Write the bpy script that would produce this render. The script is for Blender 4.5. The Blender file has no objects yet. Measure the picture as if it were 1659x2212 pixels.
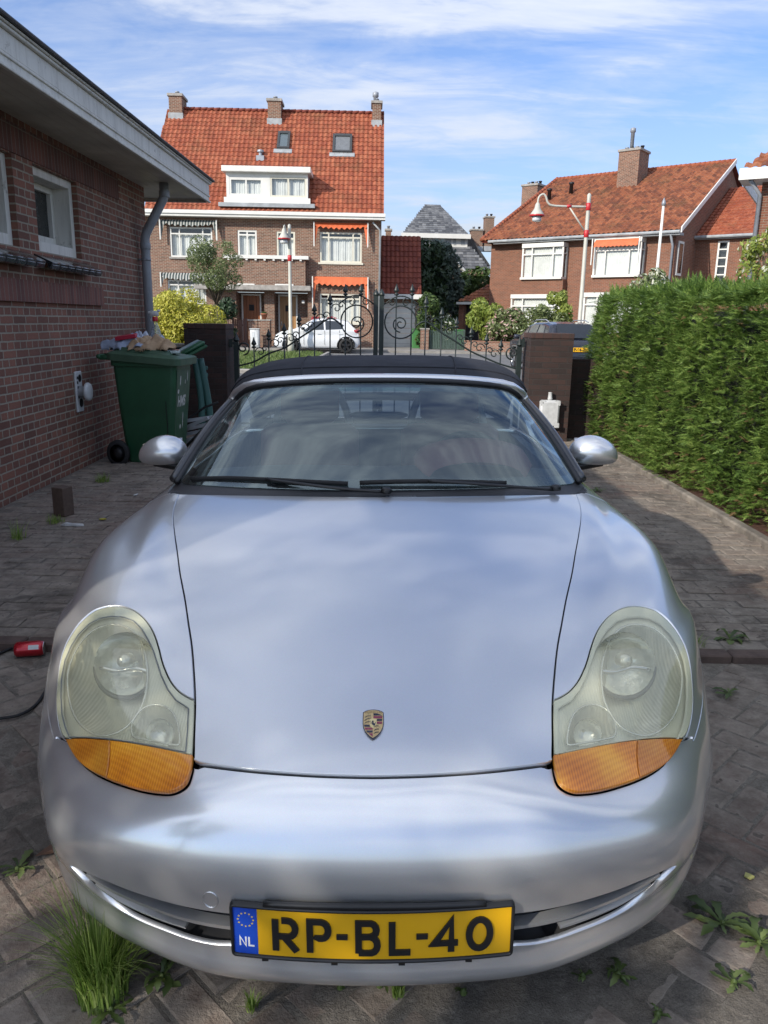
import bpy, bmesh, math, random
import numpy as np
from mathutils import Vector, Matrix
from mathutils.bvhtree import BVHTree
from mathutils.geometry import delaunay_2d_cdt
random.seed(7); rng = np.random.default_rng(7)
SC = bpy.context.scene
COL = SC.collection
rad = math.radians

# ------------------------------------------------------------------ camera
# photograph measured on a 1659 x 2212 grid
FPX, UC, VC = 1661.0, 829.5, 1106.0
PITCH, ROLL, CAMH = rad(14.0), rad(1.0), 1.45
sp, cp, sr, cr = math.sin(PITCH), math.cos(PITCH), math.sin(ROLL), math.cos(ROLL)
C0 = Vector((0, 0, CAMH))
Rv = Vector((cr, sr*sp, sr*cp)); Dn = Vector((sr, -cr*sp, -cr*cp)); Fv = Vector((0, cp, -sp))
cam_d = bpy.data.cameras.new('camera'); cam = bpy.data.objects.new('camera', cam_d); COL.objects.link(cam)
cam_d.sensor_fit = 'VERTICAL'; cam_d.sensor_height = 36.0; cam_d.lens = 36.0*FPX/2212.0
cam_d.clip_start = 0.05; cam_d.clip_end = 3000
mw = Matrix.Identity(4)
for i in range(3):
    mw[i][0] = Rv[i]; mw[i][1] = -Dn[i]; mw[i][2] = -Fv[i]; mw[i][3] = C0[i]
cam.matrix_world = mw
SC.camera = cam

# ------------------------------------------------------------------ light
SUN_EL, SUN_AZ = rad(27), rad(225)      # azimuth of the sun measured from +Y clockwise: behind left of the camera
sdir = Vector((math.sin(SUN_AZ)*math.cos(SUN_EL), math.cos(SUN_AZ)*math.cos(SUN_EL), math.sin(SUN_EL)))
sun_d = bpy.data.lights.new('sun', 'SUN'); sun = bpy.data.objects.new('sun', sun_d); COL.objects.link(sun)
sun_d.energy = 2.6; sun_d.angle = rad(0.5); sun_d.color = (1.0, 0.93, 0.83)
sun.rotation_euler = sdir.to_track_quat('Z', 'Y').to_euler(); sun.location = (0, 0, 30)

W = bpy.data.worlds.new('World'); SC.world = W; W.use_nodes = True
nt = W.node_tree; nt.nodes.clear()
def N(nt, t, **k):
    n = nt.nodes.new(t)
    for a, b in k.items():
        if a.startswith('i_'):
            key = a[2:]
            n.inputs[int(key) if key.isdigit() else key.replace('_', ' ')].default_value = b
        else: setattr(n, a, b)
    return n
def L(nt, a, b): nt.links.new(a, b)
def MATH(nt, op, a, b=None, clamp=False):
    n = nt.nodes.new('ShaderNodeMath'); n.operation = op; n.use_clamp = clamp
    for i, x in enumerate((a, b)):
        if x is None: continue
        if isinstance(x, (int, float)): n.inputs[i].default_value = x
        else: nt.links.new(x, n.inputs[i])
    return n.outputs[0]
def RAMP(nt, fac, stops, interp='LINEAR'):
    n = nt.nodes.new('ShaderNodeValToRGB'); cr_ = n.color_ramp; cr_.interpolation = interp
    while len(cr_.elements) < len(stops): cr_.elements.new(0.5)
    for e, (p, c) in zip(cr_.elements, stops):
        e.position = p; e.color = (c, c, c, 1) if isinstance(c, (int, float)) else (*c, 1)
    nt.links.new(fac, n.inputs[0]); return n.outputs[0]
def MIX(nt, fac, a, b, mode='MIX'):
    n = nt.nodes.new('ShaderNodeMix'); n.data_type = 'RGBA'; n.blend_type = mode
    for idx, x in ((0, fac), (6, a), (7, b)):
        if isinstance(x, (int, float)): n.inputs[idx].default_value = x if idx == 0 else (x, x, x, 1)
        elif isinstance(x, tuple): n.inputs[idx].default_value = (*x, 1) if len(x) == 3 else x
        else: nt.links.new(x, n.inputs[idx])
    return n.outputs[2]
sky = N(nt, 'ShaderNodeTexSky', sky_type='NISHITA', sun_disc=False, sun_elevation=SUN_EL, sun_rotation=SUN_AZ,
        air_density=1.0, dust_density=0.6, ozone_density=2.5)
bg = N(nt, 'ShaderNodeBackground'); out = N(nt, 'ShaderNodeOutputWorld'); bg.inputs[1].default_value = 0.12
tc = N(nt, 'ShaderNodeTexCoord'); sep = N(nt, 'ShaderNodeSeparateXYZ'); L(nt, tc.outputs['Generated'], sep.inputs[0])
zz = MATH(nt, 'ADD', MATH(nt, 'MAXIMUM', sep.outputs[2], 0.0), 0.16)
cx = MATH(nt, 'DIVIDE', sep.outputs[0], zz); cy = MATH(nt, 'DIVIDE', sep.outputs[1], zz)
cmb = N(nt, 'ShaderNodeCombineXYZ'); L(nt, cx, cmb.inputs[0]); L(nt, cy, cmb.inputs[1])
mp = N(nt, 'ShaderNodeMapping'); L(nt, cmb.outputs[0], mp.inputs[0])
mp.inputs['Rotation'].default_value = (0, 0, rad(-22)); mp.inputs['Scale'].default_value = (0.55, 1.25, 1); mp.inputs['Location'].default_value = (3.1, 0.35, 0)
n1 = N(nt, 'ShaderNodeTexNoise', i_Scale=1.15, i_Detail=7.0, i_Roughness=0.55, i_Distortion=0.9); L(nt, mp.outputs[0], n1.inputs[0])
mp2 = N(nt, 'ShaderNodeMapping'); L(nt, cmb.outputs[0], mp2.inputs[0])
mp2.inputs['Rotation'].default_value = (0, 0, rad(-38)); mp2.inputs['Scale'].default_value = (0.9, 2.4, 1)
n2 = N(nt, 'ShaderNodeTexNoise', i_Scale=1.6, i_Detail=6.0, i_Roughness=0.6, i_Distortion=1.4); L(nt, mp2.outputs[0], n2.inputs[0])
n3 = N(nt, 'ShaderNodeTexNoise', i_Scale=4.2, i_Detail=6.0, i_Roughness=0.62, i_Distortion=1.0); L(nt, mp.outputs[0], n3.inputs[0])
cl = MATH(nt, 'ADD', MATH(nt, 'ADD', MATH(nt, 'MULTIPLY', n1.outputs[0], 0.58), MATH(nt, 'MULTIPLY', n2.outputs[0], 0.20)), MATH(nt, 'MULTIPLY', n3.outputs[0], 0.22))
clf = RAMP(nt, cl, [(0.43, 0.0), (0.50, 0.26), (0.565, 0.70), (0.66, 0.98)])
hz = RAMP(nt, sep.outputs[2], [(0.0, 0.75), (0.12, 0.45), (0.32, 0.12), (0.6, 0.0)])
fac = MATH(nt, 'ADD', clf, MATH(nt, 'MULTIPLY', hz, MATH(nt, 'SUBTRACT', 1.0, clf)), True)
skyb = MIX(nt, 1.0, sky.outputs[0], (0.43, 0.62, 0.90), 'MULTIPLY')
# thin cloud brightens overhead and towards the sun
dt = N(nt, 'ShaderNodeVectorMath', operation='DOT_PRODUCT'); L(nt, tc.outputs['Generated'], dt.inputs[0]); dt.inputs[1].default_value = tuple(sdir)
cb = MATH(nt, 'ADD', 1.0, MATH(nt, 'ADD', MATH(nt, 'MULTIPLY', MATH(nt, 'MAXIMUM', sep.outputs[2], 0.0), 1.65), MATH(nt, 'MULTIPLY', MATH(nt, 'MAXIMUM', dt.outputs['Value'], 0.0), 0.45)))
cc = N(nt, 'ShaderNodeVectorMath', operation='SCALE'); cc.inputs[0].default_value = (3.10, 3.20, 3.34); L(nt, cb, cc.inputs['Scale'])
mx = MIX(nt, MATH(nt, 'MULTIPLY', fac, 0.90), skyb, cc.outputs[0])
L(nt, mx, bg.inputs[0]); L(nt, bg.outputs[0], out.inputs[0])
SC.view_settings.view_transform = 'Standard'; SC.view_settings.look = 'None'
SC.view_settings.exposure = 0.82; SC.view_settings.gamma = 1.0
SC.cycles.max_bounces = 8; SC.cycles.transparent_max_bounces = 24; SC.cycles.caustics_reflective = False; SC.cycles.caustics_refractive = False
SC.cycles.sample_clamp_indirect = 6.0

# ------------------------------------------------------------------ pixel to world helpers
def ray(u, v):
    a = (u-UC)/FPX; b = (v-VC)/FPX
    return a*Rv + b*Dn + Fv
def PY(u, v, Y):                                   # point on the ray at world depth Y
    d = ray(u, v); return C0 + d*(Y/d.y)
def PZ(u, v, z=0.0):                               # point on the ray at height z
    d = ray(u, v); return C0 + d*((z-CAMH)/d.z)
def PX(u, v, X):
    d = ray(u, v); return C0 + d*(X/d.x)

# ------------------------------------------------------------------ object helpers
def face_uv(me):
    uv = me.uv_layers.new(name='uv')
    nl = len(me.loops); co = np.empty(len(me.vertices)*3); me.vertices.foreach_get('co', co); co = co.reshape(-1, 3)
    li = np.empty(nl, int); me.loops.foreach_get('vertex_index', li)
    pn = np.empty(len(me.polygons)*3); me.polygons.foreach_get('normal', pn); pn = pn.reshape(-1, 3)
    lt = np.empty(len(me.polygons), int); me.polygons.foreach_get('loop_total', lt)
    n = np.repeat(pn, lt, axis=0)
    h = np.stack([-n[:, 1], n[:, 0], np.zeros(nl)], 1); hl = np.linalg.norm(h, axis=1)
    flat = hl < 0.05
    h[flat] = (1, 0, 0); hl[flat] = 1; h /= hl[:, None]
    # canonical direction so opposite faces line up
    w = np.cross(n, h); p = co[li]
    out_ = np.stack([(p*h).sum(1), (p*w).sum(1)], 1)
    uv.data.foreach_set('uv', out_.ravel())
def mk(name, verts, faces, mat, parent=None, smooth=False, uv=True, mats=None, fmat=None, normals=None):
    me = bpy.data.meshes.new(name); me.from_pydata([tuple(v) for v in verts], [], [tuple(f) for f in faces])
    for m in (mats or [mat]): me.materials.append(m)
    if fmat is not None: me.polygons.foreach_set('material_index', fmat)
    if smooth: me.polygons.foreach_set('use_smooth', [True]*len(me.polygons))
    me.update()
    if uv: face_uv(me)
    if normals is not None: me.normals_split_custom_set_from_vertices([tuple(n) for n in normals])
    o = bpy.data.objects.new(name, me); COL.objects.link(o)
    if parent is not None: o.parent = parent
    return o
def tag(o, label=None, cat=None, group=None, kind=None):
    if label: o['label'] = label
    if cat: o['category'] = cat
    if group: o['group'] = group
    if kind: o['kind'] = kind
    return o
def thing(name, label, cat, loc=(0, 0, 0), rz=0.0, group=None):
    o = bpy.data.objects.new(name, None); COL.objects.link(o); o.empty_display_size = 0.2
    o.location = loc; o.rotation_euler = (0, 0, rz); return tag(o, label, cat, group)
def copy_tree(o, parent=None, loc=None, rz=None, label=None):
    c = o.copy(); COL.objects.link(c)
    if parent: c.parent = parent
    if loc is not None: c.location = loc
    if rz is not None: c.rotation_euler = (0, 0, rz)
    if label: c['label'] = label
    for ch in [x for x in o.children]: copy_tree(ch, c)
    return c
class G:                                            # geometry gatherer
    def __init__(s): s.v = []; s.f = []; s.m = []; s.cur = 0
    def add(s, vs, fs):
        k = len(s.v); s.v += [tuple(x) for x in vs]; s.f += [tuple(i+k for i in f) for f in fs]; s.m += [s.cur]*len(fs)
    def box(s, x0, x1, y0, y1, z0, z1, M=None, b=0.0):
        if b > 0:
            c = []
            for zz_, ins in ((z0, b), (z0+b, 0), (z1-b, 0), (z1, b)):
                xs0, xs1, ys0, ys1 = x0+ins, x1-ins, y0+ins, y1-ins; q = b if ins == 0 else b*0.6
                c += [(xs0+q, ys0, zz_), (xs1-q, ys0, zz_), (xs1, ys0+q, zz_), (xs1, ys1-q, zz_), (xs1-q, ys1, zz_), (xs0+q, ys1, zz_), (xs0, ys1-q, zz_), (xs0, ys0+q, zz_)]
            fs = [tuple(range(7, -1, -1)), tuple(range(24, 32))]
            for r in range(3):
                for i in range(8): fs.append((r*8+i, r*8+(i+1) % 8, (r+1)*8+(i+1) % 8, (r+1)*8+i))
        else:
            c = [(x0, y0, z0), (x1, y0, z0), (x1, y1, z0), (x0, y1, z0), (x0, y0, z1), (x1, y0, z1), (x1, y1, z1), (x0, y1, z1)]
            fs = [(0, 3, 2, 1), (4, 5, 6, 7), (0, 1, 5, 4), (1, 2, 6, 5), (2, 3, 7, 6), (3, 0, 4, 7)]
        if M is not None: c = [M @ Vector(p) for p in c]
        s.add(c, fs)
    def tube(s, pts, r, n=8, cap=True, flat=1.0):
        pts = [Vector(p) for p in pts]; m = len(pts)
        rr = r if isinstance(r, (list, tuple)) else [r]*m
        vs = []; up = None
        for i, p in enumerate(pts):
            t = (pts[min(i+1, m-1)]-pts[max(i-1, 0)]).normalized()
            if up is None:
                up = t.cross(Vector((0, 0, 1)));
                if up.length < 0.1: up = t.cross(Vector((1, 0, 0)))
            up = (up - t*up.dot(t)).normalized(); w = t.cross(up)
            for k in range(n):
                a = 2*math.pi*k/n; vs.append(p + up*(math.cos(a)*rr[i]) + w*(math.sin(a)*rr[i]*flat))
        fs = [(i*n+k, i*n+(k+1) % n, (i+1)*n+(k+1) % n, (i+1)*n+k) for i in range(m-1) for k in range(n)]
        if cap: fs += [tuple(range(n-1, -1, -1)), tuple(range((m-1)*n, m*n))]
        s.add(vs, fs)
    def lathe(s, prof, n=16, M=None, cap=True):       # prof: (r, z)
        vs = [(r*math.cos(2*math.pi*k/n), r*math.sin(2*math.pi*k/n), z) for r, z in prof for k in range(n)]
        if M is not None: vs = [M @ Vector(p) for p in vs]
        m = len(prof)
        fs = [(i*n+k, i*n+(k+1) % n, (i+1)*n+(k+1) % n, (i+1)*n+k) for i in range(m-1) for k in range(n)]
        if cap: fs += [tuple(range(n-1, -1, -1)), tuple(range((m-1)*n, m*n))]
        s.add(vs, fs)
    def quad(s, a, b, c, d): s.add([a, b, c, d], [(0, 1, 2, 3)])
    def prism(s, poly, M, d0, d1):                    # polygon in xy, extruded along z, through M
        n = len(poly)
        vs = [M @ Vector((x, y, d0)) for x, y in poly] + [M @ Vector((x, y, d1)) for x, y in poly]
        s.add(vs, [tuple(range(n-1, -1, -1)), tuple(range(n, 2*n))] + [(i, (i+1) % n, n+(i+1) % n, n+i) for i in range(n)])
    def mk(s, name, mat, parent=None, smooth=False, mats=None):
        return mk(name, s.v, s.f, mat, parent, smooth, mats=mats, fmat=s.m if mats else None)
def bevel(o, w=0.01, seg=2):
    m = o.modifiers.new('bevel', 'BEVEL'); m.width = w; m.segments = seg; m.limit_method = 'ANGLE'; m.angle_limit = rad(35); return o
def autosmooth(o, ang=35):
    me = o.data; me.polygons.foreach_set('use_smooth', [True]*len(me.polygons))
    bm = bmesh.new(); bm.from_mesh(me); bm.normal_update()
    for e in bm.edges:
        if len(e.link_faces) == 2 and e.calc_face_angle(0) > rad(ang): e.smooth = False
    bm.to_mesh(me); bm.free(); return o

# ------------------------------------------------------------------ materials
MATS = {}
def newmat(name):
    m = bpy.data.materials.new(name); m.use_nodes = True; m.node_tree.nodes.clear()
    nt = m.node_tree; o = N(nt, 'ShaderNodeOutputMaterial'); return m, nt, o
def pbsdf(nt, o, **k):
    b = N(nt, 'ShaderNodeBsdfPrincipled')
    for a, v in k.items():
        key = a.replace('_', ' ')
        if isinstance(v, tuple) and len(v) == 3: v = (*v, 1)
        if isinstance(v, (int, float, tuple)): b.inputs[key].default_value = v
        else: nt.links.new(v, b.inputs[key])
    nt.links.new(b.outputs[0], o.inputs[0]); return b
def bump(nt, h, strength=0.5, dist=0.01):
    n = N(nt, 'ShaderNodeBump', i_Strength=strength, i_Distance=dist); nt.links.new(h, n.inputs['Height']); return n.outputs[0]
def noise(nt, scale, detail=4, rough=0.55, vec=None, dist=0.0):
    n = N(nt, 'ShaderNodeTexNoise', i_Scale=float(scale), i_Detail=float(detail), i_Roughness=float(rough), i_Distortion=float(dist))
    if vec is not None: nt.links.new(vec, n.inputs[0])
    return n.outputs[0]
def obj_co(nt): return N(nt, 'ShaderNodeTexCoord').outputs['Object']
def simple(name, col, rough=0.5, metal=0.0, var=0.12, nscale=6.0, bmp=0.15, bscale=60.0, coat=0.0, dist=0.003, **k):
    m, nt, o = newmat(name); co = obj_co(nt)
    f = noise(nt, nscale, 5, 0.6, co)
    lo = tuple(c*(1-var) for c in col); hi = tuple(min(1, c*(1+var)) for c in col)
    c = RAMP(nt, f, [(0.3, lo), (0.7, hi)])
    r = RAMP(nt, noise(nt, nscale*2.3, 4, 0.6, co), [(0.3, max(0.02, rough-0.08)), (0.7, min(1, rough+0.08))])
    kw = dict(Base_Color=c, Roughness=r, Metallic=metal, **k)
    if coat: kw['Coat_Weight'] = coat; kw['Coat_Roughness'] = 0.06
    if bmp: kw['Normal'] = bump(nt, noise(nt, bscale, 3, 0.6, co), bmp, dist)
    pbsdf(nt, o, **kw); return m
def uvn(nt): return N(nt, 'ShaderNodeUVMap', uv_map='uv').outputs[0]
def brickmat(name, c1, c2, mortar, bw=0.22, bh=0.0625, ms=0.011, dirt=0.25, var=0.5, offs=0.5, sq=1.0, sqf=2, dark=None):
    m, nt, o = newmat(name); uv = uvn(nt)
    wob = N(nt, 'ShaderNodeTexNoise', i_Scale=14.0, i_Detail=2.0); L(nt, uv, wob.inputs[0])
    add = N(nt, 'ShaderNodeVectorMath', operation='MULTIPLY_ADD'); L(nt, wob.outputs['Color'], add.inputs[0]); add.inputs[1].default_value = (0.008, 0.008, 0); L(nt, uv, add.inputs[2])
    b = N(nt, 'ShaderNodeTexBrick', offset=offs, squash=sq, squash_frequency=sqf); L(nt, add.outputs[0], b.inputs[0])
    b.inputs['Scale'].default_value = 1.0; b.inputs['Brick Width'].default_value = bw; b.inputs['Row Height'].default_value = bh
    b.inputs['Mortar Size'].default_value = ms; b.inputs['Mortar Smooth'].default_value = 0.25; b.inputs['Bias'].default_value = 0.0
    b.inputs['Color1'].default_value = (*c1, 1); b.inputs['Color2'].default_value = (*c2, 1); b.inputs['Mortar'].default_value = (*mortar, 1)
    n_ = noise(nt, 1.3, 4, 0.6, uv); c = MIX(nt, MATH(nt, 'MULTIPLY', RAMP(nt, n_, [(0.35, 0), (0.75, 1)]), dirt), b.outputs[0], tuple(x*0.35 for x in c2))
    nf = noise(nt, 55, 4, 0.7, uv); c = MIX(nt, 0.35, c, MIX(nt, 1.0, c, RAMP(nt, nf, [(0.3, 0.55), (0.7, 1.35)]), 'MULTIPLY'))
    h = MATH(nt, 'SUBTRACT', MATH(nt, 'MULTIPLY', nf, 0.35), b.outputs[1])
    pbsdf(nt, o, Base_Color=c, Roughness=0.88, Normal=bump(nt, h, 0.8, 0.008)); return m
def schlick(nt, f0=0.04):
    lw = N(nt, 'ShaderNodeLayerWeight', i_Blend=0.5); return MATH(nt, 'ADD', f0, MATH(nt, 'MULTIPLY', MATH(nt, 'POWER', lw.outputs['Facing'], 5.0), 1-f0))
def glassmat(name, tint=(0.75, 0.85, 0.86), refl=0.25, rough=0.03, dusty=0.0, gcol=(1, 1, 1)):
    m, nt, o = newmat(name)
    tr = N(nt, 'ShaderNodeBsdfTransparent'); tr.inputs[0].default_value = (*tint, 1)
    gl = N(nt, 'ShaderNodeBsdfGlossy', i_Roughness=rough); gl.inputs[0].default_value = (*gcol, 1)
    f = MATH(nt, 'ADD', schlick(nt), refl, True)
    mx_ = N(nt, 'ShaderNodeMixShader'); L(nt, f, mx_.inputs[0]); L(nt, tr.outputs[0], mx_.inputs[1]); L(nt, gl.outputs[0], mx_.inputs[2])
    if dusty > 0:
        df = N(nt, 'ShaderNodeBsdfDiffuse'); df.inputs[0].default_value = (0.6, 0.62, 0.62, 1)
        m2 = N(nt, 'ShaderNodeMixShader'); nz = RAMP(nt, noise(nt, 3.0, 5, 0.6, obj_co(nt)), [(0.3, dusty*0.4), (0.7, dusty)])
        L(nt, nz, m2.inputs[0]); L(nt, mx_.outputs[0], m2.inputs[1]); L(nt, df.outputs[0], m2.inputs[2]); mx_ = m2
    L(nt, mx_.outputs[0], o.inputs[0]); return m
def leafmat(name, c0, c1, c2, trans=0.3, rough=0.5):
    m, nt, o = newmat(name)
    g = N(nt, 'ShaderNodeNewGeometry'); c = RAMP(nt, g.outputs['Random Per Island'], [(0.0, c0), (0.55, c1), (1.0, c2)])
    b = N(nt, 'ShaderNodeBsdfPrincipled'); L(nt, c, b.inputs['Base Color']); b.inputs['Roughness'].default_value = rough
    t = N(nt, 'ShaderNodeBsdfTranslucent'); L(nt, c, t.inputs[0])
    x = N(nt, 'ShaderNodeMixShader'); x.inputs[0].default_value = trans; L(nt, b.outputs[0], x.inputs[1]); L(nt, t.outputs[0], x.inputs[2]); L(nt, x.outputs[0], o.inputs[0]); return m
def tilemat(name, c1, c2, c3, tw=0.24, th=0.33, moss=0.2):
    m, nt, o = newmat(name); uv = uvn(nt)
    sc = N(nt, 'ShaderNodeVectorMath', operation='DIVIDE'); L(nt, uv, sc.inputs[0]); sc.inputs[1].default_value = (tw, th, 1)
    fl = N(nt, 'ShaderNodeVectorMath', operation='FLOOR'); L(nt, sc.outputs[0], fl.inputs[0])
    wn = N(nt, 'ShaderNodeTexWhiteNoise', noise_dimensions='2D'); L(nt, fl.outputs[0], wn.inputs[0])
    c = RAMP(nt, wn.outputs[0], [(0.0, c1), (0.5, c2), (1.0, c3)])
    n_ = noise(nt, 0.7, 6, 0.7, uv); c = MIX(nt, MATH(nt, 'MULTIPLY', RAMP(nt, n_, [(0.5, 0), (0.72, 1)]), moss), c, (0.10, 0.075, 0.03))
    n2_ = noise(nt, 6, 5, 0.7, uv); c = MIX(nt, 1.0, c, RAMP(nt, n2_, [(0.25, 0.6), (0.7, 1.2)]), 'MULTIPLY')
    pbsdf(nt, o, Base_Color=c, Roughness=0.8, Normal=bump(nt, noise(nt, 40, 3, 0.6, uv), 0.3, 0.005)); return m

M_white = simple('white_paint', (0.72, 0.71, 0.66), 0.45, var=0.08, nscale=2.0)
M_oldwhite = None
def oldpaint():
    m, nt, o = newmat('weathered_white'); co = obj_co(nt)
    mp_ = N(nt, 'ShaderNodeMapping'); L(nt, co, mp_.inputs[0]); mp_.inputs['Scale'].default_value = (6, 6, 0.7)
    st = RAMP(nt, noise(nt, 2.2, 6, 0.7, mp_.outputs[0]), [(0.48, 0), (0.72, 1)])
    sp_ = RAMP(nt, noise(nt, 9, 5, 0.75, co), [(0.60, 0), (0.68, 1)])
    c = MIX(nt, MATH(nt, 'MULTIPLY', st, 0.5), (0.68, 0.665, 0.61), (0.26, 0.25, 0.21)); c = MIX(nt, MATH(nt, 'MULTIPLY', sp_, 0.6), c, (0.16, 0.14, 0.11))
    pbsdf(nt, o, Base_Color=c, Roughness=0.6, Normal=bump(nt, noise(nt, 25, 4, 0.7, co), 0.35, 0.004)); return m
M_oldwhite = oldpaint()
M_soffit = simple('soffit_boards', (0.50, 0.47, 0.40), 0.6, var=0.25, nscale=1.6, bmp=0.2)
M_metalgrey = simple('zinc', (0.30, 0.32, 0.35), 0.5, metal=0.2, var=0.2, nscale=3)
M_lead = simple('lead_flashing', (0.33, 0.35, 0.36), 0.6, var=0.25, nscale=3)
M_black = simple('black_plastic', (0.012, 0.012, 0.013), 0.42, var=0.2, bmp=0.1)
M_rubber = simple('rubber', (0.015, 0.015, 0.016), 0.75, var=0.3)
M_iron = simple('green_black_iron', (0.014, 0.022, 0.020), 0.45, var=0.3, bmp=0.25)
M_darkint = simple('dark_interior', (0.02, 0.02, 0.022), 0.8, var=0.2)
M_chrome = simple('chrome', (0.75, 0.75, 0.75), 0.2, metal=1.0, var=0.05)
M_concrete = simple('concrete', (0.33, 0.31, 0.28), 0.9, var=0.3, nscale=5, bmp=0.5)
M_curtain = simple('curtain', (0.72, 0.72, 0.68), 0.9, var=0.1, nscale=3)
M_glassw = glassmat('window_glass', (0.93, 0.95, 0.95), 0.03)
M_glassd = glassmat('dark_window_glass', (0.35, 0.42, 0.45), 0.12)
M_brickL = brickmat('brick_garage_wall', (0.285, 0.122, 0.082), (0.155, 0.072, 0.052), (0.34, 0.30, 0.235), bw=0.215, bh=0.0655, ms=0.0075, dirt=0.35, offs=0.25, sq=0.5, sqf=2)
M_brickH = brickmat('brick_house', (0.27, 0.125, 0.08), (0.14, 0.066, 0.046), (0.40, 0.35, 0.27), bw=0.22, bh=0.07, ms=0.009, dirt=0.25)
M_brickR = brickmat('brick_orange_house', (0.27, 0.10, 0.055), (0.18, 0.07, 0.042), (0.30, 0.24, 0.18), bw=0.22, bh=0.07, ms=0.008, dirt=0.2)
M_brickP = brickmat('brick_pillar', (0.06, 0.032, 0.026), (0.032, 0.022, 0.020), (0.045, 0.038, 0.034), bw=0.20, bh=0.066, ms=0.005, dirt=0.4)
M_tileO = tilemat('orange_tiles', (0.26, 0.064, 0.030), (0.32, 0.084, 0.038), (0.38, 0.118, 0.056), moss=0.5)
M_tileR = tilemat('dark_red_tiles', (0.15, 0.032, 0.02), (0.19, 0.042, 0.025), (0.23, 0.056, 0.032), moss=0.1)
M_tileB = tilemat('weathered_tiles', (0.15, 0.052, 0.028), (0.27, 0.088, 0.040), (0.36, 0.13, 0.058), moss=0.6)
M_slate = tilemat('grey_slate', (0.07, 0.075, 0.085), (0.13, 0.135, 0.145), (0.22, 0.225, 0.23), 0.30, 0.28, 0.1)
M_bark = simple('bark', (0.10, 0.075, 0.055), 0.9, var=0.4, nscale=12, bmp=0.6, bscale=30, dist=0.01)
def woodmat(name, col):
    m, nt, o = newmat(name); co = obj_co(nt)
    mp_ = N(nt, 'ShaderNodeMapping'); L(nt, co, mp_.inputs[0]); mp_.inputs['Scale'].default_value = (14, 14, 1.2)
    f = noise(nt, 1.5, 5, 0.6, mp_.outputs[0], 0.6)
    c = RAMP(nt, f, [(0.3, tuple(x*0.65 for x in col)), (0.7, tuple(x*1.2 for x in col))]); pbsdf(nt, o, Base_Color=c, Roughness=0.45); return m
M_doorA = woodmat('varnished_wood', (0.30, 0.10, 0.03)); M_doorB = woodmat('pale_wood', (0.42, 0.23, 0.09)); M_fencew = woodmat('red_brown_wood', (0.13, 0.06, 0.045)); M_fenceg = woodmat('green_wood', (0.07, 0.105, 0.085))
M_board = woodmat('brown_board', (0.16, 0.10, 0.07))
# ================================================================== the silver sports car
# car frame: x right, y back from the nose, z up; CARB maps it into the world (the car stands level with the camera's roll)
A0 = Matrix(((1, 0, 0), (0, -sp, cp), (0, -cp, -sp)))          # columns: right, down, forward of the unrolled camera
A1 = Matrix([(Rv[i], Dn[i], Fv[i]) for i in range(3)])
RM = A1 @ A0.transposed()
CX, CY = -0.022, 1.15
CARB = Matrix.Translation(C0) @ RM.to_4x4() @ Matrix.Translation(-C0) @ Matrix.Translation((CX, CY, 0))
car = thing('sports_car', 'silver two-seat sports car with a black soft top and a yellow front plate', 'car'); car.matrix_world = CARB
OC = Vector((-CX, -CY, CAMH))
def cray(u, v):
    a = (u-UC)/FPX; b = (v-VC)/FPX
    return Vector((a, cp-b*sp, -sp-b*cp))
def cY(u, v, y): d = cray(u, v); return OC + d*((y+CY)/d.y)

def natspl(k, x):
    """cardinal natural cubic spline basis: rows of weights for each x over knots k"""
    k = np.asarray(k, float); n = len(k); h = np.diff(k)
    A = np.zeros((n, n)); B = np.zeros((n, n)); A[0, 0] = A[-1, -1] = 1
    for i in range(1, n-1):
        A[i, i-1] = h[i-1]; A[i, i] = 2*(h[i-1]+h[i]); A[i, i+1] = h[i]
        B[i, i-1] = 6/h[i-1]; B[i, i] = -6/h[i-1]-6/h[i]; B[i, i+1] = 6/h[i]
    S = np.linalg.solve(A, B); x = np.atleast_1d(x); j = np.clip(np.searchsorted(k, x)-1, 0, n-2)
    hj = h[j]; a = (k[j+1]-x)/hj; b = (x-k[j])/hj; E = np.eye(n)
    return a[:, None]*E[j] + b[:, None]*E[j+1] + (((a**3-a)[:, None])*S[j] + ((b**3-b)[:, None])*S[j+1])*(hj**2)[:, None]/6
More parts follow.
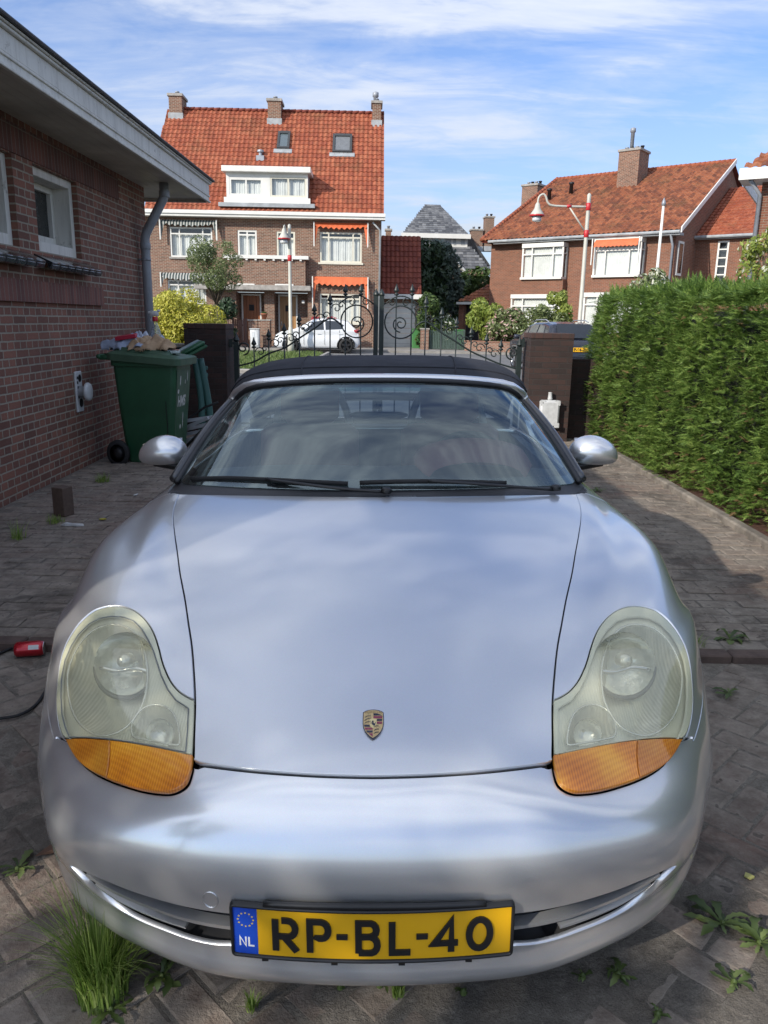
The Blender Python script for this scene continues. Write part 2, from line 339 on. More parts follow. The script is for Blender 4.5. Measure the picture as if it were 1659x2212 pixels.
class Surf:
    def __init__(s, P, nu=120, nv=160, sym=True):      # P rows (v) x columns (u) x 3 ; sym mirrors in x
        P = np.array(P, float)
        if sym:
            Mi = P[:, :0:-1].copy(); Mi[:, :, 0] *= -1; P = np.concatenate([Mi, P], 1)
        s.P = P
        du = np.linalg.norm(np.diff(P, axis=1), axis=2).mean(0); dv = np.linalg.norm(np.diff(P, axis=0), axis=2).mean(1)
        s.ku = np.concatenate([[0], np.cumsum(du)]); s.kv = np.concatenate([[0], np.cumsum(dv)])
        if sym: s.ku -= s.ku[-1]/2
        s.u0, s.u1, s.v1 = s.ku[0], s.ku[-1], s.kv[-1]
        s.gu = np.linspace(s.u0, s.u1, nu); s.gv = np.linspace(0, s.v1, nv)
        D = np.einsum('vj,ui,jic->vuc', natspl(s.kv, s.gv), natspl(s.ku, s.gu), P)
        s.D = D; vs = [Vector(p) for p in D.reshape(-1, 3)]
        s.tri = []
        for j in range(nv-1):
            for i in range(nu-1):
                a = j*nu+i; s.tri += [(a, a+1, a+nu+1), (a, a+nu+1, a+nu)]
        s.nu = nu; s.vs = vs; s.bvh = BVHTree.FromPolygons(vs, s.tri)
    def ev(s, uv, off=0.0, nrm=False):
        uv = np.atleast_2d(np.asarray(uv, float)); u = np.clip(uv[:, 0], s.u0, s.u1); v = np.clip(uv[:, 1], 0, s.v1)
        def E(u, v): return np.einsum('nj,ni,jic->nc', natspl(s.kv, v), natspl(s.ku, u), s.P)
        p = E(u, v); e = 1e-3
        n = np.cross(E(np.clip(u+e, s.u0, s.u1), v)-E(np.clip(u-e, s.u0, s.u1), v), E(u, np.clip(v+e, 0, s.v1))-E(u, np.clip(v-e, 0, s.v1)))
        n /= (np.linalg.norm(n, axis=1)[:, None]+1e-12)
        p = p + n*np.reshape(off, (-1, 1)) if np.ndim(off) else p+n*off
        return (p, n) if nrm else p
    def inv(s, o, d):
        loc, nor, idx, dist = s.bvh.ray_cast(o, d.normalized())
        if loc is None: return None
        return s.atface(loc, idx)
    def near(s, p):
        loc, nor, idx, dist = s.bvh.find_nearest(Vector(p)); return s.atface(loc, idx)
    def atface(s, loc, idx):
        t = s.tri[idx]; a, b, c = (s.vs[k] for k in t)
        v0, v1, v2 = b-a, c-a, loc-a; d00, d01, d11, d20, d21 = v0.dot(v0), v0.dot(v1), v1.dot(v1), v2.dot(v0), v2.dot(v1)
        de = d00*d11-d01*d01; y = (d11*d20-d01*d21)/de; z = (d00*d21-d01*d20)/de; w = (1-y-z, y, z)
        U = sum(w[q]*s.gu[t[q] % s.nu] for q in range(3)); V = sum(w[q]*s.gv[t[q]//s.nu] for q in range(3)); return (U, V)
    def pix(s, pts):
        r = []
        for u, v in pts:
            q = s.inv(OC, cray(u, v))
            if q is not None: r.append(q)
            else: print('pix miss', u, v)
        return r
def resamp(pts, h, closed=True):
    pts = [np.array(p, float) for p in pts]; out_ = []
    n = len(pts)
    for i in range(n if closed else n-1):
        a, b = pts[i], pts[(i+1) % n]; k = max(1, int(np.linalg.norm(b-a)/h+0.5))
        out_ += [a+(b-a)*j/k for j in range(k)]
    if not closed: out_.append(pts[-1])
    return np.array(out_)
def smoothc(pts, sub=6, closed=False):
    """Catmull-Rom through the points"""
    p = [np.array(q, float) for q in pts]; n = len(p); r = []
    rng_ = range(n if closed else n-1)
    for i in rng_:
        if closed: a, b, c, d = p[(i-1) % n], p[i], p[(i+1) % n], p[(i+2) % n]
        else: a, b, c, d = p[max(i-1, 0)], p[i], p[i+1], p[min(i+2, n-1)]
        for k in range(sub):
            t = k/sub; r.append(0.5*((2*b)+(-a+c)*t+(2*a-5*b+4*c-d)*t*t+(-a+3*b-3*c+d)*t**3))
    if not closed: r.append(p[-1])
    return r
def inpoly(P, poly):
    x, y = P[:, 0], P[:, 1]; r = np.zeros(len(P), bool); n = len(poly)
    for i in range(n):
        x0, y0 = poly[i]; x1, y1 = poly[(i+1) % n]
        c = (y0 > y) != (y1 > y)
        with np.errstate(divide='ignore', invalid='ignore'): r ^= c & (x < (x1-x0)*(y-y0)/(y1-y0+1e-15)+x0)
    return r
def pdist(P, poly, closed=True):
    d = np.full(len(P), 1e9); n = len(poly)
    for i in range(n if closed else n-1):
        a = np.array(poly[i]); b = np.array(poly[(i+1) % n]); ab = b-a
        t = np.clip(((P-a) @ ab)/(ab @ ab+1e-15), 0, 1); d = np.minimum(d, np.linalg.norm(P-(a+t[:, None]*ab), axis=1))
    return d
def area(p): x, y = p[:, 0], p[:, 1]; return 0.5*np.sum(x*np.roll(y, -1)-np.roll(x, -1)*y)
def inset(p, g):
    if g == 0: return p
    t = np.roll(p, -1, 0)-np.roll(p, 1, 0); t /= np.linalg.norm(t, axis=1)[:, None]+1e-12
    n = np.stack([-t[:, 1], t[:, 0]], 1)*(1 if area(p) > 0 else -1); return p+n*g
def panel(name, S, outer, mat, parent, holes=(), h=0.02, hb=None, off=0.0, gap=0.0018, rim=0.012, round_=0.0016, offf=None, hrim=None):
    hb = hb or h*0.6
    loops = [inset(resamp(outer, hb), gap)] + [inset(resamp(q, hb), -gap) for q in holes]
    V = []; Ed = []
    for lp in loops:
        k = len(V); V += [tuple(q) for q in lp]; Ed += [(k+i, k+(i+1) % len(lp)) for i in range(len(lp))]
    lo = loops[0].min(0); hi = loops[0].max(0)
    gx, gy = np.meshgrid(np.arange(lo[0], hi[0], h), np.arange(lo[1], hi[1], h)); gp = np.stack([gx.ravel(), gy.ravel()], 1)
    ok = inpoly(gp, loops[0]) & (pdist(gp, loops[0]) > hb*0.6)
    for lp in loops[1:]: ok &= ~inpoly(gp, lp) & (pdist(gp, lp) > hb*0.6)
    V += [tuple(q) for q in gp[ok]]
    ov, oe, of, oi, _, _ = delaunay_2d_cdt([Vector(q) for q in V], Ed, [], 0, 1e-7)
    ov = np.array([(q.x, q.y) for q in ov]); F = []
    cen = np.array([ov[list(f)].mean(0) for f in of]); ok = inpoly(cen, loops[0])
    for lp in loops[1:]: ok &= ~inpoly(cen, lp)
    for f, k in zip(of, ok):
        if k: F.append(tuple(f))
    o_ = off if offf is None else off+offf(ov)
    p, n = S.ev(ov, o_, True)
    verts = list(p); norms = list(n); faces = []
    for f in F:
        a = ov[f[1]]-ov[f[0]]; b = ov[f[2]]-ov[f[0]]
        faces.append(f if a[0]*b[1]-a[1]*b[0] > 0 else f[::-1])
    # rims
    inv_ = {}
    for new, olds in enumerate(oi):
        for q in olds: inv_[q] = new
    k0 = 0
    for li_, lp in enumerate(loops):
        idx = [inv_.get(k0+i, k0+i) for i in range(len(lp))]; k0 += len(lp)
        if rim <= 0: continue
        sgn = 1 if area(lp) > 0 else -1
        pts = p[idx]; nn = n[idx]
        t = np.roll(pts, -1, 0)-np.roll(pts, 1, 0); t /= np.linalg.norm(t, axis=1)[:, None]+1e-12
        outw = np.cross(t, nn)*sgn*(1 if li_ == 0 else -1)
        r_ = rim if li_ == 0 or hrim is None else hrim
        b0 = len(verts); m = len(idx)
        r1 = pts+outw*round_*0.8-nn*round_; r2 = r1-nn*r_+outw*0.0002
        for q, w in zip(r1, outw*0.8+nn*0.6): verts.append(q); norms.append(w/np.linalg.norm(w))
        for q, w in zip(r2, outw): verts.append(q); norms.append(w)
        for i in range(m):
            j = (i+1) % m
            q1 = (idx[i], b0+i, b0+j, idx[j]); q2 = (b0+i, b0+m+i, b0+m+j, b0+j)
            if sgn*(1 if li_ == 0 else -1) < 0: q1 = q1[::-1]; q2 = q2[::-1]
            faces += [q1, q2]
    return mk(name, verts, faces, mat, parent, True, uv=False, normals=norms)
mir = lambda uv: [(-a, b) for a, b in uv]

ROWS = [
 [(0,.10,.171),(.25,.115,.171),(.43,.168,.171),(.58,.25,.171),(.67,.33,.168),(.725,.40,.17),(.76,.45,.175),(.785,.50,.18),(.80,.557,.18)],
 [(0,.072,.21),(.25,.09,.21),(.43,.145,.21),(.59,.235,.212),(.69,.325,.216),(.745,.40,.22),(.78,.455,.224),(.80,.50,.228),(.815,.541,.23)],
 [(0,.078,.255),(.25,.094,.255),(.43,.148,.255),(.585,.232,.258),(.685,.322,.262),(.74,.392,.266),(.775,.445,.27),(.80,.49,.275),(.82,.531,.28)],
 [(0,.066,.31),(.25,.08,.31),(.43,.125,.31),(.585,.20,.31),(.69,.30,.31),(.748,.382,.313),(.785,.44,.318),(.81,.485,.322),(.83,.525,.326)],
 [(0,.055,.38),(.25,.067,.38),(.44,.11,.38),(.59,.175,.38),(.69,.27,.38),(.755,.372,.38),(.793,.437,.385),(.82,.49,.388),(.84,.531,.39)],
 [(0,.05,.46),(.25,.062,.46),(.43,.098,.458),(.58,.165,.455),(.68,.26,.452),(.75,.37,.452),(.795,.445,.455),(.819,.505,.458),(.838,.557,.46)],
 [(0,.075,.53),(.25,.087,.528),(.42,.122,.522),(.56,.19,.515),(.665,.285,.51),(.745,.40,.515),(.795,.48,.52),(.822,.545,.525),(.842,.605,.53)],
 [(0,.112,.578),(.22,.123,.577),(.385,.165,.568),(.52,.24,.557),(.645,.33,.555),(.735,.44,.563),(.79,.53,.573),(.824,.605,.583),(.850,.68,.60)],
 [(0,.165,.612),(.21,.177,.61),(.366,.235,.598),(.49,.30,.598),(.62,.385,.61),(.725,.50,.625),(.79,.59,.64),(.836,.69,.648),(.865,.80,.652)],
 [(0,.33,.665),(.21,.34,.662),(.385,.38,.652),(.50,.43,.655),(.615,.50,.675),(.715,.60,.69),(.79,.70,.695),(.845,.81,.685),(.876,.93,.655)],
 [(0,.55,.727),(.23,.555,.724),(.43,.57,.712),(.52,.59,.712),(.62,.64,.728),(.715,.73,.744),(.80,.83,.742),(.858,.94,.705),(.885,1.08,.59)],
 [(0,.85,.797),(.26,.85,.794),(.51,.86,.778),(.59,.87,.778),(.66,.90,.79),(.73,.96,.797),(.815,1.03,.797),(.873,1.10,.735),(.885,1.2,.42)],
 [(0,1.13,.848),(.3,1.13,.845),(.585,1.14,.832),(.655,1.15,.828),(.71,1.17,.828),(.765,1.20,.82),(.838,1.23,.806),(.884,1.26,.71),(.888,1.30,.25)],
 [(0,1.36,.885),(.32,1.38,.882),(.62,1.42,.872),(.69,1.44,.865),(.735,1.46,.855),(.785,1.47,.835),(.842,1.48,.80),(.882,1.50,.69),(.88,1.5,.2)],
 [(0,1.75,.90),(.32,1.75,.90),(.62,1.76,.89),(.70,1.77,.885),(.745,1.78,.872),(.79,1.79,.845),(.835,1.80,.79),(.872,1.81,.66),(.875,1.82,.2)],
 [(0,2.3,.90),(.32,2.3,.90),(.62,2.3,.885),(.70,2.3,.88),(.745,2.3,.868),(.79,2.3,.845),(.835,2.3,.79),(.872,2.3,.66),(.875,2.3,.2)],
 [(0,2.9,.90),(.32,2.9,.90),(.60,2.9,.89),(.69,2.9,.885),(.75,2.9,.875),(.80,2.9,.85),(.85,2.9,.79),(.885,2.9,.66),(.885,2.9,.2)],
 [(0,3.5,.88),(.30,3.5,.88),(.55,3.5,.87),(.65,3.5,.86),(.73,3.5,.845),(.80,3.5,.81),(.86,3.5,.74),(.89,3.5,.62),(.89,3.5,.2)],
 [(0,3.95,.82),(.28,3.94,.82),(.50,3.93,.81),(.62,3.9,.80),(.70,3.88,.78),(.77,3.85,.74),(.82,3.83,.67),(.86,3.8,.57),(.87,3.8,.2)],
 [(0,4.25,.70),(.26,4.23,.70),(.46,4.2,.69),(.58,4.15,.68),(.66,4.1,.66),(.73,4.05,.63),(.78,4.0,.57),(.82,3.95,.48),(.83,3.93,.2)],
 [(0,4.3,.45),(.26,4.28,.45),(.46,4.25,.45),(.58,4.2,.45),(.66,4.15,.44),(.73,4.09,.42),(.78,4.03,.38),(.81,3.98,.33),(.82,3.95,.19)],
 [(0,4.22,.2),(.26,4.2,.2),(.46,4.17,.2),(.58,4.13,.2),(.66,4.08,.2),(.72,4.03,.2),(.77,3.99,.2),(.80,3.96,.19),(.81,3.93,.18)],
]
for r_i in range(3, 9):
    k_ = (0, 0, 0, .006, .011, .013, .012, .011, .007)[r_i]
    for c_i in (5, 6, 7, 8):
        x_, y_, z_ = ROWS[r_i][c_i]; ROWS[r_i][c_i] = (x_-k_*(.6 if c_i == 5 else 1), y_, z_)
S = Surf(ROWS, 161, 330)
KV = list(S.kv); UM = S.u1

def paint():
    m, nt, o = newmat('silver_metallic_paint'); co = obj_co(nt)
    vor = N(nt, 'ShaderNodeTexVoronoi', i_Scale=900.0); L(nt, co, vor.inputs[0])
    fl = MIX(nt, 0.08, (0.80, 0.81, 0.82), vor.outputs['Color'])
    dust = RAMP(nt, noise(nt, 5.0, 7, 0.65, co), [(0.40, 0.0), (0.75, 1.0)])
    spk = RAMP(nt, noise(nt, 260.0, 2, 0.5, co), [(0.72, 0.0), (0.78, 1.0)])
    c = MIX(nt, MATH(nt, 'ADD', MATH(nt, 'MULTIPLY', dust, 0.10), MATH(nt, 'MULTIPLY', spk, 0.12), True), fl, (0.45, 0.44, 0.41))
    r = MATH(nt, 'ADD', MATH(nt, 'MULTIPLY', dust, 0.05), 0.03)
    b = pbsdf(nt, o, Base_Color=c, Metallic=0.74, Roughness=0.46, Coat_Weight=1.0, Coat_Roughness=r)
    b.inputs['Coat IOR'].default_value = 1.6
    b2 = pbsdf(nt, o, Base_Color=c, Metallic=1.0, Roughness=0.20)
    ms = N(nt, 'ShaderNodeMixShader'); ms.inputs[0].default_value = 0.40; L(nt, b.outputs[0], ms.inputs[1]); L(nt, b2.outputs[0], ms.inputs[2]); L(nt, ms.outputs[0], o.inputs[0]); return m
M_paint = paint()
M_lensclear = None
def lensmat(name, tint, haze_c, haze, ribs=0.0, refl=0.04):
    m, nt, o = newmat(name); co = obj_co(nt)
    tr = N(nt, 'ShaderNodeBsdfTransparent'); tr.inputs[0].default_value = (*tint, 1)
    gl = N(nt, 'ShaderNodeBsdfGlossy', i_Roughness=0.06)
    f = MATH(nt, 'ADD', schlick(nt), refl, True)
    df = N(nt, 'ShaderNodeBsdfPrincipled'); df.inputs['Base Color'].default_value = (*haze_c, 1); df.inputs['Roughness'].default_value = 0.55
    hz_ = RAMP(nt, noise(nt, 9, 5, 0.6, co), [(0.3, haze*0.92), (0.7, haze*1.08)])
    a = N(nt, 'ShaderNodeMixShader'); L(nt, hz_, a.inputs[0]); L(nt, tr.outputs[0], a.inputs[1]); L(nt, df.outputs[0], a.inputs[2])
    b = N(nt, 'ShaderNodeMixShader'); L(nt, f, b.inputs[0]); L(nt, a.outputs[0], b.inputs[1]); L(nt, gl.outputs[0], b.inputs[2])
    if ribs:
        w = N(nt, 'ShaderNodeTexWave', i_Scale=ribs, bands_direction='X'); L(nt, co, w.inputs[0])
        bb = bump(nt, w.outputs[1], 0.35, 0.002); L(nt, bb, df.inputs['Normal'])
    L(nt, b.outputs[0], o.inputs[0]); return m
M_lens = lensmat('hazed_headlight_plastic', (0.98, 0.98, 0.90), (0.88, 0.83, 0.56), 0.25)
M_lensrim = simple('lens_border_plastic', (0.66, 0.67, 0.58), 0.35, var=0.08, coat=0.6, bmp=0)
def amber(k=1.0):
    m, nt, o = newmat('amber_plastic'); co = obj_co(nt)
    w = N(nt, 'ShaderNodeTexWave', i_Scale=55.0, bands_direction='X'); L(nt, co, w.inputs[0])
    w2 = N(nt, 'ShaderNodeTexWave', i_Scale=55.0, bands_direction='Z'); L(nt, co, w2.inputs[0])
    h = MATH(nt, 'ADD', w.outputs[1], MATH(nt, 'MULTIPLY', w2.outputs[1], 0.6))
    big = noise(nt, 9, 3, 0.5, co)
    c = RAMP(nt, MATH(nt, 'ADD', MATH(nt, 'MULTIPLY', h, 0.13), MATH(nt, 'MULTIPLY', big, 0.85)), [(0.28, (0.40*k, 0.095*k, 0.003)), (0.5, (0.70*k, 0.22*k, 0.008)), (0.75, (min(1, 0.90*k), 0.40*k, 0.025))])
    b = pbsdf(nt, o, Base_Color=c, Roughness=0.3, Coat_Weight=1.0, Coat_Roughness=0.05, Normal=bump(nt, h, 0.22, 0.0015), Subsurface_Weight=0.0); return m
M_amber = amber(); M_amber2 = amber(0.72)
def refl_mat():
    m, nt, o = newmat('ribbed_reflector'); co = obj_co(nt)
    w = N(nt, 'ShaderNodeTexWave', i_Scale=48.0, bands_direction='X'); L(nt, co, w.inputs[0])
    big = RAMP(nt, noise(nt, 7, 4, 0.55, co, 0.8), [(0.35, (0.62, 0.62, 0.50)), (0.65, (0.88, 0.87, 0.74))])
    pbsdf(nt, o, Base_Color=big, Metallic=0.35, Roughness=0.30, Normal=bump(nt, w.outputs[1], 0.22, 0.0015)); return m
M_refl = refl_mat()
M_bowl = simple('reflector_bowl', (0.86, 0.86, 0.76), 0.22, metal=0.7, var=0.2, nscale=14, bmp=0.5, bscale=45, dist=0.004)
M_soft = simple('soft_top_fabric', (0.011, 0.012, 0.017), 0.85, var=0.15, bmp=0.4, bscale=700, dist=0.0005)
M_seal = simple('window_seal', (0.02, 0.02, 0.022), 0.45, var=0.15)
M_leather = simple('dark_red_leather', (0.26, 0.075, 0.075), 0.5, var=0.15, bmp=0.3, bscale=200, dist=0.001)
M_dash = simple('grey_dashboard', (0.05, 0.05, 0.055), 0.6, var=0.15, bmp=0.3, bscale=300, dist=0.001)
M_cowl = simple('cowl_plastic', (0.05, 0.05, 0.055), 0.55, var=0.2)

zl = lambda pts: [(54.86+x*.33069, 1261.8+y*.33069) for x, y in pts]      # from the 1000 px crop
z3 = lambda pts: [(54.86+x*.2645, 1481.4+y*.2645) for x, y in pts]
z7 = lambda pts: [(54.86+x*.49603, 1755.5+y*.49603) for x, y in pts]

hoodL = S.pix([(387,1067),(379,1086),(374.5,1104),(374,1124),(376.5,1150),(382,1190),(388.5,1240),(398,1290),(406,1345),(413.2,1394),(418,1460),(420,1513),(419,1560),(417.5,1600),(416,1643)])
hoodL = [tuple(q) for q in smoothc(hoodL, 5)]
frontE = S.pix([(416,1646),(500,1658.5),(600,1668.5),(700,1674.5),(806,1677)])
frontE = [tuple(q) for q in smoothc(frontE, 5)]
cv = KV[13]
u_h0 = hoodL[0][0]; vtop = hoodL[0][1]
backE = [(u_h0+(0-u_h0)*t, vtop+(S.near((0,1.335,.88))[1]-vtop)*math.sin(t*math.pi/2)) for t in np.linspace(0, 1, 12)]
# hood: down the left line, along the front edge to the centre, mirrored
half = hoodL[::-1][:0]
left = hoodL + frontE[1:]                      # from cowl to the front centre
hood_poly = left + mir(left[:-1])[::-1] + mir(backE[1:])[0:0]
hood_poly = left[:-1] + [(0.0, frontE[-1][1])] + mir(left[:-1])[::-1] + mir(backE[1:-1]) + [(0.0, backE[-1][1])] + backE[1:-1][::-1]
hood = panel('hood', S, hood_poly, M_paint, car, h=0.022, hb=0.012, gap=0.0055, round_=0.0012)

lampTop = S.pix(zl([(1103,757),(1060,740),(1000,700),(950,640),(915,570),(890,500),(870,420),(845,340),(810,270),(760,210),(700,168),(630,146),(560,144),(500,156),(440,181),(350,261),(280,366),(235,486),(213,618),(203,740),(208,860),(233,970),(262,1010)]))
lampTop = [tuple(q) for q in smoothc(lampTop, 4)]
lampBot = S.pix(zl([(262,1010),(300,1090),(350,1160),(430,1218),(530,1265),(640,1303),(760,1337),(870,1353),(940,1352),(1000,1328),(1045,1288),(1070,1225),(1083,1165)]))
lampBot = [tuple(q) for q in smoothc(lampBot, 4)]
lampIn = S.pix(zl([(1083,1165),(1091,1080),(1097,960),(1103,757)]))
lampIn = [tuple(q) for q in smoothc(lampIn, 4)]
lamp = lampTop[:-1]+lampBot[:-1]+lampIn[:-1]
tip = lampTop[-1]
bl = S.pix([(134,1596.5),(122,1593),(113,1587)])
bline = [tip]+bl+[((bl[-1][0]-UM)*0.5, bl[-1][1]+0.03)]
bline = [tuple(q) for q in smoothc([tip]+bl+[(-0.5*(abs(bl[-1][0])+UM), bl[-1][1]+0.018), (-UM, bl[-1][1]+0.03)], 4)]
vb = bline[-1][1]
# bumper
bump_left = [(-UM, 0.0), (-UM, vb)] + bline[::-1][1:] + lampBot[1:]
bump_left = bump_left + [(q[0], q[1]-.006) for q in [hoodL[-1]]+frontE[1:-1]]
bumper_poly = bump_left + [(0.0, frontE[-1][1]-.006)] + mir(bump_left)[::-1]
intL = S.pix(z7([(192,232),(215,240),(250,256),(350,300),(450,341),(560,377),(650,402),(740,422),(885,443)]))
intL = [tuple(q) for q in smoothc(intL, 4)]
intB = S.pix(z7([(885,579),(800,572),(700,548),(600,512),(500,472),(400,418),(320,364),(260,304),(215,256)]))
intB = [tuple(q) for q in smoothc(intB, 4)]
vt, vbm = intL[-1][1], intB[0][1]
hole = intL + [(-0.2, vt-.004), (0.0, vt-.006), (0.2, vt-.004)] + mir(intL)[::-1] + mir(intB)[::-1] + [(0.0, vbm-0.002)] + intB
lb = np.array(lampBot)
def bump_off(ov):
    q = ov.copy(); q[:, 0] = -np.abs(q[:, 0]); d = pdist(q, lb, closed=False); t = np.clip(1-d/0.042, 0, 1)
    return -0.015*t*t*(3-2*t)
bumper = panel('bumper', S, bumper_poly, M_paint, car, holes=[hole], h=0.018, hb=0.009, offf=bump_off, hrim=0.010, gap=0.0025)
# fenders
door_v = KV[13]+0.03
apil = S.near((-.72, 1.49, .87))
fen = hoodL[::-1]
i_c = min(range(len(hoodL)), key=lambda i: math.hypot(hoodL[i][0]-lampTop[0][0], hoodL[i][1]-lampTop[0][1]))
fender_poly = lampTop + bline[1:] + [(-UM, door_v)] + [(apil[0]-0.02, door_v), (apil[0]+0.015, apil[1]-0.01)] + hoodL[:i_c]
def mkpanel_pair(name, poly, mat, parent, **k):
    a = panel(name, S, poly, mat, parent, **k); b = panel(name, S, mir(poly)[::-1], mat, parent, **k); return a, b
mkpanel_pair('fender', fender_poly, M_paint, car, h=0.02, hb=0.010, gap=0.0042)
# doors and rear body (all but hidden from the front)
beltu = abs(S.near((-.76, 2.2, .865))[0])
door_poly = [(-UM, door_v+0.004), (-UM, KV[16]-0.25), (-beltu, KV[16]-0.25), (-beltu, door_v+.06), (apil[0]-0.03, door_v+0.004)]
d1, d2 = mkpanel_pair('door', door_poly, M_paint, car, h=0.06, hb=0.03)
rear_poly = [(-UM, KV[16]-0.245), (-UM, S.v1-0.001), (UM, S.v1-0.001), (UM, KV[16]-0.245), (beltu, KV[16]-0.245), (beltu-.06, KV[16]+0.05), (-beltu+.06, KV[16]+0.05), (-beltu, KV[16]-0.245)]
panel('rear_body', S, rear_poly, M_paint, car, h=0.07, hb=0.04)
# dark structure below the panels
def under():
    uu = np.linspace(S.u0, S.u1, 190); vv = np.linspace(0, KV[13]-.02, 170)
    g = np.array([(a, b) for b in vv for a in uu]); offs = np.full(len(g), -0.016)
    d = pdist(np.stack([-np.abs(g[:, 0]), g[:, 1]], 1), np.array(lamp)); ins = inpoly(np.stack([-np.abs(g[:, 0]), g[:, 1]], 1), np.array(lamp))
    ins |= d < 0.012; offs[ins] = -0.17
    hl = np.array(hole); ins2 = inpoly(g, hl); d2_ = pdist(g, hl); ins2 |= d2_ < 0.012; offs[ins2] = -0.15
    p = S.ev(g, offs); n = len(uu)
    mk('inner_shell', p, [(j*n+i, j*n+i+1, (j+1)*n+i+1, (j+1)*n+i) for j in range(len(vv)-1) for i in range(n-1)], M_darkint, car, True, uv=False)
under()
# intake bars
def bar(px, w, off, th, name='intake_bar', mat=M_paint):
    c = np.array(resamp([tuple(q) for q in smoothc(S.pix(z7(px)), 4)], 0.012, closed=False))
    for sg in (-1, 1):
        q = c.copy();
        if sg > 0: q[:, 0] *= -1
        n = len(q); V = []
        for dv, do in ((w, 0), (-w, 0), (-w*0.8, -th), (w*0.8, -th)):
            qq = q.copy(); qq[:, 1] += dv; V.append(S.ev(qq, off+do))
        V = np.concatenate(V); fs = []
        for i in range(n-1):
            for k in range(4):
                a, b = k*n+i, ((k+1) % 4)*n+i; f = (a, a+1, b+1, b); fs.append(f if sg > 0 else f[::-1])
        fs += [(0, n, 2*n, 3*n), (n-1, 4*n-1, 3*n-1, 2*n-1)]
        autosmooth(mk(name, V, fs, mat, car, uv=False))
bar([(262,279),(350,334),(450,384),(560,428),(650,460),(740,484),(915,512)], 0.0048, -0.003, 0.022)

bar([(296,326),(360,374),(430,416),(520,456),(610,490),(690,515)], 0.0035, -0.006, 0.024)
# tow eye cap ring
ring_c = S.pix([(454.5,1944)])[0]
def ringon(cuv, r, name, mat, w=0.0012, n=40):
    pts = [S.ev([(cuv[0]+r*math.cos(t), cuv[1]+r*math.sin(t))], 0.0006)[0] for t in np.linspace(0, 2*math.pi, n+1)]
    g = G(); g.tube(pts, w, 6, cap=False); return g.mk(name, mat, car, True)
ringon(ring_c, 0.0185, 'tow_eye_cover', M_paint)

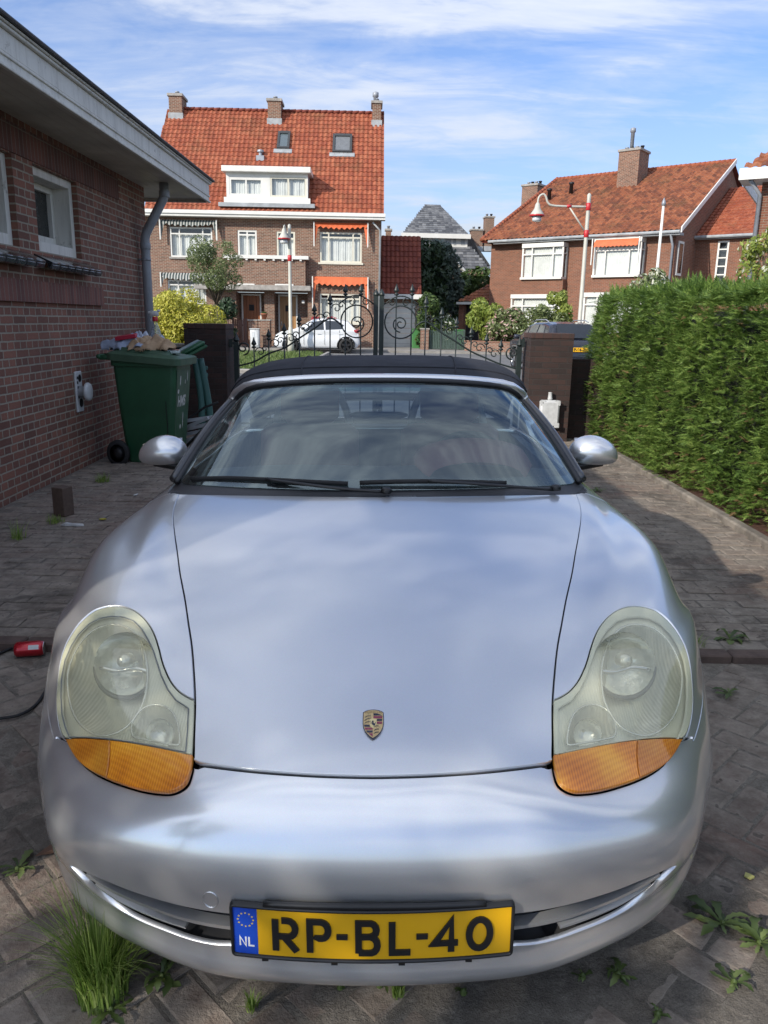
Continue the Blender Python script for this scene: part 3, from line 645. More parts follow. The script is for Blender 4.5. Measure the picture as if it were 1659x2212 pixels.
# ---- headlights
def lamp_unit(sg):
    hl_ = bpy.data.objects.new('headlight', None); COL.objects.link(hl_); hl_.parent = car
    fx = (lambda q: q) if sg < 0 else (lambda q: mir(q)[::-1])
    split = S.pix(zl([(262,1010),(330,1006),(430,1008),(552,1019),(700,1040),(860,1069),(980,1094),(1060,1112),(1089,1116)]))
    split = [tuple(q) for q in smoothc(split, 3)]
    b2 = S.pix(zl([(1083,1165),(1089,1116)]))
    # clear part outline
    iin = [q for q in lampIn[1:] if q[1] > split[-1][1]+0.004]
    clear = lampTop[:-1] + split + iin
    panel('clear_lens', S, fx(clear), M_lens, hl_, h=0.014, hb=0.007, off=0.0012, gap=0.0034, rim=0.006)
    # amber pieces
    kx = S.pix(zl([(552,1019)]))[0]; kb = S.pix(zl([(535,1262)]))[0]
    jt = min(range(len(split)), key=lambda i: math.hypot(split[i][0]-kx[0], split[i][1]-kx[1]))
    jb = min(range(len(lampBot)), key=lambda i: math.hypot(lampBot[i][0]-kb[0], lampBot[i][1]-kb[1]))
    panel('side_indicator', S, fx(split[:jt+1][::-1][::-1] + lampBot[:jb+1][::-1][:-1]), M_amber2, hl_, h=0.014, hb=0.006, off=0.0016, gap=0.0022, rim=0.010)
    panel('indicator', S, fx(split[jt:] + lampBot[jb:][::-1]), M_amber, hl_, h=0.014, hb=0.006, off=0.0014, gap=0.0018, rim=0.010)
    # border band of the clear lens
    def shrink(poly, d): return [tuple(q) for q in inset(resamp(poly, 0.008), d)]
    inner_px = zl([(1048,1100),(1060,960),(1066,815),(1040,796),(985,762),(930,690),(888,600),(862,520),(835,435),(800,360),(760,295),(705,242),(640,218),(560,213),(490,226),(420,262),(350,330),(300,410),(262,500),(240,620),(236,740),(243,850),(262,930),(285,985),(290,1000),(420,1002),(552,1013),(700,1034),(860,1063),(980,1088)])
    inner = S.pix(inner_px)
    panel('lens_border', S, fx(clear), M_lensrim, hl_, holes=[fx(inner)], h=0.012, hb=0.007, off=0.0002, gap=0.0036, rim=0.004)
    g = G(); g.tube(S.ev(inner+[inner[0]], 0.0016), 0.0013, 5, cap=False); g.mk('lens_groove', M_lead, hl_, True)
    # inner ribbed reflector, stepped bowls behind the lens
    mc = S.pix(zl([(565,500)]))[0]; fc = S.pix(zl([(850,920)]))[0]
    mo = S.pix(zl([(268,600),(300,480),(370,360),(460,285),(570,258),(670,280),(745,360),(785,480),(795,600),(778,730),(735,830),(660,925),(570,975),(470,985),(380,940),(310,850),(275,730)]))
    fo = S.pix(zl([(690,920),(710,870),(760,810),(830,782),(900,790),(955,830),(985,890),(1000,960),(1003,1030),(980,1045),(860,1025),(740,1003),(695,985)]))
    mo = [tuple(q) for q in smoothc(mo, 3, True)]; fo = [tuple(q) for q in smoothc(fo, 3, True)]
    full = shrink(clear, 0.004)
    moA, foA = np.array(mo), np.array(fo)
    def dep(ov):
        q = ov.copy(); q[:, 0] = -np.abs(q[:, 0]); r = np.full(len(q), -0.010)
        for P_, dm, k in ((moA, 0.085, 2.0), (foA, 0.045, 1.8)):
            ins = inpoly(q, P_); d = pdist(q, P_); t = np.clip(d*k/dm, 0, 1); r[ins] = -0.012-dm*(1-(1-t[ins])**2)
        return r
    panel('reflector', S, fx(full), M_refl, hl_, h=0.006, hb=0.005, offf=dep, gap=0, rim=0)
    for P_, w in ((mo, 0.0022), (fo, 0.0018)):
        g = G(); g.tube(S.ev((P_ if sg < 0 else mir(P_))+[(P_ if sg < 0 else mir(P_))[0]], -0.003), w*1.25, 6, cap=False); g.mk('bezel_ring', M_bowl, hl_, True)
    # main projector: a round glass lens above a curved shade
    p0 = Vector(S.ev([mc if sg < 0 else (-mc[0], mc[1])], -0.055)[0])
    ax = Vector((sg*0.12, -0.92, 0.30)).normalized(); cen = p0+Vector((-sg*0.014, 0.0, 0.028))
    q = ax.to_track_quat('Z', 'Y').to_matrix().to_4x4(); Mq = Matrix.Translation(cen) @ q
    g = G(); g.lathe([(0.078, 0.0), (0.072, -0.012), (0.055, -0.03), (0.03, -0.042), (0.004, -0.046)], 32, Mq, cap=False); g.mk('main_bowl', M_bowl, hl_, True)
    g = G(); arc = [cen+q.to_3x3() @ Vector((0.076*math.cos(t), 0.076*math.sin(t), 0.004)) for t in np.linspace(math.radians(185), math.radians(355), 22)]
    g.tube(arc, [0.002+0.0042*math.sin(math.pi*i/21) for i in range(22)], 7); g.mk('lens_arc', simple('arc_grey', (.13, .135, .13), .35, metal=.5, bmp=0), hl_, True)
    g = G(); g.lathe([(0.013, 0.012), (0.012, 0.014), (0.007, 0.016), (0.001, 0.017)], 20, Matrix.Translation(cen+Vector((0, 0, 0.012))) @ q, cap=False); g.lathe([(0.017, -0.02), (0.014, 0.012), (0.012, 0.012)], 20, Matrix.Translation(cen+Vector((0, 0, 0.012))) @ q, cap=False)
    g.mk('bulb_cap', M_bowl, hl_, True)
    g = G(); rr = [cen+q.to_3x3() @ Vector((x_, -0.012+0.004*math.sin(x_*60), -0.006)) for x_ in np.linspace(-0.066, 0.066, 12)]
    g.tube(rr, 0.003, 6, flat=2.0); g.mk('reflector_step', M_chrome, hl_, True)
    # fog lamp: small bulb reflector
    pf = Vector(S.ev([fc if sg < 0 else (-fc[0], fc[1])], -0.03)[0])
    g = G(); g.lathe([(0.032, 0.0), (0.028, -0.010), (0.016, -0.02), (0.003, -0.023)], 24, Matrix.Translation(pf) @ q, cap=False); g.mk('fog_bowl', M_bowl, hl_, True)
for sg in (-1, 1): lamp_unit(sg)

# ---- number plate
def plate():
    gp = bpy.data.objects.new('number_plate', None); COL.objects.link(gp); gp.parent = car
    HW, Z0, Z1 = 0.2655, 0.2885, 0.4045
    yb = lambda x: 0.0445+0.27*x*x
    def strip(name, x0, x1, z0, z1, off, th, mat, n=40, r=0.0):
        V = []; F = []; xs = np.linspace(x0, x1, n)
        for x in xs:
            e = min(x-x0, x1-x); c = r-math.sqrt(max(0, r*r-(r-min(e, r))**2)) if r > 0 else 0
            y = yb(x)-off
            V += [(x, y, z0+c), (x, y, z1-c), (x, y+th, z1-c), (x, y+th, z0+c)]
        for i in range(n-1):
            a = i*4
            for k in range(4): F.append((a+k, a+4+k, a+4+(k+1) % 4, a+(k+1) % 4))
        F += [(0, 1, 2, 3), ((n-1)*4+3, (n-1)*4+2, (n-1)*4+1, (n-1)*4)]
        return mk(name, V, F, mat, gp, uv=False)
    M_y = simple('yellow_reflective', (0.80, 0.43, 0.008), 0.38, var=0.06, nscale=5, bmp=0.05, coat=0.3); M_b = simple('plate_blue', (0.01, 0.07, 0.50), 0.38, var=0.05, coat=0.3)
    M_k = simple('plate_black', (0.012, 0.012, 0.013), 0.4, coat=0.2, bmp=0.05)
    # frame = ring
    V = []
    bevel(strip('plate_backing', -HW, HW, Z0, Z1, -0.006, 0.012, M_black, 60, 0.012), 0.002)
    def ringp(hw, z0, z1, r, n=8):
        P_ = []
        for cx_, cz_, a0 in ((hw-r, z1-r, 0), (-hw+r, z1-r, 90), (-hw+r, z0+r, 180), (hw-r, z0+r, 270)):
            for k in range(n+1): a = rad(a0+90*k/n); P_.append((cx_+r*math.cos(a), cz_+r*math.sin(a)))
        return resamp(P_, 0.008)
    po = ringp(HW, Z0, Z1, 0.010); pc = np.array([0, (Z0+Z1)/2])
    V = []; m = len(po)
    for s_, o_ in ((0.0, 0.0), (0.001, 0.011), (0.0045, 0.0125), (0.0068, 0.009), (0.0070, 0.0)):
        q = inset(po, s_)
        V += [(x, yb(x)-o_, z) for x, z in q]
    F = [(k*m+i, k*m+(i+1) % m, (k+1)*m+(i+1) % m, (k+1)*m+i) for k in range(4) for i in range(m)]
    mk('plate_frame', V, F, M_black, gp, True, uv=False)
    g = G(); g.tube([(x, yb(x)-0.006, Z1+0.002+0.004*math.cos(x*7)) for x in np.linspace(-0.2, 0.21, 20)], 0.006, 8, flat=1.0); g.mk('holder_rail', M_black, gp, True)
    strip('plate_face', -HW+.0062, HW-.0062, Z0+.006, Z1-.006, 0.0065, 0.004, M_y, 60)
    strip('country_band', -HW+.0062, -HW+.052, Z0+.006, Z1-.006, 0.0072, 0.003, M_b, 8)
    # letters as thick strokes
    M_l = M_k
    def glyph(strokes, x0, w, h, t, mat=M_l, name='plate_letter', zc=(Z0+Z1)/2-0.002, off=0.0065, dep=0.0035):
        g = G()
        for st in strokes:
            pts = [np.array(p, float) for p in st]; closed = np.allclose(pts[0], pts[-1]) and len(pts) > 3
            if closed: pts = pts[:-1]
            n = len(pts); Lp = []; Rp = []
            P2 = [np.array((x0+p[0]*w, zc-h/2+p[1]*h)) for p in pts]
            for i in range(n):
                a = P2[i-1] if (closed or i > 0) else None; b = P2[i]; c = P2[(i+1) % n] if (closed or i < n-1) else None
                d1_ = (b-a)/np.linalg.norm(b-a) if a is not None else None; d2_ = (c-b)/np.linalg.norm(c-b) if c is not None else None
                if d1_ is None: d1_ = d2_
                if d2_ is None: d2_ = d1_
                nn = np.array((-(d1_[1]+d2_[1]), d1_[0]+d2_[0])); nn /= np.linalg.norm(nn); k = t/2/max(0.5, nn @ np.array((-d1_[1], d1_[0])))
                Lp.append(b+nn*k); Rp.append(b-nn*k)
            vs = []
            for o_, sh in ((off+dep, 0.0), (off-0.0005, -0.0)):
                vs += [(q[0], yb(q[0])-o_, q[1]) for q in Lp] + [(q[0], yb(q[0])-o_, q[1]) for q in Rp]
            fs = []; N_ = n if closed else n-1
            for i in range(N_):
                j = (i+1) % n
                fs += [(i, j, n+j, n+i), (2*n+i, 3*n+i, 3*n+j, 2*n+j), (i, 2*n+i, 2*n+j, j), (n+i, n+j, 3*n+j, 3*n+i)]
            if not closed: fs += [(0, n, 3*n, 2*n), (n-1, 3*n-1, 4*n-1, 2*n-1)]
            g.add(vs, fs)
        o_ = g.mk(name, mat, gp); bm = bmesh.new(); bm.from_mesh(o_.data); bmesh.ops.recalc_face_normals(bm, faces=bm.faces); bm.to_mesh(o_.data); bm.free(); return o_
    arcp = lambda cx_, cy_, rx, ry, a0, a1, n=10: [(cx_+rx*math.cos(rad(a)), cy_+ry*math.sin(rad(a))) for a in np.linspace(a0, a1, n)]
    Rg = [[(.12, 0), (.12, .97)], [(.14, .45), (.56, .45)] + arcp(.58, .70, .28, .25, -85, 90, 9) + [(.36, .95)], [(.44, .44), (.90, 0)]]
    Pg = [[(.12, 0), (.12, .96), (.58, .96)] + arcp(.60, .70, .27, .25, 85, -90, 9) + [(.40, .45), (.36, .40)]]
    Bg = [[(.12, .02), (.12, .95), (.55, .95)] + arcp(.60, .74, .25, .21, 85, -85, 7) + [(.12, .52)], [(.60, .52)] + arcp(.62, .27, .27, .25, 80, -85, 7) + [(.12, .02)]]
    Lg = [[(.12, .98), (.12, .03), (.92, .03)]]
    Fg = [[(.74, 0), (.74, .98), (.08, .27), (1.0, .27)]]
    Og = [arcp(.5, .49, .40, .45, 0, 360, 25)]
    Hg = [[(0, .5), (1, .5)]]
    px2x = lambda q: (q-805.5)/616*0.531
    zz7 = lambda x: 466.3+x*.41335          # plate crop to photo px
    H = 0.070; T = 0.0125
    for gl, a, b in ((Rg, 300, 442), (Pg, 482, 610), (Bg, 735, 862), (Lg, 910, 1030), (Fg, 1132, 1268), (Og, 1312, 1450)):
        x0, x1 = px2x(zz7(a)), px2x(zz7(b)); glyph(gl, x0, x1-x0, H, T)
    for a, b in ((636, 694), (1050, 1110)):
        x0, x1 = px2x(zz7(a)), px2x(zz7(b)); glyph(Hg, x0, x1-x0, H, 0.011, zc=(Z0+Z1)/2-0.001)
    M_wl = simple('plate_white', (0.8, 0.8, 0.8), 0.4); xb = -HW+.0062
    glyph([[(0, 0), (0, 1), (1, 0), (1, 1)]], xb+.012, .011, .020, .0034, M_wl, 'country_letter', zc=Z0+.034, off=.0072, dep=.0006)
    glyph([[(0, 1), (0, 0.06), (1, 0.06)]], xb+.029, .010, .020, .0034, M_wl, 'country_letter', zc=Z0+.034, off=.0072, dep=.0006)
    g = G()
    for k in range(12):
        a = rad(30*k); cx_, cz_ = xb+.024+.0145*math.sin(a), Z1-.034+.0145*math.cos(a); P_ = []
        for j in range(10):
            r_ = .0026 if j % 2 == 0 else .0011; t = rad(36*j); P_.append((cx_+r_*math.sin(t), yb(cx_)-.0076, cz_+r_*math.cos(t)))
        g.add(P_, [tuple(range(9, -1, -1))])
    g.mk('star_circle', simple('star_yellow', (.85, .6, .08), .4), gp)
    for x in (-.2, -.07, .055, .18):
        g = G(); g.box(x-.006, x+.006, yb(x)-.014, yb(x)-.008, Z0-.001, Z0+.004); g.mk('frame_clip', M_black, gp)
plate()

# ---- crest on the hood
def crest():
    c0 = S.pix([(806, 1567)])[0]; gp = bpy.data.objects.new('crest_badge', None); COL.objects.link(gp); gp.parent = car
    # outline in crest units: width 1, from the close-up (x 492..1160, y 500..1250)
    U = lambda x, y: (c0[0]+(x-826)/668*0.0535, c0[1]-(y-875)/668*0.0535)
    def plate_(name, px, off, th, mat, n=1):
        P_ = [U(x, y) for x, y in px]; P_ = P_ if area(np.array(P_)) > 0 else P_[::-1]
        t, nn = S.ev(P_, off, True); b = S.ev(P_, off-th); m = len(P_)
        return mk(name, list(t)+list(b), [tuple(range(m))]+[(i, m+i, m+(i+1) % m, (i+1) % m) for i in range(m)], mat, gp, uv=False)
    gold = simple('crest_gold', (0.72, 0.52, 0.25), 0.32, metal=0.75, var=0.15, nscale=120, bmp=0.1); kk = simple('crest_black', (0.01, 0.01, 0.03), 0.25, coat=1.0, bmp=0); rr = simple('crest_red', (0.25, 0.03, 0.06), 0.25, coat=1.0, bmp=0)
    edge = [(492,575),(560,540),(660,512),(760,502),(826,500),(900,503),(1000,516),(1090,540),(1160,575),(1165,720),(1160,880),(1135,980),(1080,1070),(1000,1150),(900,1215),(826,1250),(750,1215),(650,1140),(570,1060),(515,960),(494,850)]
    plate_('crest_rim', edge, 0.0030, 0.003, kk)
    sc = [(826+(x-826)*.93, 866+(y-866)*.93-6) for x, y in edge]; plate_('crest_face', sc, 0.0034, 0.001, gold)
    for P_, m_ in (([(832,605),(960,608),(1050,632),(1112,655),(832,655)], kk), ([(832,672),(1114,672),(1114,727),(832,727)], rr), ([(942,745),(1112,745),(1112,793),(942,793)], kk), ([(942,812),(1110,812),(1106,866),(942,866)], rr),
                   ([(540,890),(712,890),(730,940),(552,940)], kk), ([(560,960),(770,960),(818,985),(818,1014),(585,1014)], rr), ([(605,1034),(818,1034),(818,1085),(655,1085)], kk), ([(690,1104),(818,1104),(818,1188),(740,1140)], rr)):
        plate_('crest_stripe', P_, 0.0039, 0.0005, m_)
    plate_('crest_shield', [(718,740),(935,740),(937,860),(915,920),(870,960),(826,975),(780,960),(740,920),(716,860)], 0.0041, 0.0007, simple('crest_pale_gold', (0.85, 0.68, 0.33), 0.3, metal=0.6, var=0.08, bmp=0))
    # rearing horse
    plate_('crest_horse', [(745,838),(752,872),(764,868),(762,852),(790,862),(800,892),(830,905),(852,912),(845,940),(862,925),(875,903),(886,925),(892,905),(893,880),(905,850),(910,830),(898,825),(888,860),(850,858),(838,830),(846,805),(822,790),(800,795),(782,812),(786,825),(806,828),(792,845),(770,845)][::-1], 0.0046, 0.0004, kk)
    # antlers
    for ox, oy in ((555,712),(555,782),(555,858),(850,955),(855,1038),(850,1115)):
        px = [(ox,oy),(ox+25,oy-12),(ox+60,oy-30),(ox+110,oy-42),(ox+160,oy-45),(ox+205,oy-38)]
        k_ = 0.75 if oy > 900 else 1.0; px = [(ox+(x-ox)*k_, oy+(y-oy)*k_) for x, y in px]
        g = G(); g.tube(S.ev([U(x, y) for x, y in px], 0.0040), 0.0005, 4)
        for x, y in px[1:5]: g.tube(S.ev([U(x, y), U(x+14, y-22), U(x+30, y-20)], 0.0040), 0.0004, 4)
        g.mk('crest_antler', kk, gp)
    # lettering band
    cu = bpy.data.curves.new('t', 'FONT'); cu.body = 'PORSCHE'; cu.size = 1.0; cu.align_x = 'CENTER'; cu.extrude = 0.0
    o = bpy.data.objects.new('t', cu); COL.objects.link(o); dg = bpy.context.evaluated_depsgraph_get(); me = bpy.data.meshes.new_from_object(o.evaluated_get(dg)); bpy.data.objects.remove(o)
    xs = [v.co.x for v in me.vertices]; wd = max(xs)-min(xs)
    P_ = []
    for v in me.vertices:
        x = 826+v.co.x/wd*540; y = 603-v.co.y/0.75*52 + ((x-826)/270)**2*10-8; P_.append(U(x, y))
    vv = S.ev(P_, 0.0042); fs = [tuple(p.vertices) for p in me.polygons]
    mk('crest_lettering', vv, fs, simple('crest_bronze', (0.30, 0.19, 0.08), 0.4, metal=0.3), gp, uv=False)
crest()

# ---- windscreen
WS = Surf([[(0,1.375,.895),(.3,1.395,.895),(.52,1.44,.893),(.66,1.50,.888),(.725,1.56,.883)],
           [(0,1.55,1.015),(.29,1.57,1.012),(.50,1.615,1.003),(.63,1.675,.988),(.69,1.735,.968)],
           [(0,1.73,1.128),(.275,1.745,1.124),(.475,1.78,1.110),(.59,1.835,1.085),(.645,1.895,1.050)],
           [(0,1.91,1.213),(.26,1.92,1.208),(.44,1.945,1.193),(.545,1.99,1.164),(.595,2.05,1.118)]], 41, 31)
def wscreen():
    hv = WS.v1
    M_ws = glassmat('windscreen_glass', (0.56, 0.67, 0.66), 0.13, 0.012, 0.04, (0.82, 0.97, 0.97))
    e = WS.u1-0.006
    outer = [(-e, 0.004), (e, 0.004), (e, hv-0.004), (-e, hv-0.004)]
    r = []
    for i, (x, y) in enumerate(outer):
        for a in np.linspace(0, 90, 6):
            cx_, cy_ = x-(1 if x > 0 else -1)*0.05, y-(1 if y > hv/2 else -1)*0.05; th = rad([180, 270, 0, 90][i]+a); r.append((cx_+0.05*math.cos(th), cy_+0.05*math.sin(th)))
    ws = panel('windscreen', WS, r, M_ws, car, h=0.03, hb=0.02, gap=0, rim=0.003)
    inner = [tuple(q) for q in inset(resamp(r, 0.02), 0.028)]
    inner = [(a, b+0.022 if b < hv*0.4 else b) for a, b in inner]
    panel('windscreen_border', WS, r, simple('black_frit', (0.012, 0.014, 0.016), 0.3, coat=1.0, bmp=0), car, holes=[inner], h=0.03, hb=0.02, off=-0.004, gap=0, rim=0)
    hb_ = hv*0.90; panel('tint_band', WS, [(-e+.05, hb_), (e-.05, hb_), (e-.05, hv-.028), (-e+.05, hv-.028)], glassmat('teal_tint_band', (0.35, 0.62, 0.60), 0.0, 0.05, 0.10), car, h=0.03, off=-0.003, gap=0, rim=0)
    # frame: black rubber then painted outer strip
    g = G(); q = [tuple(x) for x in resamp(r, 0.02)]
    side = [(-e-0.004, t) for t in np.linspace(0.0, hv-0.03, 20)] + [(-e+0.045*(1-math.cos(rad(a)))-0.004, hv-0.03+0.045*math.sin(rad(a))) for a in np.linspace(15, 90, 6)]
    top = [(t, hv+0.012) for t in np.linspace(-e+0.05, e-0.05, 24)]
    path = side + top + mir(side)[::-1]
    def evx(pts, off, out_=0.0):
        P_ = []
        for a, b in pts:
            p, n = WS.ev([(a, min(b, hv))], off, True); P_.append(Vector(p[0])+Vector((0, 0.8, 0.45))*max(0, b-hv)+Vector((math.copysign(out_, a) if abs(a) > e-0.06 else 0, 0, out_*0.5)))
        return P_
    g.tube(evx(path, 0.002), 0.011, 8); g.mk('windscreen_seal', M_seal, car, True)
    pp = [Vector(p)+Vector((0, 0.022, 0.010)) + Vector((math.copysign(0.016, p[0]) if abs(p[0]) > 0.5 else 0.016*p[0]/0.5, 0.0, -0.002)) for p in evx(path, 0.0)]
    ns = len(side); g = G(); g.tube(pp[ns-5:len(pp)-ns+5], 0.019, 10); g.mk('windscreen_frame', M_paint, car, True)
    M_pil = simple('pillar_grey', (0.06, 0.062, 0.066), 0.35, metal=0.5, coat=0.6, bmp=0)
    for q_ in (pp[:ns-4], pp[len(pp)-ns+4:]): g = G(); g.tube(q_, 0.0165, 10); g.mk('windscreen_pillar', M_pil, car, True)
    g = G(); pl = pp[:26]
    # mirror rear-view
    g = G(); p = WS.ev([(0, hv*0.80)], -0.02)[0]; g.tube([Vector(p)+Vector((0, 0, 0.0)), Vector(p)+Vector((0, 0.05, -0.02))], 0.012, 8)
    g.tube([Vector(p)+Vector((x, 0.07+0.02*(x/0.11)**2*0, -0.055)) for x in np.linspace(-0.115, 0.115, 9)], [0.010]+[0.028]*7+[0.010], 10, flat=0.5); g.mk('rear_view_mirror', M_black, car, True)
    # cowl and wipers
    cw = Surf([[(0,1.325,.877),(.35,1.345,.874),(.60,1.40,.865),(.72,1.485,.850),(.765,1.56,.838)], [(0,1.36,.880),(.35,1.385,.878),(.57,1.435,.873),(.695,1.51,.866),(.745,1.585,.86)], [(0,1.39,.892),(.33,1.41,.892),(.55,1.455,.890),(.67,1.515,.885),(.73,1.60,.882)]], 41, 9)
    n = cw.nu; F_ = [(j*n+i, j*n+i+1, (j+1)*n+i+1, (j+1)*n+i) for j in range(8) for i in range(n-1)]
    mk('cowl', cw.vs, F_, M_cowl, car, True, uv=False)
    for sg_ in (0, 1):
        w = bpy.data.objects.new('wiper', None); COL.objects.link(w); w.parent = car
        if sg_ == 0: arm = [(0.02,1.352,.896),(-.12,1.36,.905),(-.26,1.39,.915),(-.38,1.43,.922)]; bl_ = [(-.66,1.52,.905),(-.52,1.47,.918),(-.38,1.435,.920),(-.24,1.41,.918),(-.10,1.39,.915)]; piv = (0.03,1.350,.893)
        else: arm = [(.60,1.42,.888),(.45,1.395,.905),(.30,1.385,.918),(.17,1.39,.925)]; bl_ = [(-.06,1.39,.918),(.06,1.39,.922),(.17,1.395,.922),(.30,1.405,.918),(.44,1.425,.910)]; piv = (.61,1.425,.886)
        g = G(); g.tube([tuple(q) for q in smoothc(arm, 4)], 0.0085, 6, flat=0.6); g.mk('wiper_arm', M_black, w, True)
        g = G(); g.tube([tuple(q) for q in smoothc(bl_, 4)], 0.006, 6, flat=1.4); g.mk('wiper_blade', M_rubber, w, True)
        g = G(); g.lathe([(0.018, 0), (0.018, 0.012), (0.012, 0.018), (0.001, 0.019)], 14, Matrix.Translation(piv)); g.mk('wiper_pivot', M_black, w, True)
    # washer grille: a field of small raised rings on the cowl
    g = G()
    for i in range(9):
        for j in range(3):
            p = cw.ev([(0.03+i*0.011+(j % 2)*.005, 0.012+j*0.010)], 0.001)[0]; g.lathe([(0.0042, 0), (0.0042, .0012), (0.0028, .0012)], 8, Matrix.Translation(p), cap=False)
    g.mk('cowl_grille', M_metalgrey, car)
wscreen()

# ---- soft top, side windows, cabin
ST = Surf([[(0,1.945,1.226),(.27,1.955,1.222),(.45,1.975,1.207),(.555,2.02,1.178),(.61,2.08,1.125)],
           [(0,2.15,1.262),(.28,2.15,1.258),(.47,2.16,1.243),(.58,2.18,1.212),(.64,2.21,1.15)],
           [(0,2.55,1.283),(.30,2.55,1.279),(.50,2.55,1.262),(.61,2.55,1.225),(.68,2.55,1.13)],
           [(0,2.95,1.265),(.30,2.95,1.26),(.50,2.95,1.235),(.61,2.95,1.185),(.70,2.92,1.05)],
           [(0,3.30,1.16),(.28,3.30,1.15),(.48,3.28,1.12),(.60,3.25,1.06),(.72,3.15,.95)],
           [(0,3.62,.98),(.28,3.60,.975),(.46,3.56,.96),(.60,3.48,.93),(.73,3.3,.88)]], 61, 61)
def top():
    u = ST.u1-0.004; vv = ST.v1-0.004; kv_ = ST.kv
    rw = [(-0.30, kv_[4]-0.10), (0.30, kv_[4]-0.10), (0.28, kv_[4]+0.22), (-0.28, kv_[4]+0.22)]
    panel('soft_top', ST, [(-u, 0.004), (u, 0.004), (u, vv), (-u, vv)], M_soft, car, holes=[rw], h=0.035, hb=0.02, gap=0, rim=0.01)
    panel('rear_window', ST, rw, glassmat('plastic_rear_window', (0.42, 0.46, 0.46), 0.10), car, h=0.06, off=-0.004, gap=0, rim=0)
    for a in (0.33, -0.33):
        g = G(); g.tube(ST.ev([(a*1.0, t) for t in np.linspace(0.02, vv*0.6, 24)], 0.001), 0.0035, 6); g.mk('roof_seam', M_soft, car, True)
    g = G(); g.tube(ST.ev([(t, 0.16) for t in np.linspace(-u, u, 40)], 0.0005), 0.004, 6); g.mk('roof_seam', M_soft, car, True)
    for sg in (-1, 1):
        V = []; rows = []
        belt = [(sg*.765,1.62,.868),(sg*.775,2.0,.873),(sg*.775,2.4,.872),(sg*.775,2.8,.875)]
        roof = [(sg*.700,1.70,.95),(sg*.635,2.05,1.10),(sg*.672,2.45,1.13),(sg*.70,2.85,1.075)]
        V = belt+roof; f = [(i, i+1, 5+i, 4+i) for i in range(3)]
        mk('side_window', V, f if sg > 0 else [x[::-1] for x in f], glassmat('side_glass', (0.6, 0.7, 0.7), 0.08), car, uv=False)
    # cabin
    g = G(); g.box(-.72, .72, 1.5, 3.2, .25, .30); g.box(-.72, .72, 3.1, 3.16, .3, .92); g.box(-.74, -.70, 1.5, 3.2, .3, .86); g.box(.70, .74, 1.5, 3.2, .3, .86); g.mk('cabin_tub', M_dash, car)
    DS = Surf([[(0,1.45,.875),(.35,1.47,.87),(.66,1.54,.86)], [(0,1.62,.895),(.35,1.63,.90),(.68,1.68,.88)], [(0,1.80,.90),(.35,1.80,.905),(.70,1.82,.88)], [(0,1.90,.86),(.35,1.90,.86),(.70,1.90,.84)], [(0,1.92,.6),(.35,1.92,.6),(.70,1.92,.6)]], 31, 31)
    n = DS.nu; mk('dashboard', DS.vs, [(j*n+i, j*n+i+1, (j+1)*n+i+1, (j+1)*n+i) for j in range(30) for i in range(n-1)], M_dash, car, True, uv=False)
    # instrument hood on the driver side (photo right)
    g = G(); xs = np.linspace(-1, 1, 19)
    for (y, k) in ((0, 0),): pass
    V = []; 
    for y_, s_, z_ in ((1.60, .80, .0), (1.70, 1.0, .03), (1.82, 1.02, .04), (1.88, .95, .015)):
        V += [(.36+.22*x*s_, y_, .89+z_+(.075*s_)*math.sqrt(max(0, 1-x*x))) for x in xs]
    mk('instrument_hood', V, [(j*19+i, j*19+i+1, (j+1)*19+i+1, (j+1)*19+i) for j in range(3) for i in range(18)], M_leather, car, True, uv=False)
    sw = bpy.data.objects.new('steering_wheel', None); COL.objects.link(sw); sw.parent = car
    q = Matrix.Translation((.37, 2.0, .815)) @ Matrix.Rotation(rad(68), 4, 'X')
    g = G(); g.tube([q @ Vector((.185*math.cos(t), .185*math.sin(t), 0)) for t in np.linspace(0, 2*math.pi, 41)], .015, 8, cap=False); g.mk('wheel_rim', M_black, sw, True)
    g = G(); g.lathe([(.06, -.02), (.06, .02), (.04, .03), (.001, .03)], 16, q)
    for a in (90, 0, 180, 270): g.tube([q @ Vector((.05*math.cos(rad(a)), .05*math.sin(rad(a)), 0)), q @ Vector((.18*math.cos(rad(a)), .18*math.sin(rad(a)), 0))], .012, 6, flat=.5)
    g.mk('wheel_hub', M_black, sw, True)
    for x in (-.36, .36):
        st = bpy.data.objects.new('seat', None); COL.objects.link(st); st.parent = car
        b = G(); b.box(x-.25, x+.25, 2.1, 2.6, .35, .52, b=.05); autosmooth(b.mk('seat_cushion', M_leather, st), 50)
        Mx = Matrix.Translation((x, 2.68, .45)) @ Matrix.Rotation(rad(-16), 4, 'X')
        b = G(); b.box(-.25, .25, -.06, .06, 0, .50, Mx, b=.04); b.box(-.15, .15, -.05, .05, .50, .72, Mx, b=.04); autosmooth(b.mk('seat_back', M_leather, st), 50)
    for x in (-.36, .36):
        g = G(); g.tube([(x+.20*math.cos(t), 2.98, .85+.30*math.sin(t)) for t in np.linspace(0, math.pi, 21)], .02, 8); g.mk('roll_hoop', M_metalgrey, car, True)
top()

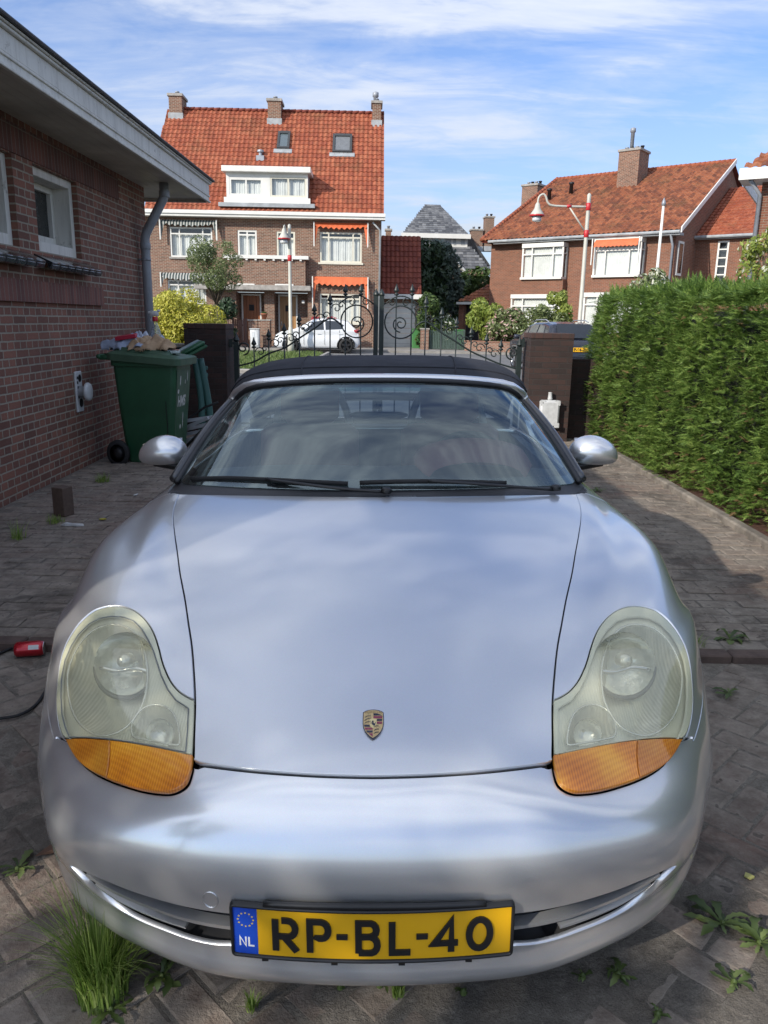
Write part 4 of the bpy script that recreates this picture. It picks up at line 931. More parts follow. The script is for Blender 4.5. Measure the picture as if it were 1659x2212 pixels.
# ---- side mirrors
def mirr(sg):
    m = bpy.data.objects.new('side_mirror', None); COL.objects.link(m); m.parent = car
    c = Vector((sg*.832, 1.80, .962)); V = []; nu, nv = 36, 24
    for j in range(nv+1):
        ph = math.pi*j/nv; 
        for i in range(nu):
            th = 2*math.pi*i/nu
            # long axis = x; blunt inner end, rounder outer end
            ax = math.cos(ph); rr_ = math.sin(ph)**0.78
            x = ax*0.094; k = 1.0-0.10*max(0, ax)+0.05*max(0, -ax)
            y = -rr_*math.cos(th)*0.075*k if math.cos(th) > 0 else -rr_*math.cos(th)*0.012
            z = rr_*math.sin(th)*(0.064 if math.sin(th) > 0 else 0.052)*k - 0.012*ax*ax
            z -= 0.006*(1+ax)
            V.append((c.x+sg*x, c.y+y, c.z+z))
    F = [(j*nu+i, j*nu+(i+1) % nu, (j+1)*nu+(i+1) % nu, (j+1)*nu+i) for j in range(nv) for i in range(nu)]
    if sg < 0: F = [f[::-1] for f in F]
    mk('mirror_shell', V, F, M_paint, m, True, uv=False)
    g = G(); g.tube([c+Vector((sg*.04, .004, -.05)), c+Vector((-sg*.03, .004, -.057)), c+Vector((-sg*.08, .0, -.065)), c+Vector((-sg*.115, -.005, -.105))], [.018, .026, .026, .03], 12, flat=.8); g.mk('mirror_foot', M_black, m, True)
    g = G(); g.tube([c+Vector((-sg*.07, -.008, -.030)), c+Vector((-sg*.095, -.012, -.036)), c+Vector((-sg*.118, -.010, -.042))], [.030, .020, .014], 12); g.mk('mirror_neck', M_paint, m, True)
    g = G(); g.prism([(sg*(-.07+.0), -.04), (sg*.08, -.035), (sg*.085, .02), (sg*.02, .045), (sg*-.07, .045)], Matrix.Translation(c+Vector((0, .018, 0))) @ Matrix.Rotation(rad(90), 4, 'X'), -.001, .001); g.mk('mirror_glass', M_chrome, m)
for sg in (-1, 1): mirr(sg)

# ---- road wheels
def wheel(x, y, par, R=.315, w=.22, mt=M_rubber, mr=M_chrome, side=None):
    s = side or (1 if x > 0 else -1)
    wh = bpy.data.objects.new('wheel', None); COL.objects.link(wh); wh.parent = par; wh.location = (x, y, R)
    if side: wh.rotation_euler = (0, 0, rad(90))
    Mw = Matrix.Rotation(rad(90)*s, 4, 'Y'); g = G(); h = w/2
    g.lathe([(R*.68, -h), (R*.9, -h), (R*.98, -h*.8), (R, -h*.5), (R, h*.5), (R*.98, h*.8), (R*.92, h), (R*.68, h)], 40, Mw, cap=False); g.mk('tyre', mt, wh, True)
    g = G(); g.lathe([(R*.68, h*.9), (R*.66, h*.8), (R*.64, -h), (R*.05, -h)], 40, Mw, cap=False)
    for k in range(5):
        a = 2*math.pi*k/5; p = [(R*.10*math.cos(a+q_), R*.10*math.sin(a+q_)) for q_ in (1.2, -1.2)]+[(R*.66*math.cos(a-.22), R*.66*math.sin(a-.22)), (R*.66*math.cos(a+.22), R*.66*math.sin(a+.22))]
        g.prism([p[1], p[2], p[3], p[0]], Mw, h*.3, h*.75)
    g.lathe([(R*.18, h*.2), (R*.18, h*.8), (R*.1, h*.85), (.001, h*.85)], 20, Mw); g.mk('rim', mr, wh)
    return wh
for y in (.87, 3.285):
    for x in (-.715, .715): wheel(x, y, car, R=.305, w=.20)
# ================================================================== ground, street, paving
def groundmat():
    m, nt, o = newmat('far_ground'); co = obj_co(nt)
    c = RAMP(nt, noise(nt, 0.6, 8, 0.65, co), [(0.3, (0.10, 0.10, 0.085)), (0.6, (0.16, 0.15, 0.13))])
    pbsdf(nt, o, Base_Color=c, Roughness=0.95, Normal=bump(nt, noise(nt, 20, 5, 0.7, co), 0.5, 0.01)); return m
def dirtmat(name, lo, mid, hi, sc=3.0):
    m, nt, o = newmat(name); co = obj_co(nt)
    a = noise(nt, sc*0.35, 7, 0.7, co, 0.4); b = noise(nt, sc*9, 6, 0.75, co)
    f = MATH(nt, 'ADD', MATH(nt, 'MULTIPLY', a, 0.6), MATH(nt, 'MULTIPLY', b, 0.4))
    c = RAMP(nt, f, [(0.36, lo), (0.5, mid), (0.62, hi)])
    fine = noise(nt, 240, 3, 0.7, co); c = MIX(nt, 1.0, c, RAMP(nt, fine, [(0.3, 0.65), (0.7, 1.3)]), 'MULTIPLY')
    h = MATH(nt, 'ADD', MATH(nt, 'MULTIPLY', b, 1.0), MATH(nt, 'MULTIPLY', fine, 0.25))
    pbsdf(nt, o, Base_Color=c, Roughness=0.95, Normal=bump(nt, h, 0.9, 0.012)); return m
g = G(); g.quad((-600, -60, -0.10), (600, -60, -0.10), (600, 1500, -0.10), (-600, 1500, -0.10)); tag(g.mk('ground', groundmat()), kind='structure')
M_sand = dirtmat('sandy_dirt', (0.08, 0.068, 0.056), (0.16, 0.14, 0.115), (0.28, 0.25, 0.21))
M_asph = dirtmat('asphalt', (0.13, 0.13, 0.13), (0.17, 0.17, 0.17), (0.21, 0.205, 0.20), 1.0)
g = G(); g.box(-12, 9, -8, 10.6, -0.09, -0.0035); tag(g.mk('yard_soil', M_sand), kind='structure')
g = G(); g.box(-60, 60, 10.6, 36.8, -0.09, -0.02); tag(g.mk('street', M_asph), kind='structure')
g = G(); g.box(-60, 60, 36.8, 42, -0.09, 0.08); tag(g.mk('pavement', simple('pavement_tiles', (0.26, 0.245, 0.22), 0.9, var=0.3, nscale=2)), kind='structure')
# pavers: herringbone in front, laid in courses further back, worn and half covered by sand
def pavemat():
    m, nt, o = newmat('worn_clay_pavers'); g_ = N(nt, 'ShaderNodeNewGeometry'); co = obj_co(nt)
    c = RAMP(nt, g_.outputs['Random Per Island'], [(0.0, (0.075, 0.050, 0.042)), (0.35, (0.12, 0.076, 0.060)), (0.7, (0.155, 0.090, 0.068)), (1.0, (0.11, 0.095, 0.083))])
    big = noise(nt, 0.9, 7, 0.7, co, 0.6); fine = noise(nt, 30, 5, 0.7, co)
    f = MATH(nt, 'ADD', MATH(nt, 'MULTIPLY', big, 0.7), MATH(nt, 'MULTIPLY', fine, 0.3))
    d = RAMP(nt, f, [(0.38, 0.20), (0.50, 0.75), (0.62, 0.98)])
    dirt = RAMP(nt, noise(nt, 11, 5, 0.7, co), [(0.3, (0.15, 0.125, 0.10)), (0.7, (0.36, 0.315, 0.26))])
    c = MIX(nt, d, c, dirt)
    spots = RAMP(nt, noise(nt, 22, 2, 0.5, co), [(0.66, 0), (0.70, 1)]); c = MIX(nt, MATH(nt, 'MULTIPLY', spots, 0.6), c, (0.035, 0.028, 0.024))
    soil = RAMP(nt, noise(nt, 1.7, 8, 0.75, co, 0.8), [(0.52, 0), (0.62, 1)]); c = MIX(nt, MATH(nt, 'MULTIPLY', soil, 0.65), c, (0.045, 0.038, 0.032))
    h = MATH(nt, 'ADD', fine, MATH(nt, 'MULTIPLY', noise(nt, 160, 3, 0.7, co), 0.4))
    pbsdf(nt, o, Base_Color=c, Roughness=0.92, Normal=bump(nt, h, 0.9, 0.006)); return m
def pavers():
    g = G(); s2 = math.sqrt(0.5)
    def brick(cx, cy, w, l, ang, zt):
        ca, sa = math.cos(ang), math.sin(ang); tz = zt+random.uniform(-.004, .004); tx, ty = random.uniform(-.012, .012), random.uniform(-.012, .012)
        vs = []
        for ins, dz in ((0, -0.02), (0, -0.004), (0.010, 0)):
            for sx, sy in ((-1, -1), (1, -1), (1, 1), (-1, 1)):
                x, y = sx*(w/2-ins)+(random.uniform(-.0015, .0015) if ins else 0), sy*(l/2-ins); vs.append((cx+x*ca-y*sa, cy+x*sa+y*ca, tz+dz+x*tx+y*ty))
        g.add(vs, [(8, 9, 10, 11)]+[(k*4+i, k*4+(i+1) % 4, (k+1)*4+(i+1) % 4, (k+1)*4+i) for k in (0, 1) for i in range(4)])
    a, b, j = 0.098, 0.198, 0.1
    # herringbone cell walk, rotated 45 degrees
    A = rad(45)
    for i in range(-60, 60):
        for k in range(-60, 60):
            # unit grid: place a horizontal brick when (i-k)%4==0, a vertical one when (i-k)%4==2 (in tenths)
            m_ = (i-k) % 4
            if m_ == 0: x, y, w, l = (i+1)*j, (k+.5)*j, b, a
            elif m_ == 2: x, y, w, l = (i+.5)*j, (k)*j, a, b
            else: continue
            if m_ == 2: y = (k)*j
            X = x*s2-y*s2; Y = x*s2+y*s2+1.6
            if -2.75 < X < 2.5 and 0.55 < Y < 3.12: brick(X, Y, w, l, A, 0.0)
    n = 0; y = 3.30; zt = 0.03
    while y < 10.2:
        x = -2.86+(0.105 if n % 2 else 0)
        while x < 2.45: brick(x+.1, y, 0.204, 0.101, 0, zt if y > 3.5 else zt); x += 0.211
        y += 0.106; n += 1
    tag(g.mk('driveway_paving', pavemat()), kind='structure')
    g = G(); x = -2.85
    while x < 2.45: g.box(x, x+.205, 3.155, 3.235, -.05, .035+random.uniform(-.003, .003), b=.006); x += .21
    tag(g.mk('step_kerb', simple('step_bricks', (0.10, 0.07, 0.058), 0.9, var=0.4, nscale=8, bmp=0.7)), kind='structure')
    g = G(); g.box(-2.9, 2.5, 3.2, 10.3, -.05, .0245); tag(g.mk('driveway_bed', M_sand), kind='structure')
pavers()
def drift():
    # loose sand lying over and between the pavers
    nx, ny = 260, 150; X, Y = np.meshgrid(np.linspace(-2.8, 2.5, nx), np.linspace(.55, 3.14, ny)); Z = np.zeros_like(X); r_ = np.random.default_rng(21)
    for k in range(46):
        a = r_.uniform(0, 6.28); f = 2.2*1.09**k; Z += np.sin(f*(X*math.cos(a)+Y*math.sin(a))+r_.uniform(0, 6.28))/(1.055**k)
    Z = (Z-Z.mean())/Z.std()*.0028-.0024
    o = mk('sand_drift', np.stack([X, Y, Z], -1).reshape(-1, 3), [(j*nx+i, j*nx+i+1, (j+1)*nx+i+1, (j+1)*nx+i) for j in range(ny-1) for i in range(nx-1)], M_sand, None, True, uv=False); tag(o, kind='structure')
drift()
# sand drifts along the hedge
g = G(); g.box(2.53, 2.61, 0.5, 10.4, -.05, .075, b=.012); tag(g.mk('kerb', simple('dirty_kerb', (0.20, 0.175, 0.145), 0.9, var=0.5, nscale=6, bmp=0.7)), kind='structure')
g = G(); g.box(2.61, 6, 0.3, 11, -.06, .045); tag(g.mk('hedge_bed', simple('leaf_litter', (0.10, 0.045, 0.03), 0.95, var=0.5, nscale=40, bmp=1.0, bscale=120, dist=0.01)), kind='structure')

# grass patch beyond the gate
M_grass = leafmat('grass_blades', (0.07, 0.12, 0.025), (0.13, 0.20, 0.05), (0.24, 0.28, 0.10), 0.3)
def blades(n, X0, X1, Y0, Y1, z, h, name, w=0.012, mat=None):
    x = rng.uniform(X0, X1, n); y = rng.uniform(Y0, Y1, n); a = rng.uniform(0, 6.28, n); hh = h*rng.uniform(.5, 1.2, n); lx = rng.normal(0, .4, n)*hh; ly = rng.normal(0, .4, n)*hh
    V = np.stack([np.stack([x-w*np.cos(a), y-w*np.sin(a), np.full(n, z)], 1), np.stack([x+w*np.cos(a), y+w*np.sin(a), np.full(n, z)], 1), np.stack([x+lx, y+ly, z+hh], 1)], 1).reshape(-1, 3)
    return mk(name, V, np.arange(3*n).reshape(-1, 3), mat or M_grass, uv=False)
g = G(); g.box(-14, -2.6, 21.5, 34.0, -.05, .03, b=.01); tag(g.mk('lawn_soil', simple('lawn_soil', (0.09, 0.12, 0.035), 0.95, var=0.4, nscale=2.5, bmp=0.8)), kind='structure')
tag(blades(26000, -13.8, -2.75, 21.7, 33.8, .02, .13, 'grass', .02), 'mown grass on the strip beyond the gate', kind='stuff')
g = G(); g.box(-14, -2.45, 21.25, 21.5, -.05, .09, b=.02); g.box(-2.6, -2.45, 21.5, 34, -.05, .09, b=.02); tag(g.mk('lawn_kerb', M_concrete), kind='structure')

# ================================================================== the brick garage building on the left
WX = -2.925
bld = thing('brick_garage', 'dark red brick garage with a wide white eave and small windows', 'building', (WX, 4.9, 0))
FK = .70; ZS = 2.93                                         # soffit height
def wallrects(x0, x1, z0, z1, ops):
    xs = sorted({x0, x1, *[o[0] for o in ops], *[o[1] for o in ops]}); zs = sorted({z0, z1, *[o[2] for o in ops], *[o[3] for o in ops]})
    for a, b in zip(xs, xs[1:]):
        for c, d in zip(zs, zs[1:]):
            if not any(o[0] <= (a+b)/2 <= o[1] and o[2] <= (c+d)/2 <= o[3] for o in ops): yield a, b, c, d
# wall frame: local y runs along the wall (world Y-4.9), local x outwards
def wpt(u, v): p = PX(u, v, WX); return p.y-4.9, p.z
y0w, y1w = -5.1, 9.79-4.9
wb = [wpt(130, 340), wpt(281, 700)]
# window openings measured on the photograph
wl = wpt(45, 372)[0]; 
def yz(u, v): return wpt(u, v)
w2a, w2b = yz(72, 450), yz(166, 470)
print('win', yz(70, 353), yz(166, 398), yz(70, 520), yz(166, 555), yz(42, 320), yz(42, 510), yz(200,575), yz(85,556))
WZ0, WZ1 = yz(166, 558)[1], yz(160, 392)[1]
wy0, wy1 = yz(72, 450)[0]+.05, yz(166, 480)[0]+.06
ops = [(wy0, wy1, WZ0, WZ1), (wy0-(wy1-wy0)-.36, wy0-.36, WZ0, WZ1)]
ops.append((ops[1][0]-(wy1-wy0)-.36, ops[1][0]-.36, WZ0, WZ1))
g = G()
for a, b, c, d in wallrects(y0w, y1w, -.05, ZS+.25, ops):
    g.quad((0, a, c), (0, b, c), (0, b, d), (0, a, d))
for a, b, c, d in ops:
    g.quad((0, a, c), (0, a, d), (-.27, a, d), (-.27, a, c)); g.quad((0, b, c), (-.27, b, c), (-.27, b, d), (0, b, d)); g.quad((0, a, d), (0, b, d), (-.27, b, d), (-.27, a, d)); g.quad((0, a, c), (-.27, a, c), (-.27, b, c), (0, b, c))
g.quad((0, y1w, -.05), (-9, y1w, -.05), (-9, y1w, ZS+.25), (0, y1w, ZS+.25)); g.quad((0, y0w, -.05), (0, y0w, ZS+.25), (-9, y0w, ZS+.25), (-9, y0w, -.05)); g.quad((-9, y0w, -.05), (-9, y0w, ZS+.25), (-9, y1w, ZS+.25), (-9, y1w, -.05))
g.mk('wall', M_brickL, bld)
# soldier courses: lintel band above the windows, corbelled course below the sills
sold = brickmat('soldier_course', (0.18, 0.07, 0.052), (0.10, 0.043, 0.036), (0.20, 0.17, 0.14), bw=0.066, bh=0.22, ms=0.005, offs=0.0)
g = G(); g.box(.0, .012, y0w, y1w-.95, WZ1+.01, WZ1+.23); g.mk('lintel_band', sold, bld)
g = G(); g.box(.0, .035, y0w, wy1+.42, WZ0-.42, WZ0-.25); g.mk('brick_ledge', brickmat('ledge_course', (0.24, 0.095, 0.07), (0.14, 0.058, 0.047), (0.2, 0.17, 0.14), bw=0.066, bh=0.3, ms=0.005, offs=0.0), bld)
M_sill = simple('glazed_sill_tile', (0.022, 0.024, 0.027), 0.22, var=0.3, bmp=0.2, coat=0.6)
for a, b, c, d in ops:
    w = bpy.data.objects.new('window', None); COL.objects.link(w); w.parent = bld
    g = G(); t = .07; x0, x1 = -.24, -.05
    g.box(x0, x1, a, a+t, c, d); g.box(x0, x1, b-t, b, c, d); g.box(x0, x1, a+t, b-t, d-t, d); g.box(x0, x1, a+t, b-t, c, c+t*1.3); bevel(g.mk('frame', M_oldwhite, w), .006)
    g = G(); a2, b2, c2, d2 = a+t+.003, b-t-.003, c+t*1.3+.003, d-t-.003; t2 = .055; xs0, xs1 = -.26, -.20
    g.box(xs0, xs1, a2, a2+t2, c2, d2); g.box(xs0, xs1, b2-t2, b2, c2, d2); g.box(xs0, xs1, a2+t2, b2-t2, d2-t2, d2); g.box(xs0, xs1, a2+t2, b2-t2, c2, c2+t2*1.4); bevel(g.mk('sash', M_oldwhite, w), .005)
    g = G(); g.box(-.245, -.240, a2+t2, b2-t2, c2+t2, d2-t2); g.mk('pane', simple('dark_pane', (0.015, 0.018, 0.017), 0.25, bmp=0), w)
    g = G(); n = 7; yw = (b-a+.24)/n; 
    for k in range(n):
        ys = a-.12+k*yw; Ms = Matrix.Translation((-.03, ys, c-.015)) @ Matrix.Rotation(rad(24), 4, 'Y')
        g.box(-.02, .20, .001, yw-.001, -.03, .0, Ms, b=.005); g.box(.165, .203, .001, yw-.001, -.065, -.012, Ms, b=.012)
    autosmooth(g.mk('sill', M_sill, w), 40)
# eave: fascia, mouldings, soffit boards, gutter edge, roof with tiles
ey0, ey1, ex = y0w-.5, y1w+.86, .585
EZ = ZS-.03
g = G()
for k in range(6):
    xa = k*(ex-.03)/6; g.box(xa+.0015, xa+(ex-.03)/6-.0015, ey0, ey1, ZS, ZS+.02)
g.box(-9, 0, y1w, ey1, ZS, ZS+.02); g.mk('soffit', M_soffit, bld)
g = G()
def fasc(x0, x1, y0, y1, z0, z1): g.box(x0, x1, y0, y1, z0, z1, b=.004)
fasc(ex-.03, ex, ey0, ey1, EZ, EZ+FK*.10); fasc(ex-.015, ex+.018, ey0, ey1+.018, EZ-.010, EZ+FK*.018); fasc(ex-.01, ex+.012, ey0, ey1+.012, EZ+FK*.085, EZ+FK*.115)
fasc(ex-.03, ex+.004, ey0, ey1+.004, EZ+FK*.118, EZ+FK*.30); fasc(ex-.01, ex+.03, ey0, ey1+.03, EZ+FK*.302, EZ+FK*.33); fasc(ex+.0, ex+.045, ey0, ey1+.045, EZ+FK*.332, EZ+FK*.352)
for (z0, z1, o_) in ((EZ, EZ+FK*.10, 0), (EZ-.010, EZ+FK*.018, .018), (EZ+FK*.085, EZ+FK*.115, .012), (EZ+FK*.118, EZ+FK*.30, .004), (EZ+FK*.302, EZ+FK*.33, .03)): g.box(-9, ex-.032, ey1-.03, ey1+o_, z0, z1, b=.004)
g.mk('fascia', M_oldwhite, bld)
g = G(); g.box(ex-.1, ex+.062, ey0, ey1+.06, EZ+FK*.354, EZ+FK*.372, b=.004); g.tube([(ex+.055, ey0, EZ+FK*.372), (ex+.055, ey1+.06, EZ+FK*.372)], .016, 8); g.box(-9, ex-.1, ey1-.1, ey1+.06, EZ+FK*.354, EZ+FK*.372, b=.004); g.mk('gutter_edge', simple('bitumen', (0.035, 0.036, 0.038), 0.6, var=0.3), bld)
g = G(); zr = EZ+FK*.36; sl = rad(35)
for i in range(14):                              # tile rows climbing away from the eave, hipped at the street end
    for j in range(90):
        yy = ey0+.1+j*.22
        xx = ex-.25-i*.26; 
        if yy > ey1-.35-i*.26 or yy < ey0+.2+i*.26*.45: continue
        Mt = Matrix.Translation((xx, yy, zr+.04+i*.26*math.tan(sl))) @ Matrix.Rotation(sl, 4, 'Y')
        g.tube([Mt @ Vector((-.16, 0, 0)), Mt @ Vector((.17, 0, .025))], [.085, .10], 6, flat=.45)
g.mk('roof_tiles', M_tileR, bld, True)
g = G(); g.add([(ex-.1, ey0, zr+.01), (ex-.1, ey1-.15, zr+.01), (-4.3, ey1-4.9, zr+.02+4.78*math.tan(sl)), (-4.3, ey0+2.2, zr+.02+4.78*math.tan(sl)), (-9.1, ey1-.15, zr+.01), (-9.1, ey0, zr+.01)], [(0, 1, 2, 3), (1, 4, 2), (3, 2, 4, 5), (0, 3, 5)]); g.mk('roof', M_tileR, bld)
g = G()
for i in range(12):                              # hip ridge tiles
    p0 = Vector((ex-.2-i*.28, ey1-.25-i*.28, zr+.10+i*.28*math.tan(sl))); g.tube([p0, p0+Vector((-.33, -.33, .33*math.tan(sl)+.02))], [.12, .10], 8, flat=.7)
g.mk('hip_tiles', M_tileR, bld, True)
# wall vent with a white round cap
vy, vz = wpt(168, 846)
M_pvc = simple('white_pvc', (0.55, 0.56, 0.56), 0.4, var=0.15, nscale=18)
v = thing('wall_vent', 'white boiler vent with a round cap on the brick wall', 'vent', (WX, vy+4.9, vz))
g = G(); g.box(.0, .02, -.075, .075, -.19, .19, b=.006); bevel(g.mk('backplate', M_pvc, v), .004)
g = G(); Mv = Matrix.Rotation(rad(90), 4, 'Y'); g.lathe([(.055, .02), (.055, .085)], 24, Mv, cap=False); g.mk('flue', simple('grey_flue', (.25, .26, .27), .5), v, True)
g = G(); g.lathe([(.07, .08), (.085, .085), (.088, .10), (.08, .115), (.06, .122), (.001, .124)], 32, Mv); g.mk('cap', M_pvc, v, True)
g = G()
for k in range(5): g.box(.021, .024, -.05, -.03, -.06+k*.045, -.035+k*.045)
g.lathe([(.035, .0215), (.035, .0245)], 16, Matrix.Translation((0, .015, .125)) @ Mv); g.lathe([(.042, .0215), (.042, .0245)], 16, Matrix.Translation((0, .01, -.105)) @ Mv); g.mk('grille', M_black, v)
# downpipe at the corner
dp = thing('downpipe', 'grey drainpipe bending down the corner of the brick garage', 'drainpipe', (WX, 9.5, 0))
def dl(u, v, x): p = PX(u, v, WX+x); return (x, p.y-9.5, p.z)
t1 = dl(362, 398, .34); t2 = dl(362, 432, .34); t3 = dl(313, 512, .09); 
print('dp', t1, t2, t3)
g = G(); r = .052; yk = t3[1]
pts = [(.34, yk+.0, ZS+.05), (.34, yk, ZS-.10), (.33, yk, ZS-.16), (.11, yk, t3[2]+.05), (.09, yk, t3[2]-.02), (.09, yk, t3[2]-.12), (.09, yk, .02)]
g.tube(pts, r, 14); g.mk('pipe', M_metalgrey, dp, True)
for z_, x_ in ((t3[2]-.10, .09), (ZS-.12, .34)): g = G(); g.lathe([(r+.006, -.035), (r+.008, -.03), (r+.008, .03), (r+.006, .035)], 16, Matrix.Translation((x_, yk, z_))); g.mk('pipe_collar', M_metalgrey, dp, True)
for z_ in (t3[2]-.25, .9): g = G(); g.lathe([(r+.004, -.015), (r+.004, .015)], 16, Matrix.Translation((.09, yk, z_))); g.box(0, .05, yk-.02, yk+.02, z_-.01, z_+.01); g.mk('pipe_clip', M_metalgrey, dp, True)

# ================================================================== gate pillars and gate
def pillar(name, label, u0, u1, vtop, Yf, depth, capm):
    a = PY(u0, vtop+40, Yf); b = PY(u1, vtop+40, Yf); zt = PY((u0+u1)/2, vtop, Yf).z
    t = thing(name, label, 'gate pillar', ((a.x+b.x)/2, Yf, 0)); w = (b.x-a.x)/2
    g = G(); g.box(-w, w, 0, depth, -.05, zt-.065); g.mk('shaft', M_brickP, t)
    g = G(); g.box(-w-.004, w+.004, -.004, depth+.004, zt-.062, zt); bevel(g.mk('coping', brickmat('coping_course', (0.09, 0.042, 0.032), (0.05, 0.03, 0.026), (0.05, 0.04, 0.034), bw=0.105, bh=0.5, ms=0.005, offs=0), t), .006)
    return t, w, zt
pl_, wl_, zl_ = pillar('gate_pillar', 'dark brick gate pillar beside the green bin', 398, 488, 699, 9.55, .5, None)
pr_, wr_, zr_ = pillar('gate_pillar', 'dark brick gate pillar carrying the white junction box', 1146, 1238, 720, 9.45, .5, None)
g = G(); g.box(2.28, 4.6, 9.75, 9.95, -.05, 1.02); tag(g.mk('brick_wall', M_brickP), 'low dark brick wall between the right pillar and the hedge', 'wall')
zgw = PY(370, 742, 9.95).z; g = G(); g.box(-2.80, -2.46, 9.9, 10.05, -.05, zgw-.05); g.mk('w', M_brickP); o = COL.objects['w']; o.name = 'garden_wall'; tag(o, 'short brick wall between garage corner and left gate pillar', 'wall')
g = G(); g.box(-.17, .17, -.09, .09, 0, .05, b=.01); cp_ = g.mk('coping', M_concrete, o); cp_.location = (-2.63, 9.975, zgw-.048)

GY = 9.75
gate = thing('wrought_iron_gate', 'double wrought iron gate with spearheads and scrolls behind the car', 'gate', (0, GY, 0))
def gp(u, v): p = PY(u, v, GY); return Vector((p.x, 0, p.z))
def flatring(g, c, r, w=.008, a0=0, a1=360, n=28): g.tube([c+Vector((r*math.cos(rad(a)), 0, r*math.sin(rad(a)))) for a in np.linspace(a0, a1, n)], w, 6, cap=(a1-a0) < 360)
def scroll(g, c, r, a0, turns, sgn=1, w=.007, n=34):
    g.tube([c+Vector((r*(1-.82*t)*math.cos(rad(a0)+sgn*t*turns*2*math.pi), 0, r*(1-.82*t)*math.sin(rad(a0)+sgn*t*turns*2*math.pi))) for t in np.linspace(0, 1, n)], w, 6)
def leaf(pk, xo, xc, side):
    lf = bpy.data.objects.new('gate_leaf', None); COL.objects.link(lf); lf.parent = gate
    g = G(); g.box(xo-.03, xo+.03, -.03, .03, 0, gp(512, 738).z); g.lathe([(.02, 0), (.042, .02), (.030, .05), (.012, .09), (.001, .13)], 12, Matrix.Translation((xo, 0, gp(512, 738).z))); g.mk('hinge_post', M_iron, lf)
    g = G(); g.box(xc-.028, xc+.028, -.03, .03, 0, gp(817, 640).z); g.lathe([(.03, 0), (.036, .02), (.03, .04), (.001, .09)], 12, Matrix.Translation((xc, 0, gp(817, 640).z))); g.mk('meeting_post', M_iron, lf)
    for x, z in pk:
        g = G(); g.tube([(x, 0, .12), (x, 0, z-.13)], .0085, 8)
        g.lathe([(.010, -.14), (.030, -.128), (.030, -.118), (.012, -.108), (.014, -.10), (.034, -.088), (.030, -.072), (.016, -.04), (.003, 0)], 8, Matrix.Translation((x, 0, z)) @ Matrix.Diagonal((1, .6, 1, 1))); g.mk('picket', M_iron, lf, True)
    # sweeping top rail under the heads
    zs = [z-.30 for x, z in pk]; g = G()
    rail = [Vector((xo, 0, pk[0][1]-.36))]+[Vector((x, 0, z-.30)) for (x, z) in pk if abs(x-xc) > .38]+[Vector((xc-side*.42, 0, gp(817, 700).z-.02))]
    rl = [Vector(q) for q in smoothc([tuple(q) for q in rail], 5)]; g.tube(rl, .012, 6)
    g.tube([(xo, 0, .15), (xc, 0, .15)], .014, 6); g.mk('rail', M_iron, lf, True)
    for i, (x, z) in enumerate(pk[:-1]):
        x2, z2 = pk[i+1]
        if abs(x-xc) < .45: continue
        g = G(); w_ = x2-x; c = Vector((x+w_*.42, 0, z-.18)); r = .062; scroll(g, c, r, 180 if side > 0 else 0, 1.15, -side); 
        c2 = Vector((x+w_*.75, 0, z-.14)); scroll(g, c2, .045, 0 if side > 0 else 180, 1.1, side); g.mk('scroll', M_iron, lf, True)
    cc = Vector((xc-side*.235, 0, gp(857, 696).z)); g = G(); flatring(g, cc, .195, .010); scroll(g, cc+Vector((0, 0, -.02)), .10, 270, 1.6, side, .009, 50); g.mk('scroll_circle', M_iron, lf, True)
    g = G(); xt = cc.x
    g.tube([Vector((xc-side*.03, 0, cc.z+.21))+Vector((-side*t*.42, 0, .10*math.sin(t*math.pi))) for t in np.linspace(0, 1, 14)], .009, 6)
    for dx in (.12, .30): scroll(g, Vector((xc-side*dx, 0, cc.z+.235)), .05, 90, 1.1, side if dx < .2 else -side)
    g.mk('scroll', M_iron, lf, True)
    c = Vector((xo+side*.085, 0, gp(528, 752).z)); g = G(); scroll(g, c, .085, 270, 1.5, side, .010, 44); g.mk('scroll', M_iron, lf, True)
PL = [(548,728),(580,710),(613.5,698),(646,676.5),(679,655),(713,633),(746.5,613),(780,613)]
PR = [(1083,733),(1052,720),(1019,705),(987,684),(955,664),(921,640),(891,613),(857,613)]
leaf([(gp(u, v).x, gp(u, v).z) for u, v in PL], gp(512, 800).x, gp(811, 760).x, 1)
leaf([(gp(u, v).x, gp(u, v).z) for u, v in PR], gp(1119, 800).x, gp(823, 760).x, -1)
g = G()
for u, s in ((503, -1), (1126, 1)):
    for v in (741,):
        p = gp(u, v); g.box(p.x-.05, p.x+.05, -.02, .02, p.z-.015, p.z+.015); g.box(p.x+s*.02-.02, p.x+s*.02+.02, -.03, .03, p.z-.05, p.z+.05)
g.mk('hinge', M_iron, gate)
g = G()
for v in (728, 762):
    p = gp(1140, v); g.lathe([(.012, -.03), (.022, -.025), (.022, .0), (.008, .006), (.008, .03)], 10, Matrix.Translation(p+Vector((.02, -.1, 0))) @ Matrix.Rotation(rad(90), 4, 'Y'))
g.mk('wall_bolt', M_chrome, gate, True)
